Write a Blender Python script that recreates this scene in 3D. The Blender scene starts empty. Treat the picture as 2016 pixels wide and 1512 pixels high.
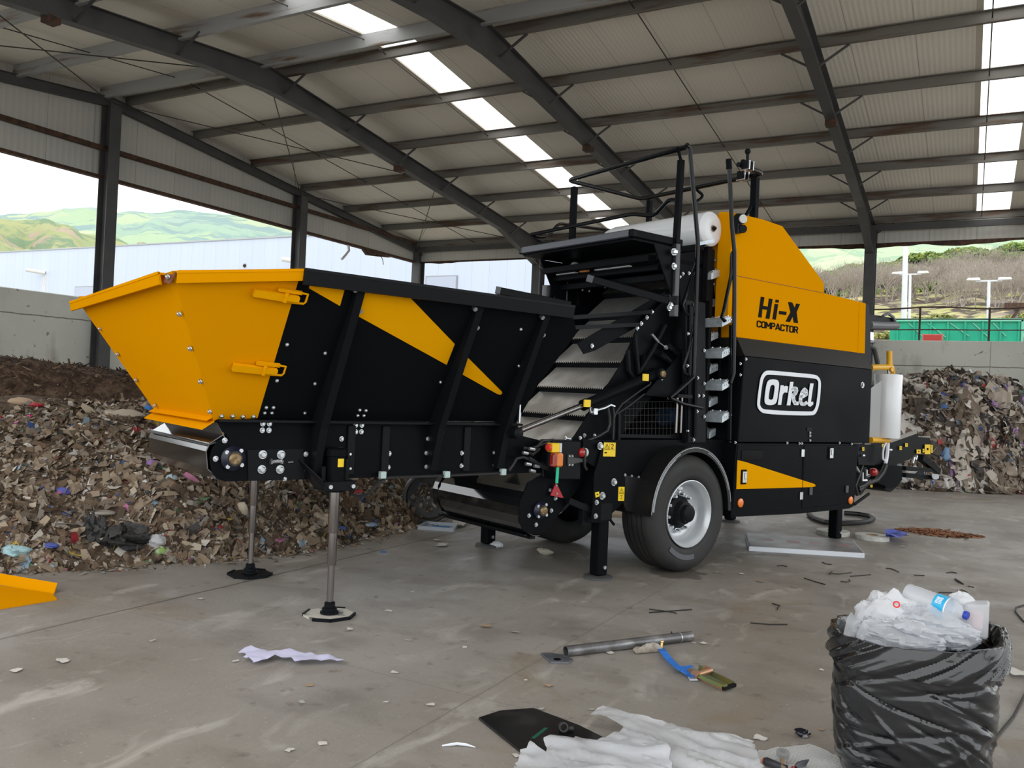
import bpy, math, random
import numpy as np
from mathutils import Vector, Matrix
random.seed(7)
PI = math.pi
SC = bpy.context.scene
COL = SC.collection

# ---------------------------------------------------------------- camera
FPX, PITCH, ROLL, YAW, CAMH = 1670.0, math.radians(.525), math.radians(2.54), math.radians(28.38), 1.55
def _rz(v, a):
    c, s = math.cos(a), math.sin(a)
    return Vector((c*v[0]-s*v[1], s*v[0]+c*v[1], v[2]))
_r0 = Vector((1, 0, 0)); _u0 = Vector((0, -math.sin(PITCH), math.cos(PITCH)))
CR = _rz(_r0*math.cos(ROLL)+_u0*math.sin(ROLL), YAW)
CU = _rz(_u0*math.cos(ROLL)-_r0*math.sin(ROLL), YAW)
CF = _rz(Vector((0, math.cos(PITCH), math.sin(PITCH))), YAW)
CC = Vector((0, 0, CAMH))
cd = bpy.data.cameras.new('camera'); cam = bpy.data.objects.new('camera', cd); COL.objects.link(cam)
cd.sensor_fit = 'HORIZONTAL'; cd.sensor_width = 36.0; cd.lens = FPX/2016*36.0
cd.clip_start = .05; cd.clip_end = 6000
cam.matrix_world = Matrix(((CR.x, CU.x, -CF.x, 0), (CR.y, CU.y, -CF.y, 0), (CR.z, CU.z, -CF.z, CAMH), (0, 0, 0, 1)))
SC.camera = cam

# ---------------------------------------------------------------- sky and exposure
wd = bpy.data.worlds.new('overcast_sky'); SC.world = wd; wd.use_nodes = True
nt = wd.node_tree; nt.nodes.clear()
out = nt.nodes.new('ShaderNodeOutputWorld'); bg = nt.nodes.new('ShaderNodeBackground')
tc = nt.nodes.new('ShaderNodeTexCoord'); sx = nt.nodes.new('ShaderNodeSeparateXYZ'); rp = nt.nodes.new('ShaderNodeValToRGB')
nt.links.new(tc.outputs['Generated'], sx.inputs[0]); nt.links.new(sx.outputs['Z'], rp.inputs[0])
rp.color_ramp.elements[0].position = 0.0; rp.color_ramp.elements[0].color = (.92, .97, 1, 1)
rp.color_ramp.elements[1].position = 0.7; rp.color_ramp.elements[1].color = (1.0, 1.0, 1.0, 1)
nt.links.new(rp.outputs[0], bg.inputs[0]); bg.inputs[1].default_value = 2.3
nt.links.new(bg.outputs[0], out.inputs[0])
SC.view_settings.view_transform = 'Standard'; SC.view_settings.look = 'None'
SC.view_settings.exposure = -0.05; SC.view_settings.gamma = 1.0; SC.view_settings.use_curve_mapping = False
SC.cycles.max_bounces = 8; SC.cycles.diffuse_bounces = 5; SC.cycles.glossy_bounces = 4
SC.cycles.transmission_bounces = 8; SC.cycles.transparent_max_bounces = 12
SC.cycles.use_denoising = True; SC.cycles.caustics_reflective = False; SC.cycles.caustics_refractive = False
# ---------------------------------------------------------------- measuring: a pixel of the photo to a point on a known plane of the place
def ray(x, y): return CF + CR*((x-1008)/FPX) - CU*((y-756)/FPX)
def on_plane(x, y, n, p0):
    n = Vector(n); d = ray(x, y); return CC + d*(((Vector(p0)-CC).dot(n))/d.dot(n))
def gnd(x, y, z=0.0): return on_plane(x, y, (0, 0, 1), (0, 0, z))
def atY(x, y, Y): return on_plane(x, y, (0, 1, 0), (0, Y, 0))
def atX(x, y, X): return on_plane(x, y, (1, 0, 0), (X, 0, 0))
# machine frame: u runs along the machine away from the camera, v across it, w up
MA = math.radians(66.88)
EU = Vector((math.cos(MA), math.sin(MA), 0)); EV = Vector((-math.sin(MA), math.cos(MA), 0)); EW = Vector((0, 0, 1))
MO = gnd(1335, 1120)
def tom(p):
    q = p-MO; return Vector((q.dot(EU), q.dot(EV), q.z))
def P(x, y, v): return tom(on_plane(x, y, EV, MO+EV*v))
def PU(x, y, u): return tom(on_plane(x, y, EU, MO+EU*u))
def PW(x, y, w): return tom(gnd(x, y, w))
def PN(x, y, n, p0):
    n = Vector(n); return tom(on_plane(x, y, EU*n[0]+EV*n[1]+EW*n[2], MO+EU*p0[0]+EV*p0[1]+EW*p0[2]))
def W(m): return MO+EU*m[0]+EV*m[1]+EW*m[2]

# ---------------------------------------------------------------- materials
MATS = {}
def nodes_of(m):
    m.use_nodes = True; n = m.node_tree; n.nodes.clear()
    o = n.nodes.new('ShaderNodeOutputMaterial'); b = n.nodes.new('ShaderNodeBsdfPrincipled')
    n.links.new(b.outputs[0], o.inputs[0]); return n, b, o
def c4(c): return (c[0], c[1], c[2], 1)
def srgb(r, g, b):
    f = lambda v: (v/255/12.92) if v/255 <= .04045 else ((v/255+.055)/1.055)**2.4
    return (f(r), f(g), f(b))
def mat(name, col, rough=.5, metal=0.0, col2=None, scale=8.0, lo=.4, hi=.6, detail=4, bump=0.0, bscale=None, stretch=(1, 1, 1), coat=0.0, spec=.5, trans=0.0, alpha=1.0, sss=0.0, rough2=None):
    if name in MATS: return MATS[name]
    m = bpy.data.materials.new(name); n, b, o = nodes_of(m)
    b.inputs['Base Color'].default_value = c4(col); b.inputs['Roughness'].default_value = rough; b.inputs['Metallic'].default_value = metal
    b.inputs['Coat Weight'].default_value = coat; b.inputs['Coat Roughness'].default_value = .08; b.inputs['Specular IOR Level'].default_value = spec
    b.inputs['Transmission Weight'].default_value = trans; b.inputs['Alpha'].default_value = alpha
    tc = n.nodes.new('ShaderNodeTexCoord'); mp = n.nodes.new('ShaderNodeMapping'); mp.inputs['Scale'].default_value = stretch
    n.links.new(tc.outputs['Object'], mp.inputs[0])
    def noise(s, d):
        t = n.nodes.new('ShaderNodeTexNoise'); t.inputs['Scale'].default_value = s; t.inputs['Detail'].default_value = d; n.links.new(mp.outputs[0], t.inputs[0]); return t
    if col2 is not None or rough2 is not None:
        t = noise(scale, detail); r = n.nodes.new('ShaderNodeMapRange'); r.inputs[1].default_value = lo; r.inputs[2].default_value = hi
        n.links.new(t.outputs[0], r.inputs[0])
        if col2 is not None:
            mx = n.nodes.new('ShaderNodeMix'); mx.data_type = 'RGBA'; mx.inputs[6].default_value = c4(col); mx.inputs[7].default_value = c4(col2)
            n.links.new(r.outputs[0], mx.inputs[0]); n.links.new(mx.outputs[2], b.inputs['Base Color'])
        if rough2 is not None:
            r2 = n.nodes.new('ShaderNodeMapRange'); r2.inputs[3].default_value = rough; r2.inputs[4].default_value = rough2
            n.links.new(r.outputs[0], r2.inputs[0]); n.links.new(r2.outputs[0], b.inputs['Roughness'])
    if bump:
        t = noise(bscale or scale, 5); bp = n.nodes.new('ShaderNodeBump'); bp.inputs['Strength'].default_value = bump; bp.inputs['Distance'].default_value = .02
        n.links.new(t.outputs[0], bp.inputs['Height']); n.links.new(bp.outputs[0], b.inputs['Normal'])
    MATS[name] = m; return m
def ramp_mat(name, stops, rough=.7, bump=.0, spec=.3, island=True, scale=1.0, interp='CONSTANT', sheen=0):
    m = bpy.data.materials.new(name); n, b, o = nodes_of(m); b.inputs['Roughness'].default_value = rough; b.inputs['Specular IOR Level'].default_value = spec
    r = n.nodes.new('ShaderNodeValToRGB'); cr = r.color_ramp; cr.interpolation = interp
    while len(cr.elements) < len(stops): cr.elements.new(.5)
    for e, (p, c) in zip(cr.elements, stops): e.position = p; e.color = c4(c)
    if island:
        g = n.nodes.new('ShaderNodeNewGeometry'); n.links.new(g.outputs['Random Per Island'], r.inputs[0])
    else:
        tc = n.nodes.new('ShaderNodeTexCoord'); t = n.nodes.new('ShaderNodeTexNoise'); t.inputs['Scale'].default_value = scale; t.inputs['Detail'].default_value = 6
        n.links.new(tc.outputs['Object'], t.inputs[0]); n.links.new(t.outputs[0], r.inputs[0])
        if bump:
            bp = n.nodes.new('ShaderNodeBump'); bp.inputs['Strength'].default_value = bump; bp.inputs['Distance'].default_value = .05; n.links.new(t.outputs[0], bp.inputs['Height']); n.links.new(bp.outputs[0], b.inputs['Normal'])
    n.links.new(r.outputs[0], b.inputs['Base Color']); MATS[name] = m; return m

# ---------------------------------------------------------------- mesh building
class MB:
    def __init__(s): s.v = []; s.f = []; s.mi = []; s.cur = 0
    def add(s, vs, fs):
        k = len(s.v); s.v += [tuple(p) for p in vs]; s.f += [tuple(i+k for i in f) for f in fs]; s.mi += [s.cur]*len(fs); return s
    def hexa(s, a, b):   # two matching quads
        return s.prism2(a, b)
    def prism2(s, a, b):
        n = len(a); fs = [tuple(range(n-1, -1, -1)), tuple(range(n, 2*n))]
        fs += [(i, (i+1) % n, n+(i+1) % n, n+i) for i in range(n)]
        return s.add(list(a)+list(b), fs)
    def prism(s, a, vec):
        vec = Vector(vec); a = [Vector(p) for p in a]; return s.prism2(a, [p+vec for p in a])
    def box(s, c, d, M=None):
        c = Vector(c); h = [Vector((x*d[0]/2, y*d[1]/2, z*d[2]/2)) for z in (-1, 1) for x, y in ((-1, -1), (1, -1), (1, 1), (-1, 1))]
        if M is not None: h = [M @ p for p in h]
        h = [p+c for p in h]; return s.prism2(h[:4], h[4:])
    def bx(s, x0, x1, y0, y1, z0, z1): return s.box(((x0+x1)/2, (y0+y1)/2, (z0+z1)/2), (abs(x1-x0), abs(y1-y0), abs(z1-z0)))
    def bar(s, p0, p1, a, b, up=(0, 0, 1)):   # rectangular bar a wide, b high
        p0, p1 = Vector(p0), Vector(p1); d = (p1-p0).normalized(); r = d.cross(Vector(up))
        if r.length < 1e-4: r = d.cross(Vector((0, 1, 0)))
        r.normalize(); u = r.cross(d)
        q = [r*(-a/2)+u*(-b/2), r*(a/2)+u*(-b/2), r*(a/2)+u*(b/2), r*(-a/2)+u*(b/2)]
        return s.prism2([p0+k for k in q], [p1+k for k in q])
    def lathe(s, p0, ax, prof, n=20, cap=True, ph=0.0):   # prof: (distance along axis, radius)
        p0 = Vector(p0); ax = Vector(ax).normalized(); r = ax.orthogonal().normalized(); q = ax.cross(r)
        vs = []; fs = []
        for t, rad in prof:
            for i in range(n):
                a = 2*PI*i/n+ph; vs.append(p0+ax*t+(r*math.cos(a)+q*math.sin(a))*rad)
        for k in range(len(prof)-1):
            for i in range(n): fs.append((k*n+i, k*n+(i+1) % n, (k+1)*n+(i+1) % n, (k+1)*n+i))
        if cap:
            fs.append(tuple(range(n-1, -1, -1))); fs.append(tuple(range((len(prof)-1)*n, len(prof)*n)))
        return s.add(vs, fs)
    def cyl(s, p0, p1, r0, r1=None, n=16, cap=True):
        p0, p1 = Vector(p0), Vector(p1); d = p1-p0; return s.lathe(p0, d, [(0, r0), (d.length, r0 if r1 is None else r1)], n, cap)
    def tube(s, pts, r, n=8, closed=False):
        pts = [Vector(p) for p in pts]; m = len(pts); vs = []; fs = []
        rr = r if isinstance(r, (list, tuple)) else [r]*m
        nrm = None
        for i in range(m):
            a = pts[i-1] if (i > 0 or closed) else pts[i]; b = pts[(i+1) % m] if (i < m-1 or closed) else pts[i]
            d = (b-a); d = d.normalized() if d.length > 1e-9 else Vector((0, 0, 1))
            if nrm is None: nrm = d.orthogonal().normalized()
            else:
                nrm = nrm-d*nrm.dot(d); nrm = nrm.normalized() if nrm.length > 1e-6 else d.orthogonal().normalized()
            q = d.cross(nrm)
            for k in range(n):
                t = 2*PI*k/n; vs.append(pts[i]+(nrm*math.cos(t)+q*math.sin(t))*rr[i])
        for i in range(m if closed else m-1):
            j = (i+1) % m
            for k in range(n): fs.append((i*n+k, i*n+(k+1) % n, j*n+(k+1) % n, j*n+k))
        if not closed: fs += [tuple(range(n-1, -1, -1)), tuple(range((m-1)*n, m*n))]
        return s.add(vs, fs)
    def grid(s, nu, nv, fn, wrap=False):
        vs = [fn(i/(nu-1) if not wrap else i/nu, j/(nv-1)) for j in range(nv) for i in range(nu)]
        fs = []
        for j in range(nv-1):
            for i in range(nu if wrap else nu-1): fs.append((j*nu+i, j*nu+(i+1) % nu, (j+1)*nu+(i+1) % nu, (j+1)*nu+i))
        return s.add(vs, fs)
    def ball(s, c, r, n=10, sq=(1, 1, 1)):
        c = Vector(c); m = max(4, n//2)
        vs = [c+Vector((math.sin(PI*j/m)*math.cos(2*PI*i/n)*r*sq[0], math.sin(PI*j/m)*math.sin(2*PI*i/n)*r*sq[1], math.cos(PI*j/m)*r*sq[2])) for j in range(1, m) for i in range(n)]
        fs = [(j*n+i, (j+1)*n+i, (j+1)*n+(i+1) % n, j*n+(i+1) % n) for j in range(m-2) for i in range(n)]
        k = len(vs); vs += [c+Vector((0, 0, r*sq[2])), c-Vector((0, 0, r*sq[2]))]
        fs += [(k, i, (i+1) % n) for i in range(n)]+[(k+1, (m-2)*n+(i+1) % n, (m-2)*n+i) for i in range(n)]
        return s.add(vs, fs)
    def build(s, name, m, parent=None, smooth=True, bevel=0.0, origin=None, label=None, fix=True):
        me = bpy.data.meshes.new(name)
        o0 = Vector(origin) if origin is not None else Vector((0, 0, 0))
        vs = s.v if origin is None else [tuple(Vector(p)-o0) for p in s.v]
        me.from_pydata(vs, [], s.f)
        for mm in (m if isinstance(m, (list, tuple)) else [m]): me.materials.append(mm)
        if max(s.mi, default=0): me.polygons.foreach_set('material_index', s.mi)
        if fix and len(s.f) < 60000:
            import bmesh
            b = bmesh.new(); b.from_mesh(me); bmesh.ops.recalc_face_normals(b, faces=b.faces); b.to_mesh(me); b.free()
        if smooth:
            me.polygons.foreach_set('use_smooth', [True]*len(me.polygons)); me.set_sharp_from_angle(angle=math.radians(35))
        me.update()
        o = bpy.data.objects.new(name, me); COL.objects.link(o); o.location = o0
        if parent is not None: o.parent = parent
        if bevel:
            bv = o.modifiers.new('bevel', 'BEVEL'); bv.width = bevel; bv.segments = 1; bv.limit_method = 'ANGLE'
        if label: o['label'] = label
        return o
def tag(o, label=None, cat=None, group=None, kind=None):
    if label: o['label'] = label
    if cat: o['category'] = cat
    if group: o['group'] = group
    if kind: o['kind'] = kind
    return o
def empty(name, loc, rz=0.0):
    o = bpy.data.objects.new(name, None); COL.objects.link(o); o.location = loc; o.rotation_euler = (0, 0, rz); o.empty_display_size = .1; return o
def struct(name, mb, m, **k): return tag(mb.build(name, m, **k), kind='structure')
def copy_tree(o, parent=None):
    c = o.copy(); COL.objects.link(c)
    if parent is not None: c.parent = parent
    for ch in list(o.children): copy_tree(ch, c)
    return c
def vnoise(x, y, seed=0):
    def h(i, j):
        n = math.sin(i*127.1+j*311.7+seed*74.7)*43758.5453; return n-math.floor(n)
    i, j = math.floor(x), math.floor(y); fx, fy = x-i, y-j; fx = fx*fx*(3-2*fx); fy = fy*fy*(3-2*fy)
    return (h(i, j)*(1-fx)+h(i+1, j)*fx)*(1-fy)+(h(i, j+1)*(1-fx)+h(i+1, j+1)*fx)*fy
def fbm(x, y, seed=0, o=4):
    s = 0; a = .5
    for k in range(o): s += a*(vnoise(x, y, seed+k)-.5); x *= 2; y *= 2; a *= .5
    return s
def crumple(w, h, amp, seed, nx=14, ny=10, edge=.25, zbase=.004):   # a crumpled sheet lying at z=0, local coordinates
    def fn(a, b):
        x = (a-.5)*w; y = (b-.5)*h
        rx = 1+edge*fbm(b*3, seed, seed, 3); ry = 1+edge*fbm(a*3, seed+9, seed, 3)
        z = max(0.0, amp*(.5+1.6*fbm(a*w/amp*.16+seed, b*h/amp*.16, seed)))*(1-.6*max(abs(a-.5), abs(b-.5))*2*0)
        return Vector((x*rx, y*ry, zbase+z))
    return MB().grid(nx, ny, fn)
# ================================================================ the shed
GX, EY, RY, SL = -17.4, 24.9, 12.4, .107        # gable wall x, far eave y, ridge y, roof slope
XR = 9.0                                         # right end of the roof
FR = [-17.32, -12.55, -7.5, -2.5, 2.5, 7.5]      # frame positions
def roofz(y, z0=8.0): return z0-SL*abs(y-RY)

# ---- floor: stained concrete slab with joints
m = bpy.data.materials.new('stained_concrete_floor'); n, b, o = nodes_of(m); MATS['floor'] = m
tc = n.nodes.new('ShaderNodeTexCoord')
def N(t, **k):
    x = n.nodes.new(t)
    for a, v in k.items(): setattr(x, a, v)
    return x
def noise(s, d, stretch=(1, 1, 1), dist=0.0, rough=.55):
    mp = N('ShaderNodeMapping'); mp.inputs['Scale'].default_value = stretch; n.links.new(tc.outputs['Object'], mp.inputs[0])
    t = N('ShaderNodeTexNoise'); t.inputs['Scale'].default_value = s; t.inputs['Detail'].default_value = d; t.inputs['Distortion'].default_value = dist; t.inputs['Roughness'].default_value = rough
    n.links.new(mp.outputs[0], t.inputs[0]); return t.outputs[0]
def rng(sock, a, c, lo=0.0, hi=1.0):
    r = N('ShaderNodeMapRange'); r.inputs[1].default_value = a; r.inputs[2].default_value = c; r.inputs[3].default_value = lo; r.inputs[4].default_value = hi; n.links.new(sock, r.inputs[0]); return r.outputs[0]
def mixc(f, a, c):
    x = N('ShaderNodeMix', data_type='RGBA')
    for s, i in ((f, 0), (a, 6), (c, 7)):
        if hasattr(s, 'is_linked'): n.links.new(s, x.inputs[i])
        else: x.inputs[i].default_value = s if i == 0 else c4(s)
    return x.outputs[2]
base = mixc(rng(noise(.35, 6, dist=.6), .36, .62), (.345, .320, .290), (.250, .226, .198))
base = mixc(rng(noise(1.6, 8, (1, 1.6, 1)), .50, .72, 0, .75), base, (.190, .170, .146))
base = mixc(rng(noise(2.6, 10, (1.6, .7, 1), .8), .56, .74, 0, .8), base, (.50, .475, .44))
base = mixc(rng(noise(.9, 7, (1, 1, 1), 1.2), .58, .70, 0, .7), base, (.25, .20, .135))
base = mixc(rng(noise(9, 6), .60, .74, 0, .6), base, (.10, .085, .07))
base = mixc(rng(noise(60, 3), .66, .72, 0, .8), base, (.55, .52, .48))
# a ragged darker brown patch of floor around the wheel
sep = N('ShaderNodeSeparateXYZ'); n.links.new(tc.outputs['Object'], sep.inputs[0])
def math_(op, a, c=None):
    x = N('ShaderNodeMath', operation=op)
    for i, s in enumerate((a, c)):
        if s is None: continue
        if hasattr(s, 'is_linked'): n.links.new(s, x.inputs[i])
        else: x.inputs[i].default_value = s
    return x.outputs[0]
patch0 = gnd(1335, 1128)
dx = math_('SUBTRACT', sep.outputs[0], patch0.x); dy = math_('SUBTRACT', sep.outputs[1], patch0.y)
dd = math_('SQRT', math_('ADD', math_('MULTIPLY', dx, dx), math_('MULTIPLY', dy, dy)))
dark_patch = rng(math_('ADD', dd, math_('MULTIPLY', noise(6, 3), .35)), .44, .40)
base = mixc(math_('MULTIPLY', dark_patch, .6), base, (.05, .038, .03))
jl = None
wob = math_('MULTIPLY', math_('SUBTRACT', noise(3, 4), .5), .03)
for ax, pos, wdt in ((0, -4.85, .016), (0, -2.15, .006), (1, 3.735, .004), (0, 2.9, .01), (1, 9.6, .006), (1, 15.4, .01), (0, -9.8, .012)):
    d = math_('ABSOLUTE', math_('ADD', math_('SUBTRACT', sep.outputs[ax], pos), wob)); l = rng(d, wdt, wdt*.5, 0, .75 if wdt > .008 else .4)
    jl = l if jl is None else math_('MAXIMUM', jl, l)
base = mixc(jl, base, (.085, .07, .055))
n.links.new(base, b.inputs['Base Color'])
n.links.new(rng(noise(1.1, 6, dist=.5), .38, .66, .36, .62), b.inputs['Roughness']); b.inputs['Specular IOR Level'].default_value = .42
bp = N('ShaderNodeBump'); bp.inputs['Strength'].default_value = .18; bp.inputs['Distance'].default_value = .012
n.links.new(noise(22, 6), bp.inputs['Height']); n.links.new(bp.outputs[0], b.inputs['Normal'])
struct('floor', MB().bx(-17.7, 14, -.6, 25.2, -.3, 0), m, smooth=False)

# ---- roof sheets (ribbed sandwich panels), skylights
def ribbed(name, col, col2, pitch, axis=0, dep=.4, seam=1.0, rough=.55, dark=.25):
    m = bpy.data.materials.new(name); n, b, o = nodes_of(m); b.inputs['Roughness'].default_value = rough
    tc = n.nodes.new('ShaderNodeTexCoord'); sp = n.nodes.new('ShaderNodeSeparateXYZ'); n.links.new(tc.outputs['Object'], sp.inputs[0])
    a = sp.outputs[axis]
    def M(op, x, y=None):
        q = n.nodes.new('ShaderNodeMath'); q.operation = op
        for i, s in enumerate((x, y)):
            if s is None: continue
            if hasattr(s, 'is_linked'): n.links.new(s, q.inputs[i])
            else: q.inputs[i].default_value = s
        return q.outputs[0]
    rib = M('SINE', M('MULTIPLY', a, 2*PI/pitch)); fr = M('FRACT', M('DIVIDE', a, seam)); sm = M('LESS_THAN', fr, .012)
    t = n.nodes.new('ShaderNodeTexNoise'); t.inputs['Scale'].default_value = .8; t.inputs['Detail'].default_value = 6; n.links.new(tc.outputs['Object'], t.inputs[0])
    wn = n.nodes.new('ShaderNodeTexWhiteNoise'); wn.noise_dimensions = '1D'; n.links.new(M('FLOOR', M('DIVIDE', a, seam)), wn.inputs['W'])
    f = M('ADD', M('MULTIPLY', wn.outputs[0], .5), M('MULTIPLY', t.outputs[0], .5))
    mx = n.nodes.new('ShaderNodeMix'); mx.data_type = 'RGBA'; mx.inputs[6].default_value = c4(col); mx.inputs[7].default_value = c4(col2); n.links.new(f, mx.inputs[0])
    mr = n.nodes.new('ShaderNodeMapRange'); mr.inputs[1].default_value = .6; mr.inputs[2].default_value = 1.0; mr.inputs[3].default_value = 0; mr.inputs[4].default_value = dark; n.links.new(rib, mr.inputs[0])
    m3 = n.nodes.new('ShaderNodeMix'); m3.data_type = 'RGBA'; m3.inputs[7].default_value = c4([v*.45 for v in col]); n.links.new(mx.outputs[2], m3.inputs[6]); n.links.new(M('MAXIMUM', mr.outputs[0], M('MULTIPLY', sm, .7)), m3.inputs[0])
    n.links.new(m3.outputs[2], b.inputs['Base Color'])
    bp = n.nodes.new('ShaderNodeBump'); bp.inputs['Strength'].default_value = dep; bp.inputs['Distance'].default_value = .02; n.links.new(rib, bp.inputs['Height']); n.links.new(bp.outputs[0], b.inputs['Normal'])
    MATS[name] = m; return m
M_ROOF = ribbed('roof_panel', (.92, .895, .82), (.85, .82, .745), .083, dep=.10, dark=.07)
M_CLAD = ribbed('gable_cladding', (.60, .59, .55), (.51, .50, .47), .14, axis=1, dep=.12, dark=.12, seam=1.1)
M_CLADX = ribbed('eave_cladding', (.70, .69, .64), (.60, .59, .55), .14, axis=0, dep=.12, dark=.12, seam=1.1)
SKY = [(-10.13, -9.24), (-.12, .72)]
edges = [GX-.3]+[e for s in SKY for e in s]+[XR]
mb = MB()
def slab(mb, x0, x1, y0, y1, dz=0.0, th=.06):
    a = [(x0, y0, roofz(y0)+dz), (x1, y0, roofz(y0)+dz), (x1, y1, roofz(y1)+dz), (x0, y1, roofz(y1)+dz)]
    mb.prism(a, (0, 0, th))
for i in range(0, len(edges), 2):
    slab(mb, edges[i], edges[i+1], RY, EY+.4); slab(mb, edges[i], edges[i+1], -.3, RY)
struct('ceiling', mb, M_ROOF, smooth=False)
m = bpy.data.materials.new('skylight_sheet'); n, b, o = nodes_of(m); n.nodes.remove(b)
tr = n.nodes.new('ShaderNodeBsdfTranslucent'); tr.inputs[0].default_value = (1, .985, .95, 1); tp = n.nodes.new('ShaderNodeBsdfTransparent'); tp.inputs[0].default_value = (1, .98, .94, 1)
mx = n.nodes.new('ShaderNodeMixShader'); mx.inputs[0].default_value = .45; n.links.new(tr.outputs[0], mx.inputs[1]); n.links.new(tp.outputs[0], mx.inputs[2]); n.links.new(mx.outputs[0], o.inputs[0])
M_SKYL = m
M_FRAME = mat('pale_skylight_frame', (.62, .58, .50), .6)
for k, (a, c) in enumerate(SKY):
    q = MB()
    for y0, y1 in ((RY+.02, EY-.2), (.0, RY-.02)):
        q.add([(a+.1, y0, roofz(y0)+.03), (c, y0, roofz(y0)+.03), (c, y1, roofz(y1)+.03), (a+.1, y1, roofz(y1)+.03)], [(0, 1, 2, 3)])
    w = struct('window_%d' % (k+1), q, M_SKYL, smooth=False)
    q = MB()
    for y0, y1 in ((RY, EY-.1), (-.2, RY)): slab(q, a, a+.1, y0, y1, 0, .05)
    q.build('skylight_frame', M_FRAME, w, smooth=False)

# ---- steel
M_STEEL = mat('dark_grey_steel_paint', (.060, .062, .066), .5, 0, (.085, .084, .084), 2.0, rough2=.65)
M_PURL = mat('rusty_galvanised_purlin_shaded', (.19, .18, .165), .55, .1, (.11, .065, .04), 2.2, .52, .66, 8, stretch=(.35, 3, 3))  # far purlins: shade put into the colour, darker than the near ones
M_RUST = mat('rust', (.10, .05, .03), .9, 0, (.05, .03, .02), 9)
M_ROD = mat('steel_rod', (.05, .045, .04), .6)
def ibeam(mb, p, q, d0, d1, wid=.17, tf=.016, tw=.012):   # p,q on the top edge line, web depth d0..d1 straight down
    p, q = Vector(p), Vector(q); z = Vector((0, 0, 1)); x = Vector((1, 0, 0)) if abs(q.y-p.y) > abs(q.x-p.x) else Vector((0, 1, 0))
    mb.prism([p-x*tw/2, q-x*tw/2, q-x*tw/2-z*d1, p-x*tw/2-z*d0], x*tw)
    for a, c in ((p, q), (p-z*d0, q-z*d1)): mb.prism([a-x*wid/2, c-x*wid/2, c+x*wid/2, a+x*wid/2], z*(-tf))
PY = [24.62-1.96*k for k in range(7)]; PYN = [2*RY-y+.25 for y in PY]
def rafter(x, d, far=True):
    s = 1 if far else -1
    Y = lambda t: RY+s*t
    top = lambda t: Vector((x, Y(t), roofz(Y(t))-.2))
    mb = MB()
    if d < .25: ibeam(mb, top(0), top(12.5), d, d, .12)
    else:
        ibeam(mb, top(0), top(1.6), d+.1, d, .19); ibeam(mb, top(1.6), top(9.6), d, d, .19); ibeam(mb, top(9.6), top(12.4), d, .86, .19)
    o = struct('rafter', mb, M_STEEL, smooth=False)
    if d > .25:
        for y in PY if far else PYN:
            t = abs(y-RY)
            if t < .3: continue
            for sx in (-1, 1):
                b0 = Vector((x+sx*.03, y, roofz(y)-.2-d*.9)); b1 = Vector((x+sx*.55, y, roofz(y)-.2))
                MB().bar(b0, b1, .045, .03).build('fly_brace', M_STEEL, o, smooth=False)
        for t in (4.5,):
            y = Y(t); MB().bx(x-.1, x+.1, y-.1, y+.1, roofz(y)-.2-d-.10, roofz(y)-.2-d).build('splice_plate', M_RUST, o, smooth=False)
    return o
for x in FR:
    rafter(x, .2 if x == FR[0] else .36, True)
    rafter(x, .2 if x == FR[0] else .36, False)
def hcol(x, y, z0, z1, w=.36, d=.3, along='y', name='steel_column'):
    mb = MB(); t = .016
    if along == 'y':
        mb.bx(x-.006, x+.006, y-w/2, y+w/2, z0, z1)
        for s in (-1, 1): mb.bx(x-d/2, x+d/2, y+s*w/2-t/2, y+s*w/2+t/2, z0, z1)
    else:
        mb.bx(x-w/2, x+w/2, y-.006, y+.006, z0, z1)
        for s in (-1, 1): mb.bx(x+s*w/2-t/2, x+s*w/2+t/2, y-d/2, y+d/2, z0, z1)
    return struct(name, mb, M_STEEL, smooth=False)
for y in (12.37, 18.56): hcol(GX+.16, y, 0, roofz(y)-.4, .30, .28, 'x')
hcol(GX+.05, EY-.15, 0, 6.42, .4, .26, 'y')
for x in FR[1:]: hcol(x, EY-.2, 0, 6.44, .4, .27, 'y')
for x in FR[1:]: hcol(x, -.1, 0, 6.44, .4, .27, 'y') if x not in (-2.5, 2.5) else None
def purlin(y, z):
    s = 1 if y > RY else -1; h, w, t = (.2 if s > 0 else .25), .075, .012
    prof = [(y, z-h), (y-s*w, z-h), (y-s*w, z-h+t), (y-s*t, z-h+t), (y-s*t, z-t), (y-s*w, z-t), (y-s*w, z), (y, z)]
    return struct('purlin', MB().prism([(GX-.1, a, c) for a, c in prof], (XR-GX, 0, 0)), M_PURL if s > 0 else mat('galvanised_purlin_lit', (.36, .37, .38), .5, .1, (.16, .10, .065), 2.0, .56, .68, 8, stretch=(.35, 3, 3)), smooth=False)  # near slope: light on the webs put into a paler grey
for y in PY+PYN: purlin(y, roofz(y)-.004)
# eave strut and gable girt
struct('eave_strut', MB().bx(GX, XR, 24.55, 24.63, 6.30, 6.46), M_STEEL, smooth=False)
struct('gable_girt', MB().bx(GX+.03, GX+.13, -.2, EY-.1, 6.56, 6.66), M_RUST, smooth=False)
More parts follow.
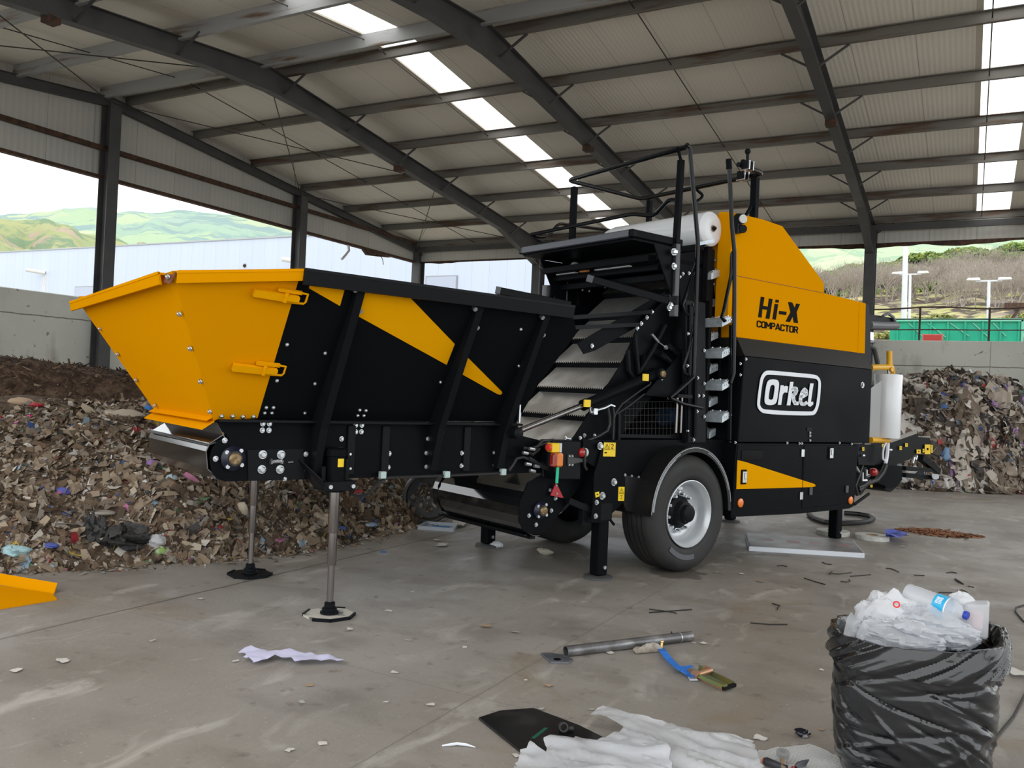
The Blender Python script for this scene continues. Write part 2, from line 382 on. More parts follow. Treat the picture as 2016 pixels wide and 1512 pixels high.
# sag rods half way along each bay, bracing in the first bay
for x in (-15.0, -9.98, -5.0, .1, 5.0):
    struct('sag_rod', MB().cyl((x, RY+.2, roofz(RY)-.13), (x, 24.6, roofz(24.6)-.13), .011, n=6).cyl((x, .2, roofz(.2)-.13), (x, RY-.2, roofz(RY)-.13), .011, n=6), M_ROD)
for (ya, yb) in ((RY, 18.6), (18.6, 24.5), (RY, 6.2)):
    for fl in (0, 1):
        p, q = (GX+.1, ya if not fl else yb), (FR[1], yb if not fl else ya)
        struct('bracing_rod', MB().cyl((p[0], p[1], roofz(p[1])-.33), (q[0], q[1], roofz(q[1])-.33), .012, n=6), M_ROD)
for pa, pb in (((566, 204), (583, 372)), ((876, 383), (812, 498))):
    a = atX(pb[0], pb[1], GX+.2); c = atX(pa[0], pa[1], -14.6); struct('bracing_rod', MB().cyl(a, c, .006, n=5), M_ROD)
# ---- gable cladding and eave cladding
mb = MB(); ys = [-.2, RY, EY+.1]
mb.prism([(GX-.04, -.2, 6.0), (GX-.04, EY+.1, 6.0), (GX-.04, EY+.1, roofz(EY)), (GX-.04, RY, 8.0), (GX-.04, -.2, roofz(-.2))], (-.06, 0, 0))
struct('wall_left', mb, M_CLAD, smooth=False)
struct('trim_1', MB().bx(GX-.13, GX+.02, -.2, EY+.1, 5.95, 6.02), M_RUST, smooth=False)
struct('wall_back', MB().bx(GX, XR, EY, EY+.06, 6.0, 6.62), M_CLADX, smooth=False)
# torn, sagging lower flashing of the eave
rr = random.Random(3); mb = MB(); x = GX; top = []; bot = []
while x < XR:
    sag = .02+.13*max(0, fbm(x*.8, 1.7, 5, 3)*2.6+.12); top.append((x, EY-.03, 6.02)); bot.append((x, EY-.03-.5*sag, 5.98-sag)); x += .11
for i in range(len(top)-1): mb.prism([top[i], top[i+1], bot[i+1], bot[i]], (0, .012, 0))
struct('trim_2', mb, M_RUST, smooth=False)
mb = MB()
p0 = atX(690, 483, GX-.06); q = atX(672, 509, GX-.06); mb.tube([atX(686, 482, GX-.06), atX(687, 493, GX-.05), atX(680, 502, GX-.04), atX(673, 510, GX-.02)], .045, 5)
struct('trim_3', mb, mat('torn_pale_flashing', (.6, .62, .64), .5))
mb = MB(); k = [atX(x, y, GX+.04) for x, y in ((716, 491), (750, 500), (770, 507), (748, 505), (724, 502))]; mb.prism(k, (-.1, 0, 0)); mb.tube([atX(x, y, GX+.02) for x, y in ((748, 502), (753, 510), (755, 521))], .012, 5)
struct('trim_4', mb, M_RUST, smooth=False)

# ---- concrete retaining walls
m = bpy.data.materials.new('stained_concrete_wall'); n, b, o = nodes_of(m); b.inputs['Roughness'].default_value = .85; b.inputs['Specular IOR Level'].default_value = .2
tc = n.nodes.new('ShaderNodeTexCoord')
base = mixc(rng(noise(.5, 6), .35, .65), (.72, .725, .66), (.60, .605, .545))
base = mixc(rng(noise(1.3, 8, (1, 1, .35)), .56, .74, 0, .8), base, (.22, .17, .12))
base = mixc(rng(noise(7, 4), .66, .72, 0, .7), base, (.11, .085, .06))
sep = N('ShaderNodeSeparateXYZ'); n.links.new(tc.outputs['Object'], sep.inputs[0])
l = rng(math_('ABSOLUTE', math_('ADD', math_('SUBTRACT', sep.outputs[2], 2.72), math_('MULTIPLY', math_('SUBTRACT', noise(4, 3), .5), .04))), .016, .008, 0, .8)
for ax, pos in ((0, .42), (1, 9.2), (0, -5.6)):
    l = math_('MAXIMUM', l, rng(math_('ABSOLUTE', math_('SUBTRACT', sep.outputs[ax], pos)), .01, .005, 0, .6))
base = mixc(l, base, (.12, .09, .065))
n.links.new(base, b.inputs['Base Color'])
bp = N('ShaderNodeBump'); bp.inputs['Strength'].default_value = .3; bp.inputs['Distance'].default_value = .02; n.links.new(noise(3, 8), bp.inputs['Height']); n.links.new(bp.outputs[0], b.inputs['Normal'])
M_CONC = m
struct('wall_left', MB().bx(GX-.3, GX-.02, -6, EY+.3, 0, 3.23), M_CONC, smooth=False, bevel=.015)
struct('wall_back', MB().bx(GX-.02, 14, EY, EY+.3, 0, 3.39), M_CONC, smooth=False, bevel=.015)

# ================================================================ outside
M_YARD = mat('yard_gravel', (.34, .31, .26), .95, 0, (.26, .24, .19), 1.2)
struct('yard_ground', MB().bx(-110, 60, EY+.3, 70, 2.3, 2.6).bx(-110, GX-.3, -60, EY+.3, 2.3, 2.6), M_YARD, smooth=False)
struct('forecourt_ground', MB().bx(-17.7, 60, -60, -.6, -.35, -.005).bx(14, 60, -.6, 25.2, -.35, -.005), mat('forecourt_bounce_concrete', (.62, .60, .56), .9, 0, (.54, .52, .48), .7), smooth=False)  # unseen ground kept pale to bounce light up to the roof

# railing on the back wall
M_RAIL = mat('rusty_rail_paint', (.045, .035, .03), .7, 0, (.10, .05, .035), 6)
r = empty('guard_railing', (-1.25, EY+.15, 3.39))
def rel(pts, root): return [Vector(p)-root.location for p in pts]
YR = EY+.15
for px_ in (-4.2, -2.6, -1.25, .37, 2.0, 3.6): MB().bar(Vector((px_, YR, 3.37))-r.location, Vector((px_, YR, 4.27))-r.location, .05, .05).build('post', M_RAIL, r, smooth=False)
for z in (3.685, 3.965, 4.26):
    wv = .03 if z > 4.2 else .004
    MB().tube(rel([(x*.4-4.4, YR-.03, z+wv*math.sin(x*.9)) for x in range(22)], r), .022 if z > 4.2 else .016, 6).build('rail', M_RAIL, r)
tag(r, 'rusty dark tube guard railing on top of the back concrete wall', 'railing')

# green container beyond the railing
M_GREEN = mat('green_container_paint', (.005, .40, .23), .45, 0, (.004, .34, .21), 1.5)
M_GREENL = mat('pale_green_edge', (.16, .50, .36), .5)
c = empty('green_container', (-.6, 33, 2.6))
MB().bx(-2.0, 2.05, 0, 2.2, 0, 2.12).build('container_body', M_GREEN, c, smooth=False)
for i in range(8):
    x = -1.75+i*.53; MB().bx(x-.03, x+.03, -.06, 0, .05, 2.05).build('rib', M_GREEN, c, smooth=False)
MB().bx(-2.03, 2.08, -.08, 0, 2.05, 2.16).build('top_rail', M_GREENL, c, smooth=False)
MB().bx(2.02, 2.1, -.08, 0, 0, 2.1).build('corner_post', M_GREENL, c, smooth=False)
for i, (xa, za, xb, zb) in enumerate(((-1.4, 2.0, -.95, 1.55), (-.8, 2.0, -.2, 1.5), (-.1, 2.0, .5, 1.55), (.6, 2.0, 1.1, 1.5), (1.2, 2.0, 1.6, 1.55))):
    MB().bar((xa, -.03, za), (xb, -.03, zb), .03, .03).build('lashing_bar', M_GREENL, c, smooth=False)
tag(c, 'long green steel container in the yard behind the guard railing', 'container')
# red barrier
q = gnd(1836, 671, 3.39); q = atY(1836, 664, 27.5)
b_ = empty('road_barrier', (q.x, 27.5, 2.6))
MB().prism([(-.36, -.14, 0), (.36, -.14, 0), (.36, .14, 0), (-.36, .14, 0)], (0, 0, .12)).prism2([(-.34, -.1, .12), (.34, -.1, .12), (.34, .1, .12), (-.34, .1, .12)], [(-.33, -.06, 1.02), (.33, -.06, 1.02), (.33, .06, 1.02), (-.33, .06, 1.02)]).build('barrier_body', mat('faded_red_plastic', (.62, .07, .06), .5), b_, smooth=False, bevel=.02)
for sx_ in (-1, 1): MB().bx(sx_*.35-.025, sx_*.35+.025, -.05, .05, .12, 1.04).build('end_lug', mat('pink_plastic', (.72, .25, .22), .5), b_, smooth=False)
b_.scale = (.72, 1, 1.14); tag(b_, 'small red plastic road barrier in front of the green container', 'barrier')
# pale block at the container's left end
q = atY(1733, 650, 31)
tag(MB().bx(q.x-1.6, q.x+.28, 31, 32.5, 2.6, 3.75).build('concrete_block', mat('pale_concrete', (.62, .58, .48), .9, 0, (.5, .46, .36), 3), smooth=False, bevel=.03), 'pale concrete block at the left end of the green container', 'block')
# mast and yard lamps
M_GALV = mat('galvanised_mast', (.62, .64, .66), .35, .3)
def pole(name, x, y, Y, top, lamps, label, cat, r0=.06):
    b0 = atY(x, 664, Y); t = atY(x+ (4 if name == 'mast' else 1), top, Y); e = empty(name, (b0.x, Y, 2.6))
    MB().cyl((0, 0, 0), (t.x-b0.x, 0, t.z-2.6), r0, r0*.75, 10).build('pole', M_GALV, e)
    MB().cyl((0, 0, 0), (0, 0, .08), r0*2.2, n=10).build('base_plate', M_GALV, e)
    if lamps:
        h = Vector((t.x-b0.x, 0, t.z-2.6))
        MB().bar(h+Vector((-.55, 0, 0)), h+Vector((.55, 0, 0)), .07, .07).build('cross_arm', M_GALV, e)
        for s in (-1, 1):
            f = MB().prism2([h+Vector((s*.35, -.16, .02)), h+Vector((s*.95, -.13, .05)), h+Vector((s*.95, .13, .05)), h+Vector((s*.35, .16, .02))], [h+Vector((s*.4, -.1, .16)), h+Vector((s*.88, -.09, .15)), h+Vector((s*.88, .09, .15)), h+Vector((s*.4, .1, .16))]).build('lamp_head', mat('pale_lamp_housing', (.75, .76, .74), .4), e, smooth=False)
    return tag(e, label, cat)
pole('mast', 1780, 669, 40, 440, False, 'tall plain white mast rising behind the railing', 'mast', .13)
pole('yard_lamp', 1791, 664, 52, 540, True, 'thin twin headed yard lamp just right of the white mast', 'lamp', .09)
pole('yard_lamp', 1946, 664, 46, 553, True, 'twin headed yard lamp behind the right end of the green container', 'lamp', .09)
# rusty steel shelter at the far right
q = atY(2016, 606, 44)
s_ = empty('steel_shelter', (q.x, 44, 2.6))
ST_ = atY(2016, 596, 44).z-2.6
MB().prism([(-.75, 0, ST_-.3), (2.5, 0, ST_-.3), (2.5, 2, ST_-.1), (-.75, 2, ST_-.1)], (0, 0, .3)).build('shelter_roof', M_RUST, s_, smooth=False)
for x in (-.3, 2.2): MB().bx(x-.09, x+.09, .2, .4, 0, ST_-.25).build('post', mat('grey_post', (.3, .32, .33), .6), s_, smooth=False)
MB().bar((-.7, .1, ST_-1.1), (-.2, .1, ST_-.3), .12, .12).build('brace', M_RUST, s_, smooth=False)
tag(s_, 'rusty flat roofed steel shelter at the right edge beyond the yard', 'shelter')

# white hall behind the shed
BY = 36.0
M_HALL = mat('white_wall_cladding', (.66, .70, .76), .45, 0, (.60, .65, .72), .6, stretch=(1, 1, .2))
M_HALL = ribbed('white_hall_cladding', (.56, .63, .74), (.53, .60, .72), .5, axis=0, dep=.05, seam=1.0, rough=.5, dark=.04)
hall = empty('white_hall', (-40, BY, 2.6))
zt = [9.95, 9.72]; xl, xrr = -75-(-40), -14.9+40
def zz(x): return 9.95+(x+21.8)*(-.0069)-2.6
MB().prism([(xl, 0, 0), (xrr, 0, 0), (xrr, 0, zz(xrr)), (xl, 0, zz(xl))], (0, 8, 0)).build('hall_wall', M_HALL, hall, smooth=False)
MB().prism([(xl, -.06, zz(xl)-.02), (xrr, -.06, zz(xrr)-.02), (xrr, -.06, zz(xrr)+.05), (xl, -.06, zz(xl)+.05)], (0, 8.1, 0)).build('roof_edge', mat('grey_flashing', (.42, .44, .45), .5), hall, smooth=False)
M_WGL = mat('hall_window_pane', (.42, .47, .58), .15)
M_WFR = mat('hall_window_frame', (.30, .31, .33), .4)
for (xa, ya), (xb, yb) in (((150, 566), (196, 590)), ((841, 546), (898, 572))):
    a = atY(xa, ya, BY); c_ = atY(xb, yb+6, BY); a = a-hall.location; c_ = c_-hall.location
    w_ = MB().bx(a.x-.06, c_.x+.06, -.05, 0, c_.z-.5, a.z+.06).build('hall_window', M_WFR, hall, smooth=False)
    MB().bx(a.x, c_.x, -.07, -.04, c_.z-.45, a.z).build('pane', M_WGL, w_, smooth=False)
for x, y in ((85, 536), (590, 516)):
    a = atY(x, y, BY)-hall.location
    MB().cyl(a+Vector((.25, 0, -.05)), a+Vector((-.5, -.9, .05)), .13, n=10).build('outlet_pipe', mat('white_pipe', (.75, .74, .70), .5), hall)
    MB().bx(a.x+.05, a.x+.35, -.012, 0, a.z-1.6, a.z-.15).build('rust_stain', mat('rust_streak', (.60, .58, .50), .7, 0, (.70, .72, .76), 4, stretch=(3, 1, .5)), hall, smooth=False)
for x, y in ((482, 523),):
    a = atY(x, y, BY)-hall.location; MB().ball(a, .12, 8).build('vent_cap', M_RUST, hall)
tag(hall, 'long low white clad industrial hall beyond the shed', 'building')
# ---- hills
def hill(name, prof, D0, D1, base, m, label, cat, seed, nu=90, nv=26, rough=6.0, kind=None, power=1.0):
    # prof: skyline as (pixel column, pixel row), the crest D1 away, the foot D0 away; a real ridge between them
    xs = [p[0] for p in prof]; ys = [p[1] for p in prof]
    mb = MB()
    def fn(a, b):
        x = xs[0]+(xs[-1]-xs[0])*a; y = float(np.interp(x, xs, ys))
        d = ray(x, y); hd = Vector((d.x, d.y, 0)); k = d.z/hd.length; hd.normalize()
        D = D0+(D1-D0)*min(b, .8)/.8; ztop = CAMH+k*D1
        if b <= .8: z = base+(ztop-base)*((b/.8)**power)
        else: D = D1+(D1-D0)*.6*(b-.8)/.2; z = ztop-(ztop-base)*.3*((b-.8)/.2)
        w = min(1, b/.15)*(1-abs(b-.8)*.5)
        z += w*rough*2*fbm(a*14, b*7, seed, 5)*(0.35 if b > .72 else 1)
        return Vector((hd.x*D, hd.y*D, z))
    mb.grid(nu, nv, fn)
    o = mb.build(name, m, smooth=True); return tag(o, label, cat, kind=kind)
def field_mat(name, cols, s, dark, darkf=.52, thr=.45):
    m = bpy.data.materials.new(name); n, b, o = nodes_of(m); b.inputs['Roughness'].default_value = 1; b.inputs['Specular IOR Level'].default_value = 0
    tc = n.nodes.new('ShaderNodeTexCoord'); v = n.nodes.new('ShaderNodeTexVoronoi'); v.inputs['Scale'].default_value = s; n.links.new(tc.outputs['Object'], v.inputs[0])
    sp = n.nodes.new('ShaderNodeSeparateColor'); n.links.new(v.outputs['Color'], sp.inputs[0])
    r = n.nodes.new('ShaderNodeValToRGB'); cr = r.color_ramp; cr.interpolation = 'CONSTANT'
    while len(cr.elements) < len(cols): cr.elements.new(.5)
    for i, e in enumerate(cr.elements): e.position = i/len(cols); e.color = c4(cols[i])
    n.links.new(sp.outputs[0], r.inputs[0])
    t = n.nodes.new('ShaderNodeTexNoise'); t.inputs['Scale'].default_value = s*1.2; t.inputs['Detail'].default_value = 10; t.inputs['Roughness'].default_value = .65; n.links.new(tc.outputs['Object'], t.inputs[0])
    g = n.nodes.new('ShaderNodeMapRange'); g.inputs[1].default_value = thr; g.inputs[2].default_value = thr+.06; n.links.new(t.outputs[0], g.inputs[0])
    mx = n.nodes.new('ShaderNodeMix'); mx.data_type = 'RGBA'; n.links.new(g.outputs[0], mx.inputs[0]); n.links.new(r.outputs[0], mx.inputs[6]); mx.inputs[7].default_value = c4(dark)
    n.links.new(mx.outputs[2], b.inputs['Base Color']); return m
M_FAR = field_mat('hazy_far_fields', [(.34, .44, .30), (.42, .49, .32), (.30, .41, .32), (.38, .45, .31), (.31, .40, .34)], .010, (.235, .325, .31), thr=.50)  # distance haze put into pale, bluish, low contrast field colours
M_MID = field_mat('near_scrub_hill', [(.30, .33, .17), (.33, .34, .19), (.37, .31, .235), (.28, .32, .17), (.33, .35, .18)], .10, (.19, .26, .165), thr=.50)
M_RHILL = field_mat('pale_far_hillside', [(.40, .50, .33), (.46, .54, .36), (.36, .47, .33)], .03, (.30, .41, .29), thr=.52)
hill('far_hills', [(-300, 418), (0, 421), (60, 417), (140, 419), (200, 415), (300, 414), (380, 413), (460, 417), (560, 428), (640, 433), (760, 440), (1000, 445)], 350, 1400, 10, M_FAR, 'hazy green patchwork hills far beyond the white hall', 'hill', 11, 120, 40, 22, 'structure', 1.0)
hill('scrub_hill', [(-300, 432), (-60, 428), (0, 430), (60, 437), (120, 448), (180, 462), (240, 476), (300, 492), (420, 512), (520, 520)], 120, 230, 5, M_MID, 'yellow green scrub hill at the far left above the white hall', 'hill', 21, 90, 30, 5, 'structure', .8)
hill('pale_hillside', [(1200, 470), (1560, 470), (1700, 460), (1850, 440), (2016, 420), (2200, 410)], 160, 500, 10, M_RHILL, 'pale green wooded hillside high behind the dead trees', 'hill', 31, 80, 30, 10, 'structure')

# ---- bank with dead trees beyond the yard
m = bpy.data.materials.new('dry_bank'); n, b, o = nodes_of(m); b.inputs['Roughness'].default_value = 1; b.inputs['Specular IOR Level'].default_value = 0
tc = n.nodes.new('ShaderNodeTexCoord')
base = mixc(rng(noise(.16, 8, (1, 1, 2)), .42, .56), (.26, .22, .19), (.42, .41, .19))
base = mixc(rng(noise(.4, 8, (1, 1, 2), .5), .47, .53), base, (.12, .10, .09))
base = mixc(rng(noise(.5, 8), .57, .64), base, (.52, .44, .24))
base = mixc(rng(noise(1.0, 6), .60, .66), base, (.26, .30, .08))
n.links.new(base, b.inputs['Base Color'])
BASEZ = 2.6
bank_prof = [(1180, 594), (1500, 590), (1620, 585), (1700, 580), (1800, 575), (1900, 568), (2016, 562), (2200, 554)]
hill('earth_bank', bank_prof, 58, 112, BASEZ, m, 'dry brown and yellow earth bank behind the yard', 'bank', 41, 120, 34, .9, 'structure', .85)
ridge_prof = [(1180, 584), (1500, 562), (1600, 556), (1700, 548), (1800, 534), (1900, 520), (2016, 508), (2200, 494)]
hill('green_ridge', ridge_prof, 108, 150, 8, field_mat('ridge_scrub', [(.16, .22, .07), (.20, .26, .08)], .3, (.12, .17, .06)), 'green scrub ridge rising behind the dead trees', 'ridge', 51, 90, 20, 1.2, 'structure')
def bankpt(px_, t):   # a point on the bank, t from foot 0 to crest 1
    xs = [p[0] for p in bank_prof]; ys = [p[1] for p in bank_prof]
    d = ray(px_, float(np.interp(px_, xs, ys))); hd = Vector((d.x, d.y, 0)); k = d.z/hd.length; hd.normalize()
    D = 58+(112-58)*t; zt = CAMH+k*112; return Vector((hd.x*D, hd.y*D, BASEZ+(zt-BASEZ)*(t**.85)))
M_BARK = mat('pale_dead_bark', (.42, .37, .32), .9, 0, (.30, .26, .22), 3)
def dead_tree(seed, H):
    r = random.Random(seed); mb = MB()
    def grow(p, d, L, rad, lv):
        pts = [p]; q = p
        for k in range(3):
            d = (d+Vector((r.uniform(-.25, .25), r.uniform(-.25, .25), r.uniform(-.02, .18)))).normalized(); q = q+d*L/3; pts.append(q)
        mb.tube(pts, [rad, rad*.9, rad*.75, rad*.6], 4 if lv else 5)
        if lv < 4:
            for k in range(2 if lv else 3):
                a = r.uniform(0, 2*PI); e = (d*(.9)+Vector((math.cos(a), math.sin(a), .25))*r.uniform(.45, .85)).normalized()
                grow(pts[r.choice((2, 3))], e, L*r.uniform(.55, .78), rad*.55, lv+1)
            if lv >= 1: grow(pts[3], d, L*.7, rad*.6, lv+1)
    for k in range(r.choice((2, 3))):
        a = r.uniform(0, 2*PI); grow(Vector((.1*math.cos(a), .1*math.sin(a), -.3)), Vector((math.cos(a)*.35, math.sin(a)*.35, 1)).normalized(), H*.38, .11, 0)
    for k in range(900):
        a = r.uniform(0, 6.28); q = H*.36*math.sqrt(r.random()); p = Vector((math.cos(a)*q, math.sin(a)*q, H*(.45+.5*r.random()*(1-(q/H)**2*3)))); d = Vector((math.cos(a)*r.uniform(-.2, 1), math.sin(a)*r.uniform(-.2, 1), r.uniform(.2, 1.2))).normalized()*r.uniform(.25, .6); s = d.orthogonal().normalized()*.012
        mb.add([p-s, p+s, p+d], [(0, 1, 2)])
    return mb
protos = [dead_tree(50+i, 5.6+.4*i).build('dead_tree', M_BARK, smooth=False, fix=False) for i in range(5)]
rr = random.Random(5); first = set()
def put_tree(protos, i, p, sc, label, cat, group):
    k = rr.randrange(len(protos)) if i >= len(protos) else i
    o = protos[k] if k not in first else protos[k].copy()
    if k in first: COL.objects.link(o)
    first.add(k); o.location = p; s = sc*rr.uniform(.8, 1.2); o.scale = (s, s, s); o.rotation_euler = (rr.uniform(-.08, .08), rr.uniform(-.08, .08), rr.uniform(0, 6.28)); tag(o, label, cat, group); return o
i = 0
for t0, x0, x1, cnt, sc in ((.62, 1860, 2060, 14, .55), (.78, 1640, 2080, 28, .6), (.92, 1500, 2080, 34, .62), (1.0, 1500, 2080, 34, .66)):
    for k in range(cnt):
        x = x0+(x1-x0)*(k+rr.uniform(.1, .9))/cnt
        p = bankpt(x, min(1, t0+rr.uniform(-.05, .05)+ (1700-x)*.00022*(x < 1700)))
        put_tree(protos, i, p, sc, 'bare grey dead tree with twisted trunks on the bank', 'dead tree', 'dead trees on the bank'); i += 1
def ridgept(px_, t):
    xs = [p[0] for p in ridge_prof]; ys = [p[1] for p in ridge_prof]
    d = ray(px_, float(np.interp(px_, xs, ys))); hd = Vector((d.x, d.y, 0)); k = d.z/hd.length; hd.normalize()
    D = 108+42*t; return Vector((hd.x*D, hd.y*D, 8+(CAMH+k*150-8)*t-1.6))
# green crowns along the top of the bank
M_LEAF = ramp_mat('pine_leaves', [(0, (.11, .17, .05)), (.35, (.16, .24, .06)), (.65, (.22, .30, .08)), (.85, (.32, .36, .09)), (.95, (.40, .36, .06))], .9)
def leafball(seed, nq, R, flat=.6, q=.22):
    r = random.Random(seed); mb = MB()
    for k in range(nq):
        d = Vector((r.gauss(0, 1), r.gauss(0, 1), r.gauss(0, 1))).normalized(); d.z = abs(d.z)*.9-.25
        p = Vector((d.x*R, d.y*R, d.z*R*flat))*r.uniform(.75, 1.02)*(1+.5*fbm(d.x*3+seed, d.y*3+d.z, seed))
        a = Vector((r.uniform(-1, 1), r.uniform(-1, 1), r.uniform(-.6, .6))).normalized(); c = d.cross(a).normalized(); s = q*r.uniform(.6, 1.3)
        mb.add([p-a*s-c*s*.5, p+a*s-c*s*.5, p+a*s+c*s*.5, p-a*s+c*s*.5], [(0, 1, 2, 3)])
    return mb
def crown_tree(seed):
    e = empty('green_tree', (0, 0, 0)); leafball(seed, 1500, 3.4, .62, .30).build('crown', M_LEAF, e, smooth=False, fix=False, ).location = (0, 0, 4.2)
    MB().tube([(0, 0, -.3), (.15, .05, 2), (0, .1, 4.2)], [.16, .12, .08], 6).build('trunk', M_BARK, e); return e
gp = [crown_tree(70+i) for i in range(4)]; used = set()
i = 0
for t0, x0, x1, cnt in ((.55, 1500, 2080, 20), (.75, 1500, 2080, 20), (.92, 1500, 2080, 20), (1.0, 1500, 2080, 18)):
    for k in range(cnt):
        x = x0+(x1-x0)*(k+rr.uniform(.15, .85))/cnt; p = ridgept(x, t0)
        j = i % 4; o = gp[j] if j not in used else copy_tree(gp[j]); used.add(j)
        o.location = p; s = rr.uniform(.55, .85); o.scale = (s*1.2, s*1.2, s*rr.uniform(.8, 1.05)); o.rotation_euler = (0, 0, rr.uniform(0, 6.28))
        tag(o, 'bushy green tree along the crest of the bank', 'tree', 'green trees along the crest of the bank'); i += 1
# low bushes on the bank
bp_ = [leafball(90+i, 420, .9, .6, .12) for i in range(3)]
M_BUSH = ramp_mat('bush_leaves', [(0, (.16, .20, .07)), (.4, (.26, .28, .09)), (.75, (.36, .34, .12)), (.9, (.45, .40, .12))], .9)
bo = [x.build('low_bush', M_BUSH, smooth=False, fix=False) for x in bp_]; ub = set()
for k in range(34):
    p = bankpt(rr.uniform(1600, 2060), rr.uniform(.02, .5)); j = k % 3; o = bo[j] if j not in ub else bo[j].copy()
    if j in ub: COL.objects.link(o)
    ub.add(j); o.location = p; s = rr.uniform(.5, 1.5); o.scale = (s*1.4, s*1.4, s); o.rotation_euler = (0, 0, rr.uniform(0, 6)); tag(o, 'low yellow green bush on the slope of the bank', 'bush', 'low bushes on the bank')

# ================================================================ waste heaps
WASTE = [(0, (.15, .10, .065)), (.13, (.22, .16, .11)), (.26, (.28, .215, .155)), (.38, (.095, .068, .048)), (.46, (.36, .29, .21)), (.58, (.18, .14, .105)), (.67, (.44, .38, .30)), (.75, (.30, .27, .235)), (.83, (.25, .185, .125)), (.89, (.54, .50, .44)), (.925, (.05, .046, .045)), (.945, (.64, .62, .60)), (.968, (.06, .11, .30)), (.974, (.36, .04, .05)), (.979, (.22, .30, .36)), (.986, (.46, .34, .08)), (.991, (.10, .22, .13)), (.994, (.42, .16, .27)), (.997, (.27, .48, .55))]
M_WASTE = ramp_mat('mixed_waste', WASTE, .75, spec=.25)
M_SOIL = ramp_mat('waste_soil', [(.3, (.055, .038, .027)), (.5, (.11, .078, .052)), (.66, (.17, .125, .085))], .95, bump=.8, island=False, scale=9, interp='LINEAR')
M_PEAT = ramp_mat('brown_compost', [(.3, (.035, .020, .013)), (.5, (.075, .046, .030)), (.68, (.14, .092, .06))], .95, bump=1.0, island=False, scale=7, interp='LINEAR')
M_FIBRE = ramp_mat('compost_fibres', [(0, (.05, .03, .02)), (.3, (.09, .055, .035)), (.6, (.15, .095, .06)), (.82, (.04, .025, .018)), (.93, (.25, .18, .12)), (.985, (.5, .45, .38))], .9)
def scraps(mb, hf, pts, r, smin, smax, stretch=2.2, lift=.5, tilt=.8):
    for (x, y) in pts:
        z = hf(x, y); e = .05
        nrm = Vector((-(hf(x+e, y)-z)/e, -(hf(x, y+e)-z)/e, 1)).normalized()
        s = smin*(smax/smin)**(r.random()**2.8); ln = s*r.uniform(1, stretch)
        nn = (nrm+Vector((r.gauss(0, tilt*.5), r.gauss(0, tilt*.5), r.gauss(0, tilt*.5)))).normalized()
        a = nn.orthogonal().normalized(); a = Matrix.Rotation(r.uniform(0, 6.28), 3, nn) @ a; c = nn.cross(a)
        p = Vector((x, y, z))+nrm*s*lift*r.uniform(-.2, .7)
        j = lambda: r.uniform(-.35, .35)*s
        b_ = nn*s*r.uniform(-.5, .5)
        mb.add([p-a*ln+c*(s+j())*.6, p-a*ln*(1+r.uniform(-.3, .3))-c*s*.6, p+c*j()+b_-c*s*.7, p+a*ln*(1+r.uniform(-.3, .2))-c*s*.5+b_*.3, p+a*ln+c*(s*.55+j()), p+c*s*.7+b_+a*j()], [(0, 1, 2, 5), (5, 2, 3, 4)])
def drapes(mb, hf, pts, r, smin, smax):   # crumpled sheets and bags lying in the heap
    for (x, y) in pts:
        s = smin*(smax/smin)**(r.random()**1.8); w_ = s*r.uniform(.35, 1); an = r.uniform(0, 6.28); ca, sa = math.cos(an), math.sin(an); sd = r.random()*50; tl = r.uniform(-.5, .5)
        def fn(a, b):
            u, v = (a-.5)*s*(1+.6*fbm(b*3, sd, 1)), (b-.5)*w_*(1+.8*fbm(a*3, sd, 2)); X, Y = x+u*ca-v*sa, y+u*sa+v*ca
            return Vector((X, Y, max(.004, hf(X, Y)+.010+s*.10+tl*v+s*.9*fbm(a*2.4+sd, b*2.4, 3, 3))))
        mb.grid(7, 6, fn)
LB = [(-7.2, 2.2), (-6.49, 3.9), (-6.05, 4.47), (-5.59, 5.33), (-5.34, 6.0), (-5.45, 7.8), (-5.85, 9.4), (-6.3, 11), (-7.2, 14), (-9, 17)]
def lbase(y): return float(np.interp(y, [p[1] for p in LB], [p[0] for p in LB]))
def lheap(x, y):
    d = lbase(y)+.10*math.sin(y*5)+.3*fbm(y*1.6, 3, 2)-x
    if d < 0: return -.02+d*.15
    h = 1.0*(1-math.exp(-d/1.05))*(1-.10*math.exp(-((y-4.2)/1.4)**2)) + .10*math.exp(-((y-6.9)/1.3)**2)*min(1, d)
    h *= 1+.02*(y-5) if y < 9 else 1.08
    far = max(0, d-5.5); h *= math.exp(-(far/3.0)**2)
    return max(-.02, h+(.34*fbm(x*.9, y*.9, 8, 3)+.16*fbm(x*3.2, y*3.2, 4, 3))*min(1, d/.7))
mb = MB(); nx, ny = 110, 120; X0, X1, Y0, Y1 = -15.5, -5.0, 1.5, 17.5
mb.grid(nx, ny, lambda a, c: Vector((X0+(X1-X0)*(1-(1-a)**1.0), Y0+(Y1-Y0)*c, lheap(X0+(X1-X0)*a, Y0+(Y1-Y0)*c))))
mb.cur = 1
r = random.Random(12); pts = []
while len(pts) < 72000:
    y = 2.4+ (r.random()**1.25)*9.0; d = (r.random()**1.5)*5.2-.12; x = lbase(y)-d; pts.append((x, y))
scraps(mb, lheap, pts, r, .0085, .052, 2.0, .7, 1.2)
drapes(mb, lheap, r.sample(pts, 900), r, .05, .20)
pts = []
while len(pts) < 900:   # crumbs strewn along the foot
    y = 2.4+r.random()*7.5; pts.append((lbase(y)+abs(r.gauss(0, .14)), y))
scraps(mb, lambda x, y: .006, pts, r, .008, .03, 1.8, .1, .3)
tag(mb.build('waste_heap', [M_SOIL, M_WASTE], smooth=False, fix=False), 'long heap of shredded mixed household waste at the left behind the hopper', 'waste heap', kind='stuff')
